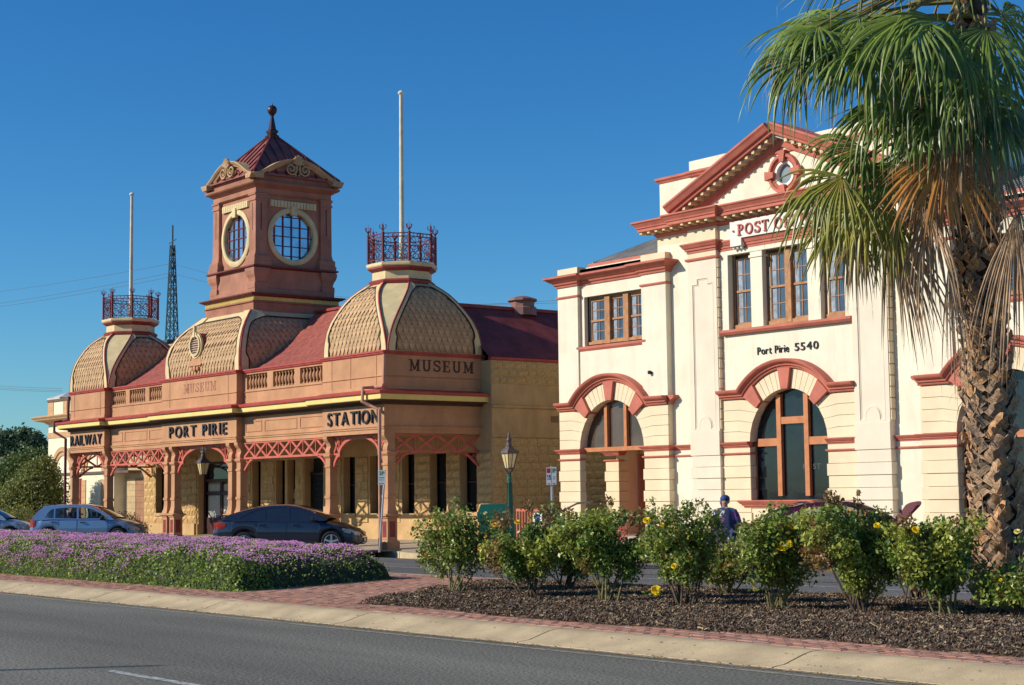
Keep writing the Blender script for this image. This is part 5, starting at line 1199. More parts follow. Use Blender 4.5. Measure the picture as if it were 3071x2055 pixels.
b = MB(); b.add([(-84.3, 38, 7.0), (-80, 38, 9.4), (-70, 38, 9.4), (-70, 38, 6), (-84.3, 38, 6), (-84.3, 44, 7.0), (-80, 44, 9.4), (-70, 44, 9.4), (-70, 44, 6), (-84.3, 44, 6)], [(0, 1, 2, 3, 4), (9, 8, 7, 6, 5), (0, 5, 6, 1), (1, 6, 7, 2)]); b.build('gable', LTAN, OB)
b = MB(); b.bar((-84.5, 37.9, 7.0), (-80, 37.9, 9.5), .1, .16); b.lathe((-84.4, 37.9, 7.0), [(.12, 0), (.12, .3)], 6); b.build('barge_board', LBR, OB)
b = MB(); b.lathe((-82.9, 37.9, 8.1), [(.06, 0), (.06, .3), (.2, .4), (.2, .6), (.05, .72)], 8); b.build('finial', BLACK, OB)

# awning-roofed shelter at the far left edge
SH = thing('shelter', (-128, 48, .2), 'small yellow shelter with curved orange awning roofs at far left', 'shelter')
AW = mat('awning_yellow', (.75, .45, .12), rough=.6); AR = mat('awning_trim', (.55, .16, .09), rough=.6)
for k, cx in enumerate((-133.0, -128.6, -124.2)):
    b = MB(); b.loft([[(cx + 2.0 * math.cos(rad(a)), y, 3.9 + 1.15 * math.sin(rad(a))) for a in range(180, -1, -15)] + [(cx + 1.8 * math.cos(rad(a)), y, 3.9 + 1.0 * math.sin(rad(a))) for a in range(0, 181, 15)] for y in (46, 51)]); b.build('barrel_awning', AW, SH)
    b = MB(); b.sweep(FF(46), arc(cx, 3.9, 2.0, 180, 0, 14), [(-.14, -.1), (-.14, .1), (.1, .1), (.1, -.1)], side=-1); b.build('awning_rim', WHITE, SH)
b = MB(); b.box(-135.5, -121, 45.9, 46.2, 3.6, 3.9); b.build('beam', AR, SH)
b = MB(); b.box(-135.5, -121.5, 48.5, 48.8, .2, 3.6); b.build('back_wall', AW, SH)
for x in (-134, -130.5, -126.6, -122): MB().box(x, x + .2, 46, 46.25, .2, 3.7).build('post', WHITE, SH)
for x in (-129.9, -125.6): b = MB(); b.bar((x, 46.1, .3), (x + 2.2, 46.1, 3.6), .25, .25); b.build('brace', AR, SH)

# lattice radio mast
MS = thing('lattice_mast', (-596, 300, 0), 'tall dark lattice communications mast behind the station roof', 'mast')
MST = mat('mast_steel', (.05, .09, .10), rough=.6, var=.2)
b = MB(); H = 102; wb = lambda z_: 4.3 - z_ / 102 * 3.6
n = 19
for i in range(n):
    z0, z1 = H * i / n, H * (i + 1) / n; w0, w1 = wb(z0), wb(z1)
    c0_ = [Vector((-596 + i_ * w0 * .9, 300 + j_ * w0 * .9, z0)) for i_, j_ in ((-1, -1), (1, -1), (1, 1), (-1, 1))]; c1_ = [Vector((-596 + i_ * w1 * .9, 300 + j_ * w1 * .9, z1)) for i_, j_ in ((-1, -1), (1, -1), (1, 1), (-1, 1))]
    for k in range(4):
        b.bar(c0_[k], c1_[k], .42, .42); b.bar(c0_[k], c1_[(k + 1) % 4], .2, .2); b.bar(c0_[(k + 1) % 4], c1_[k], .2, .2); b.bar(c0_[k], c0_[(k + 1) % 4], .2, .2)
b.build('lattice', MST, MS)
b = MB(); b.bar((-596, 300, 102), (-596, 300, 110), .5, .5)
for z_ in (98, 103): b.bar((-599, 300, z_), (-593, 300, z_ + 1), .3, .3)
b.build('antenna', MST, MS)
b = MB(); b.box(-600, -592, 296, 304, 63, 64); b.build('platform', MST, MS)
# power lines: a bundle of wires across the sky
b = MB()
def wire(p, q, sag, r=.05, n=24):
    p, q = Vector(p), Vector(q); b.tube([p.lerp(q, i / n) - Z * (sag * 4 * (i / n) * (1 - i / n)) for i in range(n + 1)], r, 4)
def img(px, py, Yp):   # helper giving the point on the vertical plane y = Yp seen at a photo position (used once to place far wires)
    d = _r * ((px - 1535.5) / 5000) + _u * (-(py - 1027.5) / 5000) + _f; t = Yp / d.y; return Vector((0, 0, 1.65)) + d * t
for (x0, y0), (x1, y1) in (((-60, 882), (514, 790)), ((-60, 918), (514, 818)), ((-60, 928), (514, 830)), ((514, 790), (1750, 905)), ((514, 820), (1750, 895))):
    wire(img(x0, y0, 300), img(x1, y1, 300), 0.8 if x1 < 600 else 6, .085)
b.build('power_lines', mat('wire_grey', (.08, .1, .12)), None, label='thin power lines strung across the sky to the mast', cat='power line', loc=(-596, 300, 60))
b = MB()
for (y0, y1) in ((1153, 1166), (1159, 1172), (1164, 1176)): wire(img(-60, y0, 60), img(186, y1, 60), .05, .02)
b.build('service_wires', mat('wire_grey', (.08, .1, .12)), None, label='three low service wires running to the cream building gable', cat='wire', loc=(-140, 60, 8))

# ---------------------------------------------------------------- leaf clouds
def leaf_cards(n, fn, size, seed=1, aspect=.55, droop=0.0):
    r = np.random.RandomState(seed); P, D, S = fn(r, n); n = len(P)
    a = r.normal(size=(n, 3)); a[:, 2] -= droop; a /= np.linalg.norm(a, axis=1)[:, None] + 1e-9
    bb = r.normal(size=(n, 3)); bb -= (bb * a).sum(1)[:, None] * a; bb /= np.linalg.norm(bb, axis=1)[:, None] + 1e-9
    s = size * S * r.uniform(.6, 1.3, n)
    cr = np.cross(a, bb)
    v0 = P - a * s[:, None] * .5; v2 = P + a * s[:, None] * .5; v1 = P + bb * (s * aspect * .5)[:, None] + cr * (s * .08)[:, None]; v3 = P - bb * (s * aspect * .5)[:, None] + cr * (s * .08)[:, None]
    V = np.stack([v0, v1, v2, v3], 1).reshape(-1, 3); F = np.arange(4 * n).reshape(n, 4); return V, F
def blob_leaves(blobs, n, size, seed, droop=0.2, shell=.55):
    B = np.array(blobs)
    def fn(r, n):
        vol = (B[:, 3] * B[:, 4] * B[:, 5]) ** (2 / 3.); k = r.choice(len(B), n, p=vol / vol.sum()); d = r.normal(size=(n, 3)); d /= np.linalg.norm(d, axis=1)[:, None]
        rr = shell + (1 - shell) * r.uniform(0, 1, n) ** .7; rr *= 1 + .12 * r.normal(size=n)
        return B[k, :3] + d * rr[:, None] * B[k, 3:6], d, np.ones(n)
    return leaf_cards(n, fn, size, seed, droop=droop)
LF1 = leafmat('leaf_dark_green', (.13, .18, .045), (.055, .085, .025)); LF2 = leafmat('leaf_olive', (.24, .26, .07), (.10, .12, .035)); LF3 = leafmat('leaf_blue_green', (.10, .16, .08), (.04, .075, .04))
BARK = mat('bark', (.16, .11, .075), rough=.95, var=.3, scale=6, bump=.8, bscale=20)
def tree(loc, blobs, n, size, m, label, seed, trunk_h=2.5, group=None, name='tree'):
    x, y, z = loc; t = thing(name, loc, label, 'tree', group)
    b = MB(); r = random.Random(seed)
    cz = sum(q[2] for q in blobs) / len(blobs)
    b.tube([(x, y, z), (x + .1, y, z + trunk_h * .5), (x, y, cz)], [.32, .26, .12], 8) if False else b.tube([(x, y, z), (x + .15, y + .1, z + trunk_h), (x, y, cz)], .3, 8, r1=.1)
    for q in blobs: b.tube([(x, y, z + trunk_h * .8), ((x + q[0]) / 2, (y + q[1]) / 2, (z + q[2]) / 2 + .6), (q[0], q[1], q[2])], .12, 6, r1=.03)
    b.build('trunk', BARK, t)
    V, F = blob_leaves(blobs, n, size, seed); stuff_mesh('crown', V, F, m, parent=t, kind=None, off=loc)
    return t
def P3(px, depth, z=0.):   # ground position at a photo column and a distance
    d = _r * ((px - 1535.5) / 5000) + Vector((-.7848, .6198, 0)); d = Vector((_r.x * (px - 1535.5) / 5000 - .7848, _r.y * (px - 1535.5) / 5000 + .6198, 0)); return Vector((d.x * depth, d.y * depth, z))
def zat(py, px, depth): return 1.65 + depth * (1487 - .0118 * (px - 1535) - py) / 5000
def blobset(lst, depth):
    out_ = []
    for px, py, r_, *o in lst:
        dd = depth + (o[0] if o else 0); q = P3(px, dd); out_.append((q.x, q.y, zat(py, px, dd), r_, r_, r_ * .85))
    return out_
q = P3(95, 118); tree((q.x, q.y, .2), blobset([(60, 1438, 2.1), (100, 1413, 2.0), (135, 1443, 1.8), (20, 1468, 2.2), (75, 1483, 2.4), (120, 1488, 2.2), (90, 1398, 1.5), (145, 1408, 1.2), (40, 1518, 2.3), (100, 1528, 2.4)], 118), 26000, .26, LF1, 'dense dark round tree left of the cream building', 11)
q = P3(50, 150); tree((q.x, q.y, .2), blobset([(12, 1359, 2.2), (45, 1334, 1.7), (75, 1324, 1.5), (68, 1309, .9), (100, 1334, 1.3), (108, 1326, .8), (30, 1374, 2.4), (70, 1364, 2.4), (0, 1384, 2.6), (-20, 1344, 2.2)], 150), 16000, .34, LF3, 'tall blue-green gum tree with ragged top, far left', 12, trunk_h=5)
q = P3(110, 84); tree((q.x, q.y, .2), blobset([(125, 1420, .95), (105, 1450, 1.2), (128, 1470, 1.2), (85, 1480, 1.1), (60, 1500, 1.3), (110, 1510, 1.5), (130, 1530, 1.3), (70, 1530, 1.3), (30, 1525, 1.1), (128, 1395, .6), (5, 1540, 1.1)], 84), 26000, .15, LF2, 'olive bottlebrush-like small tree against the cream building wall', 13, trunk_h=1.0)
# low things behind the cars at the left edge
b = MB(); 
w0 = P3(78, 74); w1 = P3(150, 74); b.bar((w0.x, w0.y, .55), (w1.x, w1.y, .55), .4, 1.0); BW = b.build('garden_wall', mat('garden_brick', (.32, .16, .09), rough=.9, var=.2), None, label='low brown garden wall between the two parked cars at left', cat='wall', loc=tuple(w0))
def small_bush(px, depth, r_, h, m, n, seed, label, cat='bush', group=None, size=.07, flowers=None, fm=None, z0=.1):
    q = P3(px, depth, z0); t = thing('bush', tuple(q), label, cat, group); rr = random.Random(seed)
    bl = [(q.x + rr.uniform(-r_, r_) * .6, q.y + rr.uniform(-r_, r_) * .6, z0 + h * rr.uniform(.35, .8), r_ * .5, r_ * .5, h * .3) for _ in range(9)]
    V, F = blob_leaves(bl, n, size, seed); stuff_mesh('foliage', V, F, m, parent=t, kind=None, off=tuple(q))
    b = MB()
    for k in range(7): b.tube([(q.x, q.y, z0), (bl[k][0], bl[k][1], bl[k][2])], .02, 4, r1=.008)
    b.build('stem', BARK, t)
    if flowers:
        V, F = blob_leaves([(a_, b_, c_ + .05, d_, e_, f_) for a_, b_, c_, d_, e_, f_ in bl], flowers, size * 1.1, seed + 5, shell=.9); stuff_mesh('blossom', V, F, fm, parent=t, kind=None, off=tuple(q))
    return t
PINKF = leafmat('pink_blossom', (.45, .14, .16), (.3, .08, .1)); YELF = leafmat('yellow_petal', (.85, .62, .03), (.75, .45, .02), trans=.4, spec=.2)
LFR = leafmat('leaf_reddish', (.20, .13, .05), (.08, .08, .025))
small_bush(392, 66.5, .95, 1.0, LFR, 5000, 31, 'pink-flowering bush beside the verandah behind the blue hatchback', flowers=900, fm=PINKF)
small_bush(35, 72, 1.0, 1.3, LF2, 4500, 32, 'yellow-flowering rose bush behind the silver car at far left', flowers=120, fm=YELF)
# ---------------------------------------------------------------- cars, modelled along +x (front at +x), wheels on z = 0
TYRE = mat('tyre_rubber', (.018, .018, .018), rough=.85, var=.2); RIM = mat('alloy_rim', (.55, .56, .58), rough=.3, metal=.8, var=.05)
CGLASS = mat('car_glass', (.015, .02, .028), rough=.05, spec=1.0, var=.1); CHROME = mat('chrome', (.7, .7, .7), rough=.12, metal=1.0, var=.02)
LENS = mat('headlamp_lens', (.5, .5, .48), rough=.1, spec=1.0, var=.3, scale=18); TAILR = mat('tail_lens', (.28, .012, .012), rough=.12, spec=1.0, var=.1); PLAST = mat('black_plastic', (.02, .02, .02), rough=.6)
SEAT = mat('seat_fabric', (.06, .06, .065), rough=.9)
def clear_glass(name):
    m = bpy.data.materials.new(name); m.use_nodes = True; nt = m.node_tree; o = nt.nodes['Material Output']; nt.nodes.remove(nt.nodes['Principled BSDF'])
    t = nt.nodes.new('ShaderNodeBsdfTransparent'); t.inputs[0].default_value = (.55, .62, .6, 1); g = nt.nodes.new('ShaderNodeBsdfGlossy'); g.inputs['Roughness'].default_value = .03; g.inputs[0].default_value = (.8, .85, .9, 1)
    f = nt.nodes.new('ShaderNodeFresnel'); f.inputs[0].default_value = 1.5; s = nt.nodes.new('ShaderNodeMixShader'); nt.links.new(f.outputs[0], s.inputs[0]); nt.links.new(t.outputs[0], s.inputs[1]); nt.links.new(g.outputs[0], s.inputs[2]); nt.links.new(s.outputs[0], o.inputs[0]); return m
CLEAR = clear_glass('clear_car_glass')
def interp(tab, x):
    if x <= tab[0][0]: return tab[0][1]
    for (a, va), (b_, vb) in zip(tab, tab[1:]):
        if x <= b_:
            t = (x - a) / (b_ - a); t = t * t * (3 - 2 * t) * .35 + t * .65; return va + (vb - va) * t
    return tab[-1][1]
def wheel_parts(parent, x, y, r, side, spokes=5):
    w = MB(); w.lathe((x, y, r), [(r * .68, -.10), (r * .9, -.11), (r, -.085), (r, .085), (r * .9, .11), (r * .68, .10)], 28, axis=(0, 1, 0)); wo = w.build('wheel', TYRE, parent, smooth=40)
    d = MB(); s = side; yo = y + s * .075
    d.lathe((x, y, r), [(r * .68, s * .02), (r * .70, s * .105), (r * .66, s * .108), (r * .62, s * .06)], 28, axis=(0, 1, 0), cap=False)
    for k in range(spokes):
        a = 2 * math.pi * k / spokes + .3; ca, sa = math.cos(a), math.sin(a)
        p0 = Vector((x, yo + s * .018, r)); p1 = Vector((x + ca * r * .65, yo + s * .02, r + sa * r * .65)); d.bar(p0, p1, .055, .03, up=(0, s, 0))
        d.bar(Vector((x + ca * .06, yo + s * .01, r + sa * .06)), Vector((x + math.cos(a + .22) * r * .64, yo + s * .01, r + math.sin(a + .22) * r * .64)), .022, .022, up=(0, s, 0))
    d.lathe((x, yo, r), [(.07, -.0), (.065, .03), (.03, .035)], 12, axis=(0, s, 0)); d.build('rim', RIM, wo, smooth=30)
    k = MB(); k.lathe((x, y, r), [(r * .64, s * -.02), (r * .64, s * .02)], 20, axis=(0, 1, 0)); k.build('brake_disc', PLAST, wo)
def car(name, loc, rz, label, spec, group=None, cat='car', scale=1.0):
    t = thing(name, (0, 0, 0), label, cat, group); S = spec; L_, W_ = S['len'], S['wid'] / 2; xf, xr = L_ / 2, -L_ / 2; fa, ra = S['fa'], S['ra']; wr = S['wr']; PNT = S['paint']; S['pillar'] = PNT
    top, side_w = S['deck'], S['plan']
    xs = sorted(set([xr + L_ * i / 64 for i in range(65)] + [fa + (wr + .06) * math.cos(rad(a)) for a in range(0, 181, 15)] + [ra + (wr + .06) * math.cos(rad(a)) for a in range(0, 181, 15)]))
    rows = []
    for x in xs:
        w = W_ * interp(side_w, x); zb = interp(S['sill'], x)
        for ax_ in (fa, ra):
            d = abs(x - ax_)
            if d < wr + .06: zb = max(zb, wr + math.sqrt((wr + .06) ** 2 - d * d))
        zt = interp(top, x); zs = min(interp(S['shoulder'], x), zt - .02)
        zm = (zb + zs) / 2; zb2 = min(zb, zs - .03)
        rows.append([(x, w * .93, zb2), (x, w * .985, zb2 + (zs - zb2) * .2), (x, w, zb2 + (zs - zb2) * .55), (x, w * .985, zb2 + (zs - zb2) * .85), (x, w * .955, zs), (x, w * .86, zs + (zt - zs) * .62), (x, w * .5, zt - .006), (x, 0, zt)])
    b = MB()
    ring = [[(x, -y, z) for x, y, z in r_] + [(x, y, z) for x, y, z in r_[::-1][1:]] for r_ in rows]
    b.loft(ring, closed=False)
    n = len(ring[0]); b.add(ring[0], [tuple(range(n))]); b.add(ring[-1], [tuple(range(n))]); b.open = 0
    body = b.build('body', PNT, t, smooth=32)
    b = MB(); b.box(xr + .25, xf - .3, -W_ * .80, W_ * .80, .2, .62); b.box(ra - wr - .1, ra + wr + .1, -W_ * .9, W_ * .9, .3, wr * 2 + .03) ; b.box(fa - wr - .1, fa + wr + .1, -W_ * .9, W_ * .9, .3, wr * 2 + .03); b.build('underbody', PLAST, t)
    # greenhouse: roof skin on pillars, glass between

    rl = S['roof']; wb_, wt = S['gw']
    def gy(z_): k = (z_ - S['gz0']) / (S['gz1'] - S['gz0']); k = max(0, min(1, k)); return W_ * (wb_ + (wt - wb_) * k ** 1.25)
    b = MB(); rr = []
    for x, z_ in rl: hw = gy(z_); rr.append([(x, -hw, z_ - .045), (x, -hw * .985, z_ - .01), (x, -hw * .8, z_ + .018), (x, 0, z_ + .035), (x, hw * .8, z_ + .018), (x, hw * .985, z_ - .01), (x, hw, z_ - .045)])
    m0 = [i for i, q in enumerate(rl) if q[1] > S['gz1'] - S.get('rdrop', .09)]
    sub = rr[m0[0]:m0[-1] + 1]; b.loft(sub, closed=False); b.open = 1; b.build('roof', PNT, t, smooth=40)
    ga = MB(); ga.open = 1; ga.loft([[q for q in r_] for r_ in rr[:m0[0] + 1]], closed=False); ga.build('rear_screen', S.get('glass', CGLASS), t, smooth=60)
    ga = MB(); ga.open = 1; ga.loft([[q for q in r_] for r_ in rr[m0[-1]:]], closed=False); ga.build('windscreen', S.get('glass', CGLASS), t, smooth=60)
    sp_ = lambda x, z_, e, sg: (x, sg * (gy(z_) + e), z_)
    for sg in (-1, 1):
        # side frame (pillars) as a plate with window holes, bent to the tumblehome
        outer = S['gout']; holes = S['gwin']
        vecs = [[Vector((x, z_, 0)) for x, z_ in l] for l in [outer] + holes]; tr = tessellate_polygon(vecs); fl_ = [p for l in [outer] + holes for p in l]
        b = MB(); b.open = 1; b.add([sp_(x, z_, .004, sg) for x, z_ in fl_], [tuple(q) for q in tr]); b.build('pillar_frame', S.get('pillar', PNT), t, smooth=50)
        for h in holes:
            v2 = [[Vector((x, z_, 0)) for x, z_ in h]]; b = MB(); b.open = 1; b.add([sp_(x, z_, -.006, sg) for x, z_ in h], [tuple(q) for q in tessellate_polygon(v2)]); b.build('side_window', S.get('glass', CGLASS), t)
        for hx, hz in S['handles']:
            w = W_ * interp(side_w, hx); b = MB(); b.tube([(hx - .1, sg * (w * .985), hz), (hx - .07, sg * (w + .025), hz + .005), (hx + .07, sg * (w + .025), hz + .005), (hx + .1, sg * (w * .985), hz)], .016, 6); b.build('door_handle', S.get('handle', PLAST), t)
        for dx in S['doors']:
            b = MB(); zt = interp(S['shoulder'], dx); pts = [(dx + o_, sg * (W_ * interp(side_w, dx) * f_ + .0015), z_) for o_, f_, z_ in ((0, .94, .3), (0, .99, .42), (.0, 1.0, .62), (0.01, .985, zt - .08), (.0, .957, zt - .005))]; b.tube(pts, .006, 4); b.build('door_seam', PLAST, t)
        mx, mz = S['mirror']; b = MB(); b.lathe((mx, sg * (W_ * .95 + .10), mz), [(.02, -.09), (.07, -.07), (.085, 0), (.06, .06), (.02, .08)], 10, axis=(1, 0, 0)); b.bar((mx, sg * W_ * .86, mz - .02), (mx, sg * (W_ * .95 + .08), mz - .02), .04, .03); b.build('door_mirror', S.get('mirror_m', PNT), t, smooth=50)
        # lamps
        hl = S['head']; b = MB(); b.open = 1; b.loft([[(x, sg * (W_ * interp(side_w, x) * k_ + .004), z0_), (x + .0, sg * (W_ * interp(side_w, x) * k_ + .004), z1_)] for x, k_, z0_, z1_ in hl], closed=False); b.build('headlight', LENS, t, smooth=60)
        tlm = S['tail']; b = MB(); b.open = 1; b.loft([[(x, sg * (W_ * interp(side_w, x) * k_ + .004), z0_), (x, sg * (W_ * interp(side_w, x) * k_ + .004), z1_)] for x, k_, z0_, z1_ in tlm], closed=False); b.build('tail_light', TAILR, t, smooth=60)
        b = MB(); b.bar((ra + wr + .15, sg * W_ * .985, .30), (fa - wr - .15, sg * W_ * .985, .30), .03, .09); b.build('sill_trim', PLAST, t)
        wheel_parts(t, fa, sg * (W_ - .11), wr, sg, S.get('spokes', 5)); wheel_parts(t, ra, sg * (W_ - .11), wr, sg, S.get('spokes', 5))
    b = MB(); b.box(xf - .10, xf + .006, -.45, .45, .28, .42); b.build('grille', PLAST, t)
    b = MB(); b.box(xf + .007, xf + .02, -.18, .18, .30, .40); b.build('number_plate', WHITE, t)
    b = MB(); b.box(xr - .02, xr - .002, -.18, .18, .55, .66); b.build('number_plate', WHITE, t)
    b = MB(); b.box(xr - .03, xr + .1, -W_ * .7, W_ * .7, .30, .36); b.build('bumper_strip', PLAST, t)
    for sg in (-1, 1): b = MB(); b.tube([(q_[0], sg * (W_ * .955), q_[1] + .012) for q_ in [(x_, interp(S['shoulder'], x_)) for x_ in (-1.6, -1.2, -.6, 0, .5, .95)]], .011, 4); b.build('window_trim', CHROME if S.get('trim') else PLAST, t)
    for s_x in (.35, -.55):
        for sy in (-.37, .37): b = MB(); b.loft([[(s_x + k_ * .12 - .1 * i, sy + j * .2, z_) for k_, j in ((-1, -1), (1, -1), (1, 1), (-1, 1))] for i, z_ in ((0, .55), (1, 1.02))]); b.box(s_x - .16, s_x - .06, sy - .1, sy + .1, 1.03, 1.2); b.build('seat', SEAT, t)
    t.scale = (scale, scale, scale); t.location = loc; t.rotation_euler = (0, 0, rz); return t
def paint(name, c, metal=.5): 
    m = mat(name, c, rough=.32, metal=metal, var=.03, coat=.9, spec=.5); return m
heading = math.atan2(.785, .619)
sedan = dict(len=4.55, wid=1.78, fa=1.40, ra=-1.27, wr=.315, paint=paint('dark_blue_paint', (.028, .034, .055), .6),
    plan=[(-2.28, .72), (-2.15, .88), (-1.7, .965), (-.5, 1.0), (.8, 1.0), (1.6, .955), (2.0, .86), (2.2, .70), (2.28, .52)],
    deck=[(-2.28, .72), (-2.24, .92), (-2.1, 1.02), (-1.9, 1.045), (-1.4, 1.03), (0, .98), (.9, .985), (1.2, .95), (1.7, .84), (2.05, .71), (2.22, .58), (2.28, .46)],
    shoulder=[(-2.28, .66), (-2.2, .84), (-1.9, .95), (-1.2, .95), (0, .93), (.9, .90), (1.5, .80), (2.0, .64), (2.28, .42)],
    sill=[(-2.28, .34), (-2.1, .24), (-1.7, .20), (1.8, .19), (2.15, .20), (2.28, .26)], belt=None, gw=(.93, .70), gz0=.92, gz1=1.42,
    roof=[(-2.0, 1.05), (-1.75, 1.15), (-1.35, 1.28), (-.95, 1.375), (-.5, 1.425), (0, 1.43), (.35, 1.39), (.7, 1.27), (1.05, 1.10), (1.25, .99)],
    gout=[(-1.95, 1.0), (-1.72, 1.13), (-1.35, 1.255), (-.95, 1.345), (-.5, 1.39), (0, 1.395), (.35, 1.36), (.7, 1.24), (1.05, 1.08), (1.22, .95), (.5, .92), (-.6, .93), (-1.6, .96)],
    gwin=[[(-1.45, 1.03), (-1.15, 1.20), (-.85, 1.30), (-.68, 1.33), (-.62, .99), (-1.2, 1.0)], [(-.60, .99), (-.66, 1.335), (-.3, 1.355), (.02, 1.355), (.06, .97)], [(.13, .965), (.09, 1.345), (.36, 1.31), (.66, 1.19), (.98, 1.03), (.98, .975)]],
    handles=[(-.72, .84), (.3, .83)], doors=[-1.05, .02, 1.08], mirror=(.88, 1.0), head=[(1.72, .985, .60, .72), (1.95, .99, .55, .69), (2.12, .985, .50, .62), (2.22, .93, .46, .56)], tail=[(-2.26, .95, .70, .90), (-2.18, .99, .68, .93), (-2.0, 1.0, .74, .93), (-1.85, 1.0, .80, .90)], rdrop=.10)
car('sedan', (-43.32, 25.75, .065), heading - rad(4), 'dark navy sedan with rear spoiler parked before the verandah', sedan, 'cars parked along the kerb', scale=.97)
sd_ = [o for o in bpy.data.objects if o.name == 'sedan'][0]
b = MB(); b.box(-2.22, -2.02, -.62, .62, 1.11, 1.14)
for s_ in (-.5, .5): b.box(-2.14, -2.08, s_ - .03, s_ + .03, 1.0, 1.12)
sp_o = bpy.data.objects.new('rear_spoiler', b.mesh('rear_spoiler', sedan['paint'])); COL.objects.link(sp_o); sp_o.parent = sd_
hatch = dict(len=4.18, wid=1.69, fa=1.27, ra=-1.33, wr=.30, paint=paint('light_blue_paint', (.17, .27, .42), .45), glass=CLEAR, pillar=None,
    plan=[(-2.09, .80), (-1.98, .93), (-1.6, .98), (-.5, 1.0), (.8, 1.0), (1.5, .95), (1.85, .84), (2.05, .62), (2.09, .5)],
    deck=[(-2.09, .62), (-2.06, .86), (-2.0, .96), (-1.6, .96), (0, .95), (.85, .965), (1.1, .95), (1.5, .86), (1.85, .73), (2.02, .58), (2.09, .44)],
    shoulder=[(-2.09, .58), (-2.03, .80), (-1.8, .90), (-1.2, .92), (0, .90), (.85, .90), (1.4, .79), (1.85, .63), (2.09, .40)],
    sill=[(-2.09, .36), (-1.95, .24), (-1.6, .20), (1.6, .19), (1.95, .20), (2.09, .26)], gw=(.94, .74), gz0=.9, gz1=1.46,
    roof=[(-2.02, .97), (-1.92, 1.12), (-1.78, 1.30), (-1.62, 1.42), (-1.2, 1.455), (-.6, 1.47), (-.1, 1.465), (.25, 1.41), (.6, 1.26), (.95, 1.08), (1.12, .97)],
    gout=[(-2.0, .93), (-1.9, 1.1), (-1.76, 1.27), (-1.6, 1.38), (-1.2, 1.415), (-.6, 1.43), (-.1, 1.425), (.25, 1.38), (.6, 1.24), (.95, 1.06), (1.12, .90), (0, .88), (-1.2, .90)],
    gwin=[[(-1.50, 1.0), (-1.38, 1.22), (-1.28, 1.31), (-1.18, 1.335), (-1.16, .985)], [(-1.11, .985), (-1.13, 1.34), (-.7, 1.375), (-.33, 1.375), (-.29, .965)], [(-.22, .965), (-.26, 1.375), (.02, 1.36), (.26, 1.30), (.6, 1.14), (.86, .99), (.86, .965)]],
    handles=[(-1.15, .84), (-.05, .82)], doors=[-.28, .88, -1.2], mirror=(.70, .98), mirror_m=PLAST, head=[(1.42, .985, .62, .74), (1.65, .99, .56, .72), (1.85, .98, .50, .66), (2.0, .93, .46, .58)], tail=[(-2.075, .97, .60, .92), (-2.02, .99, .60, .98), (-1.93, 1.0, .64, .97), (-1.84, 1.0, .70, .86)])
q = P3(272, 63.2); car('hatchback', (q.x, q.y, .03), heading - rad(2), 'light blue hatchback parked near the left verandah column', hatch, 'cars parked along the kerb')
h_ = bpy.data.objects['hatchback']
b = MB(); b.tube([(-1.2, -.3, 1.48), (-1.5, -.3, 1.85)], .006, 4); o_ = bpy.data.objects.new('aerial', b.mesh('aerial', PLAST)); COL.objects.link(o_); o_.parent = h_
silver = dict(hatch); silver['paint'] = paint('silver_paint', (.40, .44, .48), .6); silver['glass'] = CGLASS
q = P3(-45, 66); car('silver_car', (q.x, q.y, .03), heading, 'silver car at the left edge with only its nose in view', dict(silver, len=4.18), 'cars parked along the kerb', scale=1.0)
mar = dict(hatch); mar['paint'] = paint('dark_maroon_paint', (.12, .012, .03), .3); mar['glass'] = CLEAR
mar['roof'] = [(-2.0, .98), (-1.85, 1.07), (-1.6, 1.2), (-1.3, 1.33), (-1.0, 1.40), (-.5, 1.445), (0, 1.44), (.3, 1.39), (.65, 1.25), (.98, 1.08), (1.15, .97)]
mar['gout'] = [(-1.98, .93), (-1.83, 1.03), (-1.58, 1.17), (-1.28, 1.295), (-1.0, 1.365), (-.5, 1.405), (0, 1.40), (.3, 1.36), (.65, 1.23), (.98, 1.06), (1.14, .90), (0, .88), (-1.2, .90)]
mar['gwin'] = [[(-1.5, 1.0), (-1.25, 1.18), (-1.12, 1.24), (-1.1, .985)], [(-1.05, .985), (-1.07, 1.26), (-.7, 1.34), (-.33, 1.355), (-.29, .965)], [(-.22, .965), (-.26, 1.35), (.02, 1.34), (.28, 1.28), (.62, 1.13), (.88, .99), (.88, .965)]]
q = P3(2522, 37.9); car('maroon_car', (q.x, q.y, -.0), heading - rad(4), 'dark maroon car with raised bonnet half hidden behind the rose bushes', mar, 'cars parked along the kerb')
mc = bpy.data.objects['maroon_car']
b = MB(); 
def bp(u, v): return (1.15 + .16 * v + u, 0, .98 + v)
rr = []
for k in range(9):
    y = -.72 + 1.44 * k / 8; e = .07 * (abs(y) / .72) ** 3; rr.append([(1.12, y, .95), (1.12 + .28, y, 1.22), (1.55 - e, y, 1.40 - e), (1.66 - e, y, 1.42 - e), (1.62 - e, y, 1.37 - e), (1.42, y, 1.17), (1.16, y, .92)])
b.loft(rr); o_ = bpy.data.objects.new('raised_bonnet', b.mesh('raised_bonnet', mat('maroon_flat', (.10, .015, .03), rough=.6), 40)); COL.objects.link(o_); o_.parent = mc
b = MB(); b.fbox(Fr((-2.1, 0, 0), (0, 1, 0), (0, 0, 1), (-1, 0, 0)), -.2, .2, .62, .74, 0, .012); o_ = bpy.data.objects.new('number_plate', b.mesh('number_plate', WHITE)); COL.objects.link(o_); o_.parent = mc
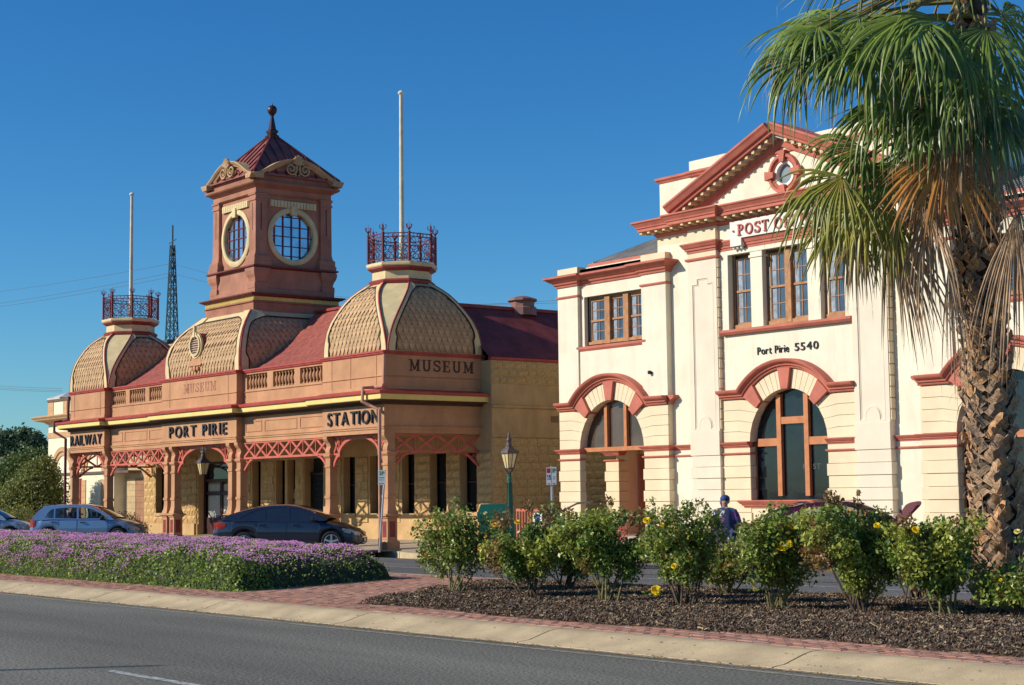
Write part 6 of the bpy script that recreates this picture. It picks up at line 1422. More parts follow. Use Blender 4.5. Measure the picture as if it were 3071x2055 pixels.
# ---------------------------------------------------------------- street furniture
LG = mat('lamp_green', (.035, .13, .085), rough=.45, var=.15); LM = mat('lamp_metal', (.10, .075, .07), rough=.5, var=.2); LGL = mat('lamp_pane', (.66, .52, .24), rough=.25, spec=.6, var=.1, scale=4)
def lantern(parent, x, y, z0, s=1.0):
    b = MB(); wf = .62; c = lambda h, z_: [Vector((x + i * h * s * wf, y + j * h * s * wf, z0 + z_ * s)) for i, j in ((-1, -1), (1, -1), (1, 1), (-1, 1))]
    b.loft([c(.155, 0), c(.285, .44)]); b.build('lamp_pane', LGL, parent)
    b = MB()
    for i, j in ((-1, -1), (1, -1), (1, 1), (-1, 1)): b.bar((x + i * .16 * s * wf, y + j * .16 * s * wf, z0 - .01), (x + i * .295 * s * wf, y + j * .295 * s * wf, z0 + .45 * s), .022, .022)
    for h, z_ in ((.165, -.02), (.30, .44)):
        p = c(h, z_)
        for k in range(4): b.bar(p[k], p[(k + 1) % 4], .025, .025)
    for i, j in ((0, -1), (1, 0)): b.bar((x + i * .16 * s * wf, y + j * .16 * s * wf, z0), (x + i * .29 * s * wf, y + j * .29 * s * wf, z0 + .45 * s), .014, .014)
    b.build('lamp_frame', LM, parent)
    b = MB(); b.loft([c(.33, .45), c(.33, .47), c(.20, .58), c(.13, .63), c(.12, .66)]); b.lathe((x, y, z0 + .65 * s), [(.09 * s, 0), (.10 * s, .04), (.075 * s, .09), (.065 * s, .14), (.085 * s, .17), (.07 * s, .22), (.04 * s, .26), (.05 * s, .31), (.03 * s, .34), (.012 * s, .42)], 12)
    for p in c(.33, .47): b.lathe(p, [(.02, 0), (.02, .03), (.005, .06)], 6)
    b.build('lamp_hood', LM, parent, smooth=40)
# positions from photo column and depth
q = P3(1523, 46.0, .05)
sl_ = thing('street_lamp', tuple(q), 'green fluted lamp post with one square lantern before the side wall', 'street lamp')
x, y = q.x, q.y; zt = zat(1404, 1523, 46.0)
b = MB(); prof = [(.22, 0), (.22, .25), (.17, .3), (.17, .75), (.13, .85), (.10, 1.0), (.085, 1.1), (.062, zt - q.z - .35), (.075, zt - q.z - .33), (.075, zt - q.z - .28), (.055, zt - q.z - .25), (.06, zt - q.z - .16), (.085, zt - q.z - .14)]
b.lathe((x, y, q.z), prof, 12); b.build('post', LG, sl_, smooth=25)
b = MB()
for k in range(12):
    a = 2 * math.pi * k / 12; b.tube([(x + .088 * math.cos(a), y + .088 * math.sin(a), q.z + 1.1), (x + .066 * math.cos(a), y + .066 * math.sin(a), zt - .4)], .009, 3)
b.build('fluting', LG, sl_)
b = MB()
for sx in (-1, 1): b.tube([(x, y, zt - .16), (x + sx * .11, y, zt - .08), (x + sx * .12, y, zt - .02), (x + sx * .16, y, zt)], .014, 5); b.tube([(x, y, zt - .16), (x, y + sx * .11, zt - .08), (x, y + sx * .16, zt)], .014, 5)
b.build('lantern_cradle', LM, sl_)
lantern(sl_, x, y, zt, s=.9)
# lantern hanging in the station entrance arch
lx, ly = -53.95, 28.42; lz = 2.55
hl = thing('hanging_lantern', (lx, ly, 3.5), 'square glazed lantern hanging in the middle arch of the verandah', 'lantern')
lantern(hl, lx, ly, lz, s=.92)
b = MB(); b.tube([(lx, ly, lz + 1.05), (lx, ly, 3.56)], .018, 5); scroll(b, FF(ly), lx - .12, 3.4, .1, sg=-1); scroll(b, FF(ly), lx + .12, 3.4, .1); b.build('hanger', LM, hl)
# parking signs
POLE = mat('galvanised_pole', (.42, .43, .45), rough=.4, metal=.7, var=.1); SIGNW = mat('sign_white', (.72, .72, .70), rough=.5, var=.03); SG = mat('sign_green', (.04, .20, .09), rough=.5); SR = mat('sign_red', (.55, .04, .03), rough=.5); SB = mat('sign_blue', (.03, .09, .35), rough=.5)
RT, TOC = Vector((.619, .785, 0)), Vector((.781, -.617, 0))
q = P3(1133, 49.0, .05); s1 = thing('parking_sign', tuple(q), 'leaning pole with a white two-hour parking sign by the corner column', 'sign', 'parking signs')
topz = zat(1410, 1150, 49); tp = P3(1151, 49.0, topz)
b = MB(); b.tube([q, tp], .03, 8); b.build('pole', POLE, s1, smooth=40)
F1 = Fr(P3(1141, 48.9, 0), RT, (0.0, 0, 1), TOC); zb_, zt_ = zat(1455, 1141, 48.9), zat(1411, 1141, 48.9)
b = MB(); b.fbox(F1, -.11, .11, zb_, zt_, 0, .006); pl_ = b.build('sign_plate', SIGNW, s1)
letters('2P', F1, -.07, .07, zt_ - .14, zt_ - .03, .006, .009, SG, s1, bold=.02)
b = MB(); b.fbox(F1, -.07, .07, zb_ + .2, zb_ + .22, .006, .008); b.fbox(F1, -.07, .05, zb_ + .14, zb_ + .155, .006, .008); b.build('sign_text', SG, s1)
b = MB(); b.fbox(F1, -.08, .06, zb_ + .03, zb_ + .05, .006, .008); b.build('sign_arrow', SR, s1)
q = P3(1649, 43.0, .05); s2 = thing('parking_sign', tuple(q), 'straight pole with paired disabled and one-hour parking plates', 'sign', 'parking signs')
zt2 = zat(1400, 1648, 43); b = MB(); b.tube([q, (q.x, q.y, zt2)], .032, 8); b.build('pole', POLE, s2, smooth=40)
F2 = Fr((q.x, q.y, 0), RT, (0, 0, 1), TOC); za, zb2 = zat(1455, 1648, 43), zat(1403, 1648, 43)
b = MB(); b.fbox(F2, -.135, -.008, za, zb2, .035, .041); b.build('sign_plate', SIGNW, s2); b = MB(); b.fbox(F2, .008, .125, za + .01, zb2 + .01, .035, .041); b.build('sign_plate', SIGNW, s2)
b = MB(); b.fbox(F2, -.125, -.03, zb2 - .14, zb2 - .02, .041, .043); b.build('red_panel', SR, s2)
b = MB(); b.fbox(F2, -.12, -.03, zb2 - .31, zb2 - .19, .041, .043); b.build('blue_panel', SB, s2)
b = MB(); b.lathe(F2.p(-.082, zb2 - .21, .043), [(.012, 0), (.012, .003)], 8, axis=TOC); b.tube([F2.p(-.082, zb2 - .22, .045), F2.p(-.08, zb2 - .26, .045), F2.p(-.055, zb2 - .26, .045), F2.p(-.045, zb2 - .29, .045)], .006, 4)
b.tube([F2.p(-.085 + .028 * math.cos(a / 3), zb2 - .27 + .028 * math.sin(a / 3), .045) for a in range(7, 19)], .005, 4); b.build('wheelchair_symbol', SIGNW, s2)
letters('1P', F2, .025, .105, zb2 - .13, zb2 - .02, .041, .044, SG, s2, bold=.02)
b = MB(); b.fbox(F2, .03, .10, zb2 - .25, zb2 - .235, .041, .043); b.fbox(F2, .03, .09, zb2 - .30, zb2 - .285, .041, .043); b.build('sign_text', SG, s2); b = MB(); b.fbox(F2, .03, .09, za + .03, za + .05, .041, .043); b.fbox(F2, -.11, -.04, za + .02, za + .04, .041, .043); b.build('sign_arrow', SR, s2)
# green litter bin with perforated sides
q = P3(1476, 41.5, .05); rb = thing('litter_bin', (0, 0, 0), 'dark green perforated litter bin with sloped hood behind the first rose bush', 'litter bin')
BG = mat('bin_green', (.008, .075, .05), rough=.45, var=.1)
b = MB(); b.box(-.31, .31, -.31, .31, .05, .98); b.build('bin_body', BG, rb)
b = MB(); b.plate(FF(-.34), [[(-.34, .98), (.34, .98), (.34, 1.22), (.12, 1.42), (-.34, 1.22)]], -.68, 0) if False else b.plate(Fr((-.34, 0, 0), (0, 1, 0), (0, 0, 1), (-1, 0, 0)), [[(-.34, .98), (.34, .98), (.34, 1.18), (.0, 1.40), (-.34, 1.18)]], -.68, 0); b.build('bin_hood', BG, rb)
b = MB()
for F_ in (FF(-.311), Fr((.311, 0, 0), (0, 1, 0), (0, 0, 1), (1, 0, 0))):
    for i in range(9):
        for j in range(13): b.fbox(F_, -.26 + i * .065 - .014, -.26 + i * .065 + .014, .12 + j * .062, .148 + j * .062, 0, .002)
b.build('perforation', DKIN, rb)
rb.location = q; rb.rotation_euler = (0, 0, rad(38))
# red railings and handrail by the post office porch
rl_ = thing('railing', (-38.9, 30.4, .15), 'red steel railing panel beside the post office porch', 'railing')
b = MB(); F_ = Fr((-39.35, 31.2, 0), (1, 0, 0), (0, 0, 1), (0, -1, 0)); b.fbox(F_, 0, 1.1, 1.18, 1.26, 0, .05); b.fbox(F_, 0, 1.1, .25, .30, 0, .05)
b.build('rail', POR, rl_)
for i in range(9): b = MB(); b.fbox(F_, i * .13, i * .13 + .035, .2, 1.2, .005, .04); b.build('baluster', POR, rl_)
bs = thing('blue_sign', (-38.1, 31.0, .9), 'small blue and white notice on the railing end', 'sign'); 
b = MB(); b.fbox(FF(31.0), -38.32, -37.92, .72, 1.14, 0, .02); b.build('sign_plate', SIGNW, bs); b = MB(); b.fbox(FF(31.0), -38.24, -38.0, .8, 1.1, .02, .025); b.build('blue_panel', SB, bs)
hr = thing('handrail', (-36.6, 31.4, .2), 'sloping steel handrail rising into the post office porch', 'handrail')
b = MB(); b.tube([(-36.95, 30.3, .95), (-36.95, 31.5, 1.40), (-36.95, 32.1, 1.45)], .03, 8); b.tube([(-36.95, 30.4, .15), (-36.95, 30.4, .98)], .025, 6); b.build('rail', POLE, hr, smooth=40)
for k, (px, dp, w_, lb) in enumerate(((1740, 38.5, .9, 'rounded red bench back in front of the post office porch'), (1800, 38.0, 1.0, 'low red bench seat right of the porch handrail'))):
    q = P3(px, dp, .05); bn = thing('bench', (0, 0, 0), lb, 'bench', 'red benches by the porch')
    b = MB(); b.box(-w_ / 2, w_ / 2, -.2, .2, .42, .47); b.build('seat', RAILR, bn)
    b = MB()
    for i in range(3): b.box(-w_ / 2, w_ / 2, .2, .24, .55 + i * .13, .65 + i * .13)
    b.build('backrest', RAILR, bn)
    for sx in (-1, 1): b = MB(); b.box(sx * w_ * .42 - .03, sx * w_ * .42 + .03, -.18, .2, 0, .43); b.build('leg', RAILR, bn)
    bn.location = q; bn.rotation_euler = (0, 0, rad(20 * k))
# lamp column behind the photographer whose shadow lies on the road
lc = thing('street_light', (-22.6, -5.75, 0), 'plain street light column standing on the near side of the road', 'street light')
b = MB(); b.tube([(-22.6, -5.75, 0), (-22.6, -5.75, 8.1)], .12, 10, r1=.05); b.build('pole', POLE, lc)
b = MB(); b.cbox(-22.6, -5.75, .25, .25, 0, .12); b.build('base_plate', POLE, lc)
# ---------------------------------------------------------------- lantana bed
rs = np.random.RandomState(5)
def npnoise(x, y, s, seed=0):
    r = np.random.RandomState(seed); o = np.zeros_like(x)
    for k in range(10):
        a = r.uniform(0, 6.28); f = s * r.uniform(.5, 1.8); o += np.sin(f * (x * np.cos(a) + y * np.sin(a)) + r.uniform(0, 6.28)) / 3.2
    return o
def lant_h(x, y):
    xe = -24.5 - np.maximum(0, y - 13.6) * .34
    d1 = (y - 13.5) ; d2 = (17.55 - y); d3 = (xe - x) * .93
    top = .80 - .11 * np.clip((x + 34) / 9, 0, 1) + .05 * npnoise(x, y, 2.2, 1) + .025 * npnoise(x, y, 7, 2)
    d = np.minimum(np.minimum(d1, d2 * .7) * 1.0, d3 * .40)
    f = np.clip(d / .42, 0, 1); return .10 + (top - .10) * np.sqrt(np.clip(1 - (1 - f) ** 2.2, 0, 1)), d
def lant_pts(r, n):
    x = -24.0 - 36 * r.uniform(0, 1, n) ** 1.15; y = 13.45 + 4.2 * np.concatenate([r.uniform(0, 1, n // 2), r.uniform(0, .22, n - n // 2) ** 1.0]); z, d = lant_h(x, y)
    ok = d > -.06 + .05 * r.uniform(size=n); x, y, z, d = x[ok], y[ok], z[ok], d[ok]
    # push samples on the steep rim down its face
    k = r.uniform(0, 1, len(x)); face = (d < .36) & (k < .8); z = np.where(face, .12 + (z - .12) * r.uniform(.05, 1, len(x)), z)
    y = np.where(face, y - .06 * r.uniform(size=len(x)), y)
    z = z + .03 * r.normal(size=len(x)); return np.stack([x, y, np.maximum(z, .13)], 1), None, np.ones(len(x))
LAL = [leafmat('lantana_leaf', (.34, .42, .07), (.15, .22, .04), scale=3), leafmat('lantana_leaf_dark', (.20, .29, .05), (.09, .14, .03), scale=3)]
LB = thing('lantana_bed', (-30, 16, .1), 'long low bed of lilac-flowering ground cover on the median', 'flower bed'); LB['kind'] = 'stuff'
V, F = leaf_cards(140000, lambda r, n: lant_pts(r, n), .056, 3, aspect=.7); stuff_mesh('foliage', V, F, LAL, mi=rs.randint(0, 2, len(F)), parent=LB, off=(-30, 16, .1))
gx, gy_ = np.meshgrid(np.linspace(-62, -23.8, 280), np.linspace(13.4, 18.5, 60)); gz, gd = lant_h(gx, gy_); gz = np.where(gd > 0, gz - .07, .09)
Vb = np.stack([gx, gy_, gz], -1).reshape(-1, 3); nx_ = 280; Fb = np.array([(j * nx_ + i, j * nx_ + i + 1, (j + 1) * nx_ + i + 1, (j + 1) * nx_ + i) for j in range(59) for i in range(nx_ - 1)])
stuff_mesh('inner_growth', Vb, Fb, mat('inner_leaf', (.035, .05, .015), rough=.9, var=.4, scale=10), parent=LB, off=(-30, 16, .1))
def flower_pts(r, n):
    x = -24.3 - 36 * r.uniform(0, 1, n) ** 1.1; y = 13.6 + 4.0 * r.uniform(0, 1, n); z, d = lant_h(x, y)
    cl = npnoise(x, y, 5, 4) + .6 * npnoise(x, y, 12, 6); keep = (d > .10 * r.uniform(.2, 1, n)) & (r.uniform(size=n) < np.clip(.75 + .35 * cl, .12, 1) * np.where(d < .3, .55, 1)) & (r.uniform(size=n) < np.where(d < .14, .25, 1))
    x, y, z = x[keep], y[keep], z[keep]; return np.stack([x, y, z + .035 + .03 * r.uniform(size=len(x))], 1)
FP = flower_pts(np.random.RandomState(9), 105000)
_q = np.random.RandomState(77); _x = -24.6 - 34 * _q.uniform(size=14000) ** 1.1; _z = .2 + .55 * _q.uniform(size=14000) ** .45; _k = (_q.uniform(size=14000) < np.clip(.42 + .4 * npnoise(_x, _z * 3, 5, 8), .08, .9)) & (_x < -27 - 3 * _q.uniform(size=14000)); FP = np.concatenate([FP, np.stack([_x[_k], 13.47 + .09 * _q.uniform(size=_k.sum()), np.minimum(_z[_k], lant_h(_x[_k], np.full(_k.sum(), 13.9))[0])], 1)])
r_ = np.random.RandomState(10); s = r_.uniform(.011, .021, len(FP))
octv = np.array([(1, 0, 0), (0, 1, 0), (-1, 0, 0), (0, -1, 0), (0, 0, .8), (0, 0, -.5)])
V = (FP[:, None, :] + octv[None] * s[:, None, None]).reshape(-1, 3); base = np.arange(len(FP)) * 6
fo = np.array([(0, 1, 4), (1, 2, 4), (2, 3, 4), (3, 0, 4)]); F = (base[:, None, None] + fo[None]).reshape(-1, 3)
LFL = [mat('lilac_flower', (.68, .26, .52), rough=.7, var=.2, scale=20), mat('pink_flower', (.76, .36, .58), rough=.7, var=.2, scale=20), mat('purple_flower', (.50, .18, .44), rough=.7, var=.2, scale=20)]
stuff_mesh('blossom', V, F, LFL, mi=np.repeat(r_.choice(3, len(FP), p=[.5, .25, .25]), 4), parent=LB, off=(-30, 16, .1))

# ---------------------------------------------------------------- mulch of the rose bed
MLM = [mat('mulch_brown', (.17, .105, .065), rough=.95, var=.3, scale=20), mat('mulch_grey', (.28, .22, .16), rough=.95, var=.3, scale=20), mat('mulch_dark', (.07, .045, .03), rough=.95, var=.3, scale=20), mat('straw', (.48, .36, .2), rough=.9, var=.2, scale=20)]
n = 150000; r = np.random.RandomState(21); x = -23.4 + 19 * r.uniform(size=n); y = 13.0 + 5.4 * r.uniform(size=n) ** 1.15
ok = np.array([in_mulch(a, c) or (in_mulch(a + .1, c + .08) and r.uniform() < .5) for a, c in zip(x, y)]); x, y = x[ok], y[ok]; n = len(x)
def mz(x, y): return .155 + .05 * np.clip((y - 13.2) / .8, 0, 1) + .014 * npnoise(x, y, 6, 31)
z = mz(x, y) + r.uniform(0, .022, n); a = r.uniform(0, np.pi, n); L_ = r.uniform(.012, .075, n) * r.uniform(.5, 1, n); wd = r.uniform(.004, .014, n)
mi = r.choice(4, n, p=[.48, .2, .26, .06]); L_ = np.where(mi == 3, L_ * 1.7, L_); wd = np.where(mi == 3, wd * .35, wd)
dx, dy = np.cos(a) * L_ / 2, np.sin(a) * L_ / 2; px_, py_ = -np.sin(a) * wd / 2, np.cos(a) * wd / 2; tz_ = r.uniform(-.014, .022, n); tw = r.uniform(-.008, .008, n)
V = np.stack([np.stack([x - dx - px_, y - dy - py_, z - tz_ + tw], 1), np.stack([x + dx - px_, y + dy - py_, z + tz_ + tw], 1), np.stack([x + dx + px_, y + dy + py_, z + tz_ - tw], 1), np.stack([x - dx + px_, y - dy + py_, z - tz_ - tw], 1)], 1).reshape(-1, 3)
MR = thing('mulch', (-15, 15, .1), 'bark mulch and straw covering the rose bed', 'mulch'); MR['kind'] = 'stuff'
stuff_mesh('bark_chips', V, np.arange(4 * n).reshape(n, 4), MLM, mi=mi, parent=MR, off=(-15, 15, .1))
gx, gy_ = np.meshgrid(np.linspace(-23.4, 2, 220), np.linspace(13.0, 18.5, 50)); inside = np.array([[in_mulch(a, c) for a, c in zip(ra_, rb_)] for ra_, rb_ in zip(gx, gy_)])
gz = np.where(inside, mz(gx, gy_) - .008, .08); Vb = np.stack([gx, gy_, gz], -1).reshape(-1, 3); Fb = np.array([(j * 220 + i, j * 220 + i + 1, (j + 1) * 220 + i + 1, (j + 1) * 220 + i) for j in range(49) for i in range(219)])
stuff_mesh('mulch_base', Vb, Fb, mat('mulch_soil', (.16, .105, .065), rough=1, var=.3, scale=15, bump=.9, bscale=60), parent=MR, off=(-15, 15, .1))

# ---------------------------------------------------------------- rose bushes
RL = [leafmat('rose_leaf', (.20, .28, .05), (.085, .13, .03), scale=5, rough=.35, spec=.5), leafmat('rose_leaf_light', (.38, .40, .07), (.20, .24, .045), scale=5, rough=.4), leafmat('rose_leaf_red', (.30, .17, .06), (.15, .10, .04), scale=5, rough=.4)]
CANE = mat('rose_cane', (.26, .22, .09), rough=.8, var=.3, scale=10); CANED = mat('rose_wood', (.13, .09, .06), rough=.9, var=.3, scale=10)
def bloom_mesh(k):
    rr = random.Random(70 + k); b = MB()
    for ring, (n_, r0, tilt) in enumerate(((5, .012, 75), (6, .022, 55), (7, .034, 30), (8, .044, 8))):
        for i in range(n_):
            a = 2 * math.pi * i / n_ + ring * .5 + rr.uniform(-.2, .2); t = rad(tilt + rr.uniform(-10, 10)); L1 = .030 + .004 * ring
            d = Vector((math.cos(a), math.sin(a), 0)); s_ = Vector((-math.sin(a), math.cos(a), 0)); up = d * math.cos(t) + Z * math.sin(t); p0 = d * (.3 * r0) + Z * .01
            w_ = .018 + .003 * ring
            b.add([p0 - s_ * w_ * .4, p0 + s_ * w_ * .4, p0 + up * L1 * .7 + s_ * w_, p0 + up * L1 + s_ * w_ * .4 + d * .004, p0 + up * L1 - s_ * w_ * .4 + d * .004, p0 + up * L1 * .7 - s_ * w_], [(0, 1, 2, 3, 4, 5)])
    b.open = 1; return b.mesh('bloom', [mat('rose_yellow', (.85, .60, .02), rough=.5, var=.15, scale=30), mat('rose_pale', (.85, .70, .25), rough=.5, var=.15, scale=30), mat('rose_orange', (.85, .38, .03), rough=.5, var=.15, scale=30)][k])
BLM = [bloom_mesh(k) for k in range(3)]
def rose(px, depth, span, ytop, label, seed, blooms=(), n=3400, shape=None, red=.09, zb=.17):
    """span: left and right photo columns of the crown; shape: extra leafy shoots (column, row, radius)"""
    rr = random.Random(seed); q = P3(px, depth, zb); t = thing('rose_bush', tuple(q), label, 'rose bush', 'rose bushes in the median bed')
    zt_ = zat(ytop, px, depth); b = MB(); tips = []
    wl = (px - span[0] + 30) / 5000 * depth; wr_ = (span[1] - px + 30) / 5000 * depth; H = zt_ - zb
    blobs = []
    for k in range(11):
        a = rr.uniform(0, 6.28); lat = rr.uniform(-1.0 * wl, 1.0 * wr_) if k % 3 else rr.uniform(-.35 * wl, .35 * wr_); dp = rr.uniform(-.35, .35); h = H * rr.uniform(.52, 1.0) * (1 - .12 * abs(lat) / max(wl, wr_))
        base = q + RT * rr.uniform(-.13, .13) + TOC * rr.uniform(-.1, .1); tip = Vector((q.x, q.y, zb + h)) + RT * lat + TOC * dp
        mid = base.lerp(tip, .45) + Z * .08 + RT * rr.uniform(-.06, .06); b.tube([base, base.lerp(mid, .6) , mid, tip.lerp(mid, .3), tip], rr.uniform(.012, .020), 5, r1=.004); tips.append((base, mid, tip))
        for j in range(3):
            t0 = .35 + .2 * j; o_ = mid.lerp(tip, t0); e_ = o_ + RT * rr.uniform(-.25, .25) + TOC * rr.uniform(-.2, .2) + Z * rr.uniform(.05, .25); b.tube([o_, e_], .005, 4, r1=.002); blobs.append((e_.x, e_.y, e_.z, .16, .16, .14))
        blobs.append((tip.x, tip.y, tip.z - .04, .12, .12, .17)); blobs.append((*(mid.lerp(tip, .55)), .22, .22, .2)); blobs.append((*(base.lerp(mid, .9) + RT * rr.uniform(-.2, .2)), .15, .15, .15)) if k % 2 else None
        blobs.append((*(mid.lerp(tip, .15)), .17, .17, .18))
    for cx_, cy_, r_ in (shape or ()):
        p = P3(cx_, depth + rr.uniform(-.2, .2)); z_ = zat(cy_, cx_, depth); blobs.append((p.x, p.y, z_, r_, r_, r_ * 1.1)); b.tube([Vector((q.x, q.y, zb + H * .45)), Vector((p.x, p.y, z_))], .007, 4, r1=.003)
    b.build('canes', [CANE if seed % 2 else CANED], t)
    for m_i, nn in ((0, int(n * (1 - red - .22))), (1, int(n * .22)), (2, int(n * red))):
        pass
    V, F = blob_leaves(blobs, int(n * 2.15), .062, seed, droop=.35, shell=.2); z_ok = V.reshape(-1, 4, 3)[:, 0, 2] > zb + .18; 
    Vv = V.reshape(-1, 4, 3)[z_ok]; F = np.arange(4 * len(Vv)).reshape(-1, 4); rn = np.random.RandomState(seed)
    stuff_mesh('foliage', Vv.reshape(-1, 3), F, RL, mi=rn.choice(3, len(F), p=[1 - red - .26, .26, red]), parent=t, kind=None, off=tuple(q))
    for (bx_, by_, k, sc) in blooms:
        p = P3(bx_, depth - .35, 0); p.z = zat(by_, bx_, depth - .35); inst('bloom', BLM[k], t, p, rot=(rr.uniform(-.4, .4) + .8, rr.uniform(-.3, .3), rad(38)), scale=(sc * .6, sc * .6, sc * .6))
    return t
rose(1370, 25.7, (1262, 1485), 1520, 'leftmost rose bush, loose and open, in front of the litter bin', 1, [(1272, 1660, 2, .8), (1450, 1540, 1, .9)], 2900, [(1362, 1500, .10), (1268, 1668, .12), (1290, 1600, .14), (1440, 1560, .12)])
rose(1572, 24.2, (1440, 1690), 1530, 'second rose bush from the left, broad, below the lamp post', 2, [(1545, 1567, 0, 1.3), (1478, 1574, 2, 1.0), (1643, 1590, 0, .8), (1450, 1610, 2, .7), (1432, 1645, 2, .8)], 4300, [(1575, 1520, .12), (1500, 1560, .16), (1640, 1545, .15), (1480, 1640, .16), (1665, 1640, .15)])
rose(1815, 23.0, (1680, 1935), 1520, 'third rose bush, peaked, before the post office porch', 3, [(1768, 1600, 1, .7)], 4000, [(1818, 1505, .10), (1700, 1540, .12), (1720, 1600, .16), (1895, 1560, .12), (1745, 1690, .13)])
rose(2050, 22.0, (1920, 2125), 1530, 'fourth rose bush with yellow blooms left of the woman', 4, [(1932, 1562, 0, 1.5), (1976, 1575, 0, 1.1), (2011, 1697, 0, 1.3), (1955, 1768, 0, 2.0), (2050, 1590, 1, 1.0)], 4200, [(1945, 1505, .07), (2050, 1540, .12), (2090, 1508, .07), (1945, 1560, .12), (2110, 1520, .06), (1930, 1790, .10), (2125, 1640, .12)])
rose(2310, 21.0, (2215, 2430), 1550, 'fifth rose bush right of the woman with a pair of large yellow blooms', 5, [(2366, 1580, 0, 1.6), (2331, 1645, 0, 1.9), (2352, 1632, 0, 1.8), (2312, 1655, 1, 1.2), (2478, 1610, 1, .8)], 4300, [(2300, 1530, .12), (2340, 1525, .09), (2230, 1590, .13), (2400, 1570, .13), (2215, 1690, .14), (2250, 1740, .14)])
rose(2560, 20.2, (2400, 2680), 1510, 'sixth rose bush, tallest, directly in front of the maroon car', 6, [(2470, 1550, 0, .8), (2618, 1577, 0, 1.2), (2535, 1535, 2, .8)], 5200, [(2480, 1490, .10), (2505, 1520, .12), (2560, 1510, .07), (2562, 1480, .04), (2440, 1560, .15), (2640, 1560, .15), (2420, 1660, .16), (2580, 1540, .10)])
rose(2820, 19.6, (2670, 2930), 1570, 'seventh rose bush at the left foot of the palm trunk', 7, [(2733, 1590, 0, 1.4), (2730, 1643, 2, .6)], 4600, [(2700, 1570, .14), (2860, 1560, .09), (2770, 1620, .16), (2880, 1600, .12), (2690, 1660, .13), (2750, 1700, .13)])
rose(3040, 19.3, (2960, 3120), 1720, 'low rose bush in the shade at the right foot of the palm', 8, [(3035, 1595, 1, 1.1), (2980, 1737, 0, .6)], 2600, [(3040, 1620, .08), (3060, 1690, .13), (2990, 1750, .12)], zb=.17)
rose(2990, 17.6, (2900, 3110), 1700, 'small dark rose bush nearest the right edge of the picture', 9, [], 1500, [(3010, 1760, .10)], zb=.16) if False else None
rose(2720, 22.6, (2640, 2860), 1600, 'rear rose bush behind the sixth and seventh ones', 10, [], 2400, [])
rose(2170, 24.3, (2110, 2260), 1650, 'rear rose bush with reddish leaves in front of the woman', 11, [], 1900, [(2110, 1650, .12)], red=.22)
rose(1690, 26.2, (1600, 1790), 1590, 'rear rose bush with pink buds behind the second and third ones', 12, [], 2400, [], red=.2)
# broken clods and grass tufts at the paving edge are left to the mulch

# ---------------------------------------------------------------- fan palm
PB = P3(2978, 20.5, .17)
PT = thing('fan_palm', tuple(PB), 'tall fan palm with drooping green and dead orange leaves in the median', 'palm')
TRK = mat('palm_trunk', (.10, .065, .04), rough=.95, var=.35, scale=10, bump=1, bscale=20)
BOOT = [mat('leaf_base_%d' % k, c, rough=.85, var=.3, scale=7, bump=.6, bscale=18, stretch=(1, 1, 3)) for k, c in enumerate(((.46, .29, .17), (.57, .36, .205), (.34, .23, .15), (.62, .34, .16)))]
def tc(z):   # trunk centre and radius with height
    t = (z - .2) / 7.; px = 2980 - 28 * min(1, max(0, t * 1.6)); c = P3(px, 20.5, z); rr_ = .315 - .045 * min(1, max(0, (z - .9) / 1.6)) - .02 * t
    if z < .9: rr_ = .33
    return c, rr_
b = MB(); rings = []
for i in range(30):
    z = .12 + 8.0 * i / 29; c, rr_ = tc(z); rings.append([c + Vector((math.cos(2 * math.pi * k / 20), math.sin(2 * math.pi * k / 20), 0)) * (rr_ * .86 + .012 * math.sin(k * 5 + i)) for k in range(20)])
b.loft(rings); b.build('trunk', TRK, PT, smooth=60)
def boot_mesh(k):
    rr = random.Random(90 + k); b = MB(); n = 6; rings = []; L_ = rr.uniform(.18, .25)
    for i in range(n):
        t = i / (n - 1); w_ = (.095 - .018 * t + .012 * math.sin(t * 9 + k)) ; o = .01 + .085 * t ** 1.5; z_ = L_ * t - .03; th = .026 * (1 - .35 * t)
        rings.append([(-w_, o * .9 + .02, z_), (-w_ * .5, o + .035, z_ + .004), (0, o + .042 + .01 * math.sin(k), z_), (w_ * .5, o + .035, z_ + .008), (w_, o * .9 + .02, z_), (w_ * .6, o + .03 - th, z_), (0, o + .03 - th, z_ - .004), (-w_ * .6, o + .03 - th, z_)])
    if k % 2: rings[-1] = [(x * (1.1 if x > 0 else .7), y, z_ + (.05 if x > 0 else -.03) + rr.uniform(-.015, .015)) for x, y, z_ in rings[-1]]
    b.loft(rings); return b.mesh('leaf_base', BOOT[k % 4])
BM = [boot_mesh(k) for k in range(8)]
nb = 0; rest = MB(); row = 0; z = .22
while z < 7.4:
    c, rr_ = tc(z); nn = 11
    for i in range(nn):
        a = 2 * math.pi * (i + (row % 2) * .5) / nn + R.uniform(-.06, .06) + row * .03; d = Vector((math.cos(a), math.sin(a), 0)); lean = (1 if (row + i) % 2 else -1) * R.uniform(.5, .95)
        p = c + d * (rr_ * .82); up = (Z + Vector((-d.y, d.x, 0)) * lean).normalized(); s_ = d.cross(up).normalized(); up2 = s_.cross(d).normalized()
        M3 = Matrix((-s_, d, up2)).transposed(); M3 = M3 if M3.determinant() > 0 else Matrix((s_, d, up2)).transposed(); sc = R.uniform(.7, 1.0) * (1 if z < 3 else .85)
        facing = d.dot(TOC) > -.15
        if facing and nb < 300 and z < 6.9: inst('leaf_base', R.choice(BM), PT, p, rot=M3, scale=(sc, sc, sc)); nb += 1
        elif facing or i % 2:
            me = R.choice(BM); rest.add([p + M3 @ (v.co * sc) for v in me.vertices], [tuple(q_.vertices) for q_ in me.polygons])
    z += .138; row += 1
if rest.v: rest.build('leaf_bases', BOOT[0], PT, kind='stuff')
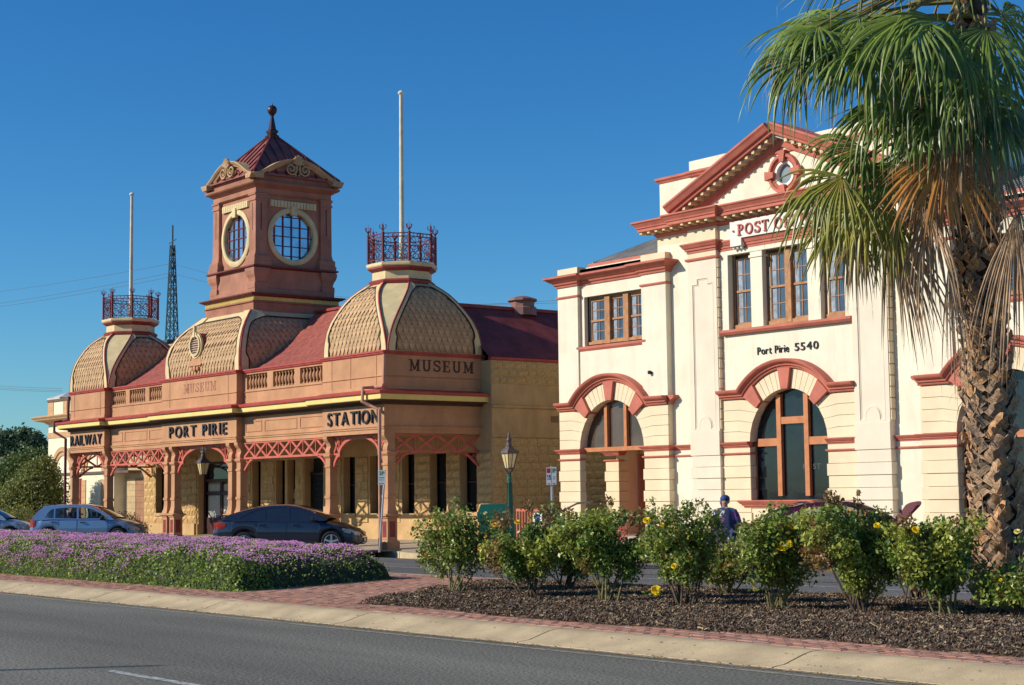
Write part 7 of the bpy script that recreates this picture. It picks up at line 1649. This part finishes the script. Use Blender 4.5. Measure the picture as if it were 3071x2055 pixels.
# loose fibre round the upper trunk
FIB = mat('palm_fibre', (.30, .19, .11), rough=.95, var=.4, scale=12)
b = MB(); b.open = 1
for k in range(700):
    z = R.uniform(3.2, 7.6) if k % 3 else R.uniform(.5, 4); c, rr_ = tc(z); a = R.uniform(0, 6.28); d = Vector((math.cos(a), math.sin(a), 0)); p = c + d * rr_ * 1.0; tgt = p + d * R.uniform(.05, .25) - Z * R.uniform(-.05, .45) + Vector((-d.y, d.x, 0)) * R.uniform(-.2, .2); mid = p.lerp(tgt, .5) + d * .06; w_ = Vector((-d.y, d.x, 0)) * R.uniform(.003, .009)
    b.add([p - w_, p + w_, mid + w_, mid - w_, tgt], [(0, 1, 2, 3), (3, 2, 4)])
b.build('fibre', FIB, PT, kind='stuff')
PG = leafmat('palm_green', (.19, .26, .04), (.06, .10, .02), scale=3, rough=.42, trans=.25, spec=.45); PY = leafmat('palm_yellow_green', (.34, .30, .045), (.16, .20, .03), scale=3, rough=.4, trans=.3)
POo = leafmat('palm_dead_orange', (.62, .27, .05), (.42, .18, .06), scale=4, rough=.6, trans=.35); PD = leafmat('palm_dead_brown', (.46, .30, .17), (.22, .14, .08), scale=5, rough=.8, trans=.15)
PTM = mat('palm_tip_straw', (.42, .30, .16), rough=.8, var=.3, scale=8); PET = mat('palm_petiole', (.26, .22, .07), rough=.6, var=.3, scale=5); PETD = mat('petiole_dead', (.36, .22, .13), rough=.8, var=.3, scale=5)
def fan(hub, axis, nrm, Rr, m, nseg=26, spread=95, droop=1.0, join=.42, seed=0, pet=None, tipm=None, curl=.0, fold=.5, wid=1.0, start=None):
    rr = random.Random(seed); ax_ = Vector(axis).normalized(); nn = Vector(nrm); nn = (nn - ax_ * nn.dot(ax_)).normalized(); sd_ = ax_.cross(nn).normalized()
    b = MB(); b.open = 1; mats = [m, tipm or PTM, pet or PET]; N = 8; dth = 2 * rad(spread) / nseg
    for i in range(nseg):
        th = -rad(spread) + dth * (i + .5) + rr.uniform(-.35, .35) * dth; ln = Rr * (1 - .22 * (abs(th) / rad(spread)) ** 2) * (rr.uniform(.45, .8) if rr.random() < .16 else rr.uniform(.82, 1.1)); d = ax_ * math.cos(th) + sd_ * math.sin(th) + nn * rr.uniform(-.04, .04) + nn * fold * .12 * math.cos(th * 1.5)
        p = Vector(hub); pts = [p.copy()]; dr = droop * rr.uniform(.4, 1.6); cur = d.normalized(); st = ln / N
        twist = rr.uniform(-.5, .5)
        for k in range(N):
            s_ = (k + 1) / N; g = 0.02 * droop if s_ < join else .21 * dr
            cur = (cur + Vector((0, 0, -1)) * g * 1.6 + nn * curl * .05).normalized(); p = p + cur * st; pts.append(p.copy())
        rings = []
        for k, q_ in enumerate(pts):
            s_ = k / N; r_here = ln * s_; wj = r_here * dth * .5; wmax = ln * join * dth * .46
            w_ = wj if s_ <= join else wmax * max(0.0, 1 - (s_ - join) / (1 - join)) ** .8 * wid
            tg = (pts[min(k + 1, N)] - pts[max(k - 1, 0)]).normalized(); lat = (sd_ * math.cos(th) - ax_ * math.sin(th)); lat = (lat - tg * lat.dot(tg)); lat = lat.normalized() if lat.length > .05 else tg.orthogonal().normalized()
            if s_ > join: lat = Quaternion(tg, twist * (s_ - join) * 3) @ lat
            up = tg.cross(lat); w_ = max(w_, .0012); fo_ = w_ * .55
            rings.append([q_ - lat * w_ + up * fo_, q_ - up * 0.0, q_ + lat * w_ + up * fo_])
        o = len(b.v); b.v += [tuple(v) for r_ in rings for v in r_]
        tipk = N - (1 if rr.random() < .35 else 0)
        for k in range(N):
            for j in range(2): b.f.append((o + k * 3 + j, o + k * 3 + j + 1, o + (k + 1) * 3 + j + 1, o + (k + 1) * 3 + j)); b.mi.append(1 if k >= tipk else 0)
        if rr.random() < .35:   # hanging thread
            b.cur = 1; e_ = pts[-1]; w_ = sd_ * .003; b.add([e_ - w_, e_ + w_, e_ - Z * rr.uniform(.08, .25) + w_ * .2, e_ - Z * rr.uniform(.08, .25)], [(0, 1, 2, 3)])
    if start is not None:
        s_ = Vector(start); h_ = Vector(hub); md = s_.lerp(h_, .5) + Z * (.10 * (h_ - s_).length); b.cur = 2
        P_ = [s_, s_.lerp(md, .55) + Z * .03, md, md.lerp(h_, .55) + Z * .01, h_ + ax_ * .04]; b.tube(P_, .03, 5, r1=.014)
    return b.build('frond', mats, PT)
def WP(px, py, dd=0.0): q_ = P3(px, 20.5 + dd); return Vector((q_.x, q_.y, zat(py, px, 20.5 + dd)))
CR = lambda py, ang=0: (tc(zat(py, 2950, 20.5))[0] + (RT * math.cos(ang) + TOC * math.sin(ang)) * .22)
# (hub px, hub py, depth offset, aim px, aim py, aim depth offset, radius m, material, spread, droop, start row, nseg)
FANS = [
 (2620, 15, -.6, 2290, 90, -.9, 1.75, PG, 78, .75, -60, 32), (2560, 40, .4, 2230, 10, .8, 1.7, PG, 80, .8, -80, 30), (2500, 120, -.2, 2280, 170, -.4, 1.2, PG, 70, 1.0, -20, 20),
 (2640, 120, -1.2, 2480, 260, -1.6, 1.35, PG, 88, 1.1, -30, 30), (2760, 20, -1.3, 2640, 190, -1.9, 1.5, PG, 88, .95, -100, 32), (2700, 60, .6, 2520, 200, 1.1, 1.5, PG, 85, 1.0, -60, 30),
 (2880, 40, -1.3, 2860, 220, -1.9, 1.5, PG, 88, 1.0, -120, 32), (3000, 60, -1.2, 3030, 230, -1.8, 1.5, PG, 88, 1.0, -100, 32), (3060, 150, -.6, 3110, 330, -1.0, 1.4, PG, 85, 1.0, 0, 28),
 (2800, 170, -1.0, 2720, 330, -1.4, 1.3, PG, 85, 1.1, 60, 30), (2950, 200, -1.2, 2960, 360, -1.6, 1.25, PG, 85, 1.1, 80, 28), (3050, 20, .5, 3200, 120, .8, 1.5, PG, 85, .9, -60, 28),
 (2720, 290, -.5, 2480, 330, -.7, 1.2, PG, 80, .6, 160, 30), (2690, 300, -.9, 2640, 470, -1.2, 1.25, PG, 85, .95, 180, 30),
 (2610, 430, -.3, 2440, 520, -.5, 1.2, PG, 85, 1.1, 240, 30),  (2700, 480, -.3, 2640, 660, -.4, 1.15, PG, 80, 1.0, 280, 28), (2760, 430, .3, 2740, 620, .5, 1.1, PG, 75, 1.0, 260, 24),
 (2545, 520, -.5, 2430, 660, -.7, 1.2, PY, 80, 1.05, 330, 30), (2620, 560, -.2, 2540, 740, -.3, 1.25, PY, 78, 1.0, 340, 30), (2560, 640, .2, 2500, 790, .3, 1.05, PY, 75, 1.0, 420, 26), (2660, 620, .4, 2640, 800, .6, 1.1, PG, 70, 1.0, 400, 26), (2700, 640, -.1, 2690, 830, -.1, 1.0, PY, 60, 1.0, 420, 22),
 (2868, 420, -.95, 2850, 560, -1.1, 1.45, POo, 55, .22, 300, 30), (2835, 430, -.8, 2770, 620, -.9, 1.45, PD, 40, .7, 320, 20), (2640, 600, .1, 2600, 800, .1, 1.2, PY, 55, 1.0, 420, 24), (2480, 560, -.1, 2420, 720, -.1, 1.1, PY, 60, 1.1, 380, 22), (2590, 700, -.1, 2570, 860, -.1, .95, PD, 50, 1.1, 470, 20),(2780, 560, .1, 2770, 740, .1, 1.2, PD, 45, 1.0, 440, 20),
 (2700, 690, .2, 2790, 900, .1, 1.75, PD, 26, .5, 520, 18), (2680, 670, .3, 2730, 880, .4, 1.8, PD, 24, .6, 520, 18), (2860, 780, -.35, 2868, 950, -.4, 1.75, PD, 16, .8, 640, 16), (2800, 620, -.4, 2800, 780, -.4, 1.6, PD, 30, .9, 520, 20),
 (3065, 640, -.5, 3035, 850, -.55, 2.1, PD, 22, .5, 520, 24), (3080, 620, -.3, 3085, 850, -.3, 2.1, PD, 24, .5, 520, 24), (3010, 430, -.7, 3025, 600, -.8, 1.3, PD, 40, .8, 330, 20), (2930, 330, -.9, 2925, 500, -1.0, 1.3, PD, 50, .9, 230, 22),
 (2990, 250, .2, 3040, 420, .3, 1.4, PG, 80, 1.0, 150, 26), (2860, 250, .9, 2840, 420, 1.2, 1.5, PG, 80, 1.0, 150, 26), (2760, 200, .9, 2640, 330, 1.3, 1.5, PG, 85, 1.0, 80, 28),
 (2430, 90, .9, 2250, 130, 1.2, 1.2, PG, 80, 1.2, -60, 26), (2700, -120, -.4, 2450, -120, -.8, 1.8, PG, 85, .8, -160, 30), (2850, -150, -1.0, 2780, -200, -2.0, 1.7, PG, 85, .9, -180, 30), (3060, -140, .4, 3300, -160, .8, 1.7, PG, 85, .9, -180, 28),
 (2830, 60, .9, 2720, -30, 1.8, 1.6, PG, 85, .9, -100, 28), (2960, 20, 1.0, 3030, -100, 1.9, 1.6, PG, 85, .9, -140, 28), (2780, 330, -1.0, 2700, 440, -1.4, 1.1, PG, 80, 1.1, 200, 26), (2890, 120, -1.4, 2800, 240, -1.9, 1.2, PG, 85, 1.1, 0, 28),
 (3040, 330, -.9, 3050, 470, -1.1, 1.2, PG, 70, 1.1, 230, 24), (2820, 500, .2, 2830, 680, .3, 1.4, PD, 35, .9, 400, 20),
]
rf_ = random.Random(404)
PGD = leafmat('palm_green_dark', (.10, .15, .03), (.04, .07, .018), scale=3, rough=.35, trans=.2, spec=.45)
for k in range(20):
    hx = rf_.uniform(2430, 3060); hy = rf_.uniform(-20, 330) if hx > 2600 else rf_.uniform(-20, 160); hd = rf_.choice((-1, 1)) * rf_.uniform(.4, 1.5); dx = (hx - 2900) * .45 + rf_.uniform(-70, 70)
    FANS.append((hx, hy, hd, hx + dx, hy + rf_.uniform(60, 190), hd * 1.4, rf_.uniform(.95, 1.35), PGD if k % 2 else PG, rf_.uniform(55, 85), rf_.uniform(1.0, 1.5), hy - 120, 22))
for k, (hx, hy, hd, ax0, ay0, ad, Rr, m_, sp0, dr0, st0, ns) in enumerate(FANS):
    h_ = WP(hx, hy, hd); a_ = WP(ax0, ay0, ad); axv = (a_ - h_).normalized()
    nr = (Z * .55 + TOC * .75) if m_ in (PG, PY, PGD) else TOC
    if abs(axv.z) < .4: nr = Z * .85 + TOC * .45
    nr = nr + RT * R.uniform(-.5, .5) + TOC * R.uniform(-.3, .3)
    if m_ is PG: Rr *= R.uniform(.82, 1.0); dr0 *= R.uniform(1.0, 1.5)
    fan(h_, axv, nr, Rr, m_, nseg=int(ns * 0.9), spread=sp0, droop=dr0 * 1.0, seed=200 + k, pet=PETD if m_ in (PD, POo) else PET, tipm=PTM if m_ is not PD else PD, start=CR(st0, R.uniform(0, 3.1)), wid=1.0, join=.62 if m_ is POo else .42)

# fallen leaves and grit scattered along the kerb, paving and mulch
n = 2600; r = np.random.RandomState(55); x = -36 + 30 * r.uniform(size=n); k = r.uniform(size=n)
y = np.where(k < .45, 11.55 + .22 * r.uniform(size=n) ** .7, np.where(k < .7, 12.5 + .6 * r.uniform(size=n), 13.2 + 4 * r.uniform(size=n)))
z = np.where(y < 11.75, .012, np.where(y < 13.2, .148, .215)); L_ = r.uniform(.012, .05, n); a = r.uniform(0, 6.28, n); wd = L_ * r.uniform(.25, .6, n)
keep = (y < 13.1) | (x > -22); x, y, z, L_, a, wd = x[keep], y[keep], z[keep], L_[keep], a[keep], wd[keep]; n = len(x)
dx, dy = np.cos(a) * L_ / 2, np.sin(a) * L_ / 2; qx, qy = -np.sin(a) * wd / 2, np.cos(a) * wd / 2; lift = r.uniform(0, .014, n)
V = np.stack([np.stack([x - dx, y - dy, z], 1), np.stack([x - qx, y - qy, z + lift], 1), np.stack([x + dx, y + dy, z + lift * .4], 1), np.stack([x + qx, y + qy, z + lift], 1)], 1).reshape(-1, 3)
stuff_mesh('fallen_leaves', V, np.arange(4 * n).reshape(n, 4), [mat('dry_leaf_tan', (.40, .27, .13), var=.3, scale=20), mat('dry_leaf_brown', (.16, .09, .05), var=.3, scale=20), mat('dry_leaf_pale', (.5, .42, .28), var=.2, scale=20)], mi=r.choice(3, n, p=[.4, .42, .18]), off=(-20, 12, .1), label='dry leaves and grit strewn along the kerb and mulch', cat='leaf litter')
# ---------------------------------------------------------------- the woman crossing by the kerb
SK = mat('skin', (.46, .25, .17), rough=.6, var=.06, scale=8)
def dress_mat():
    m = bpy.data.materials.new('printed_dress'); m.use_nodes = True; nt = m.node_tree; p = nt.nodes['Principled BSDF']; tc_ = nt.nodes.new('ShaderNodeTexCoord')
    v = nt.nodes.new('ShaderNodeTexVoronoi'); v.inputs['Scale'].default_value = 9; n_ = nt.nodes.new('ShaderNodeTexNoise'); n_.inputs['Scale'].default_value = 9; nt.links.new(tc_.outputs['Object'], n_.inputs['Vector'])
    nt.links.new(tc_.outputs['Object'], v.inputs['Vector']); r = nt.nodes.new('ShaderNodeValToRGB'); e = r.color_ramp.elements
    e[0].position = 0; e[0].color = (.02, .03, .09, 1); e[1].position = 1; e[1].color = (.025, .045, .09, 1)
    for pos, c in ((.3, (.02, .03, .085, 1)), (.45, (.16, .06, .20, 1)), (.55, (.06, .16, .26, 1)), (.66, (.55, .50, .60, 1)), (.72, (.03, .04, .10, 1)), (.85, (.10, .04, .09, 1))): q_ = e.new(pos); q_.color = c
    r.color_ramp.interpolation = 'CONSTANT'
    mx = nt.nodes.new('ShaderNodeMix'); mx.data_type = 'RGBA'; mx.inputs['Factor'].default_value = .35; nt.links.new(v.outputs['Color'], r.inputs['Fac']) ; nt.links.new(r.outputs[0], p.inputs['Base Color']); p.inputs['Roughness'].default_value = .85; return m
DRS = dress_mat(); SCF = mat('blue_headscarf', (.035, .07, .22), rough=.85, var=.3, scale=14); SHO = mat('pink_sandal', (.55, .04, .07), rough=.6); HAIR = mat('grey_hair', (.35, .32, .30), rough=.8, var=.3, scale=30)
PE = thing('person', (0, 0, 0), 'woman in blue headscarf and loose dark patterned dress walking by the far kerb', 'person')
# built facing -y, feet on z = 0, then turned
def skin_body():
    V, E, Rd = [], [], []
    def add(p, r, pa=None):
        V.append(p); Rd.append(r); i = len(V) - 1
        if pa is not None: E.append((pa, i))
        return i
    pelvis = add((0, 0, .90), .15); waist = add((0, 0, 1.05), .14, pelvis); chest = add((0, -.01, 1.22), .15, waist); upper = add((0, .0, 1.33), .12, chest); neck = add((0, -.01, 1.41), .055, upper); head0 = add((0, -.03, 1.47), .065, neck); head1 = add((0, -.045, 1.54), .088, head0); head2 = add((0, -.03, 1.60), .07, head1)
    for s in (-1, 1):
        hip = add((s * .10, 0, .82), .10, pelvis); kn = add((s * .11, -.03 - .05 * s, .48), .062, hip); an = add((s * .10, .02 - .10 * s, .10), .038, kn); he = add((s * .10, .02 - .10 * s, .04), .035, an); to = add((s * .12, -.15 - .10 * s, .03), .028, he)
        sh = add((s * .17, 0, 1.34), .07, upper); el = add((s * .26, .03, 1.07), .045, sh); wr_ = add((s * .29, -.07, .84), .028, el); pa = add((s * .29, -.09, .775), .03, wr_)
        for k in range(4):
            f0 = add((s * (.275 + .012 * k), -.105 - .012 * k + .01, .73), .0095, pa); f1 = add((s * (.275 + .012 * k), -.125 + .004 * k, .695 - .008 * (k in (1, 2))), .0085, f0); add((s * (.272 + .012 * k), -.118, .668 - .01 * (k in (1, 2))), .007, f1)
        t0 = add((s * .262, -.11, .765), .011, pa); add((s * .250, -.14, .735), .0085, t0)
    me = bpy.data.meshes.new('body'); me.from_pydata(V, E, []); o = bpy.data.objects.new('body', me); COL.objects.link(o)
    md = o.modifiers.new('s', 'SKIN'); md.use_smooth_shade = True; sv = me.skin_vertices[0].data
    for i, r in enumerate(Rd): sv[i].radius = (r, r)
    sv[0].use_root = True; o.modifiers.new('u', 'SUBSURF').levels = 1
    dg = bpy.context.evaluated_depsgraph_get(); m2 = bpy.data.meshes.new_from_object(o.evaluated_get(dg)); bpy.data.objects.remove(o); m2.name = 'body'; m2.materials.clear(); m2.materials.append(SK)
    m2.polygons.foreach_set('use_smooth', [True] * len(m2.polygons)); o2 = bpy.data.objects.new('body', m2); COL.objects.link(o2); o2.parent = PE; return o2
bo = skin_body()
b = MB()
b.tube([(0, -.128, 1.545), (0, -.145, 1.525), (0, -.13, 1.512)], .012, 5); b.build('nose', SK, bo, smooth=60)
for s in (-1, 1):
    b = MB(); b.lathe((s * .032, -.122, 1.552), [(.011, 0), (.009, .006), (.003, .009)], 8, axis=(0, -1, 0)); b.build('eye', mat('eye_dark', (.03, .02, .02)), bo)
    b = MB(); b.lathe((s * .088, -.03, 1.54), [(.022, 0), (.024, .012), (.012, .02)], 8, axis=(s, 0, 0)); b.build('ear', SK, bo, smooth=60)
b = MB(); b.tube([(-.026, -.123, 1.495), (0, -.128, 1.492), (.026, -.123, 1.495)], .006, 5); b.build('mouth', mat('lip', (.35, .12, .10)), bo)
b = MB(); rings = []
for z_, rx, ry, cy_ in ((1.56, .10, .098, .0), (1.582, .108, .112, -.01), (1.615, .112, .122, -.01), (1.655, .098, .11, -.005), (1.69, .055, .065, .0), (1.70, .01, .01, 0)):
    rings.append([Vector((rx * math.cos(a), cy_ + ry * math.sin(a) + .03 * (math.sin(a) > 0), z_ + .018 * math.cos(a * 3) * 0 - (.03 if math.sin(a) > .2 and z_ < 1.56 else 0))) for a in [2 * math.pi * k / 20 for k in range(20)]])
b.loft(rings, cap0=False); b.lathe((-.05, .08, 1.53), [(.01, -.16), (.05, -.10), (.085, 0), (.07, .05), (.01, .09)], 10); b.build('headscarf', SCF, PE, smooth=60)
b = MB(); b.open = 1
b.loft([[Vector(((.094 + .004 * i) * math.cos(a), -.03 + .098 * math.sin(a), 1.555 - .028 * i)) for a in [rad(150 + 240 * k / 12) if 0 else rad(-25 - 20 + 230 * k / 12) for k in range(13)]] for i in range(3)], closed=False); b.build('hair', HAIR, PE, smooth=60)
b = MB(); rings = []
for z_, rx, ry in ((1.415, .085, .075), (1.385, .175, .11), (1.32, .235, .135), (1.20, .235, .16), (1.05, .24, .175), (.90, .26, .185), (.70, .285, .20), (.50, .30, .215), (.36, .31, .225)):
    rings.append([Vector(((rx + .012 * math.sin(9 * a) * (1.4 - z_)) * math.cos(a), (ry + .014 * math.cos(11 * a) * (1.45 - z_)) * math.sin(a) - .005, z_)) for a in [2 * math.pi * k / 44 for k in range(44)]])
b.loft(rings, cap0=False, cap1=False)
for s in (-1, 1): b.tube([(s * .17, 0, 1.345), (s * .225, .012, 1.22), (s * .275, .02, 1.02), (s * .285, .015, .98)], [.085, .10, .105, .112], 14)
b.open = 0; b.build('dress', DRS, PE, smooth=60)
for s in (-1, 1):
    b = MB(); yy = .02 - .10 * s; b.loft([[(s * .11 + x, yy + y, z_) for x, y in ((-.04, .05), (.04, .05), (.052, -.08), (.045, -.18), (.02, -.215), (-.02, -.215), (-.045, -.18), (-.05, -.08))] for z_ in (0, .028)])
    b.tube([(s * .11 - .05, yy - .10, .03), (s * .11, yy - .11, .075), (s * .11 + .05, yy - .10, .03)], .016, 6); b.build('sandal', SHO, PE)
q = P3(2166, 38.1, -.085); PE.location = q; PE.rotation_euler = (0, 0, math.atan2(TOC.y, TOC.x) + math.pi / 2 + rad(-14))
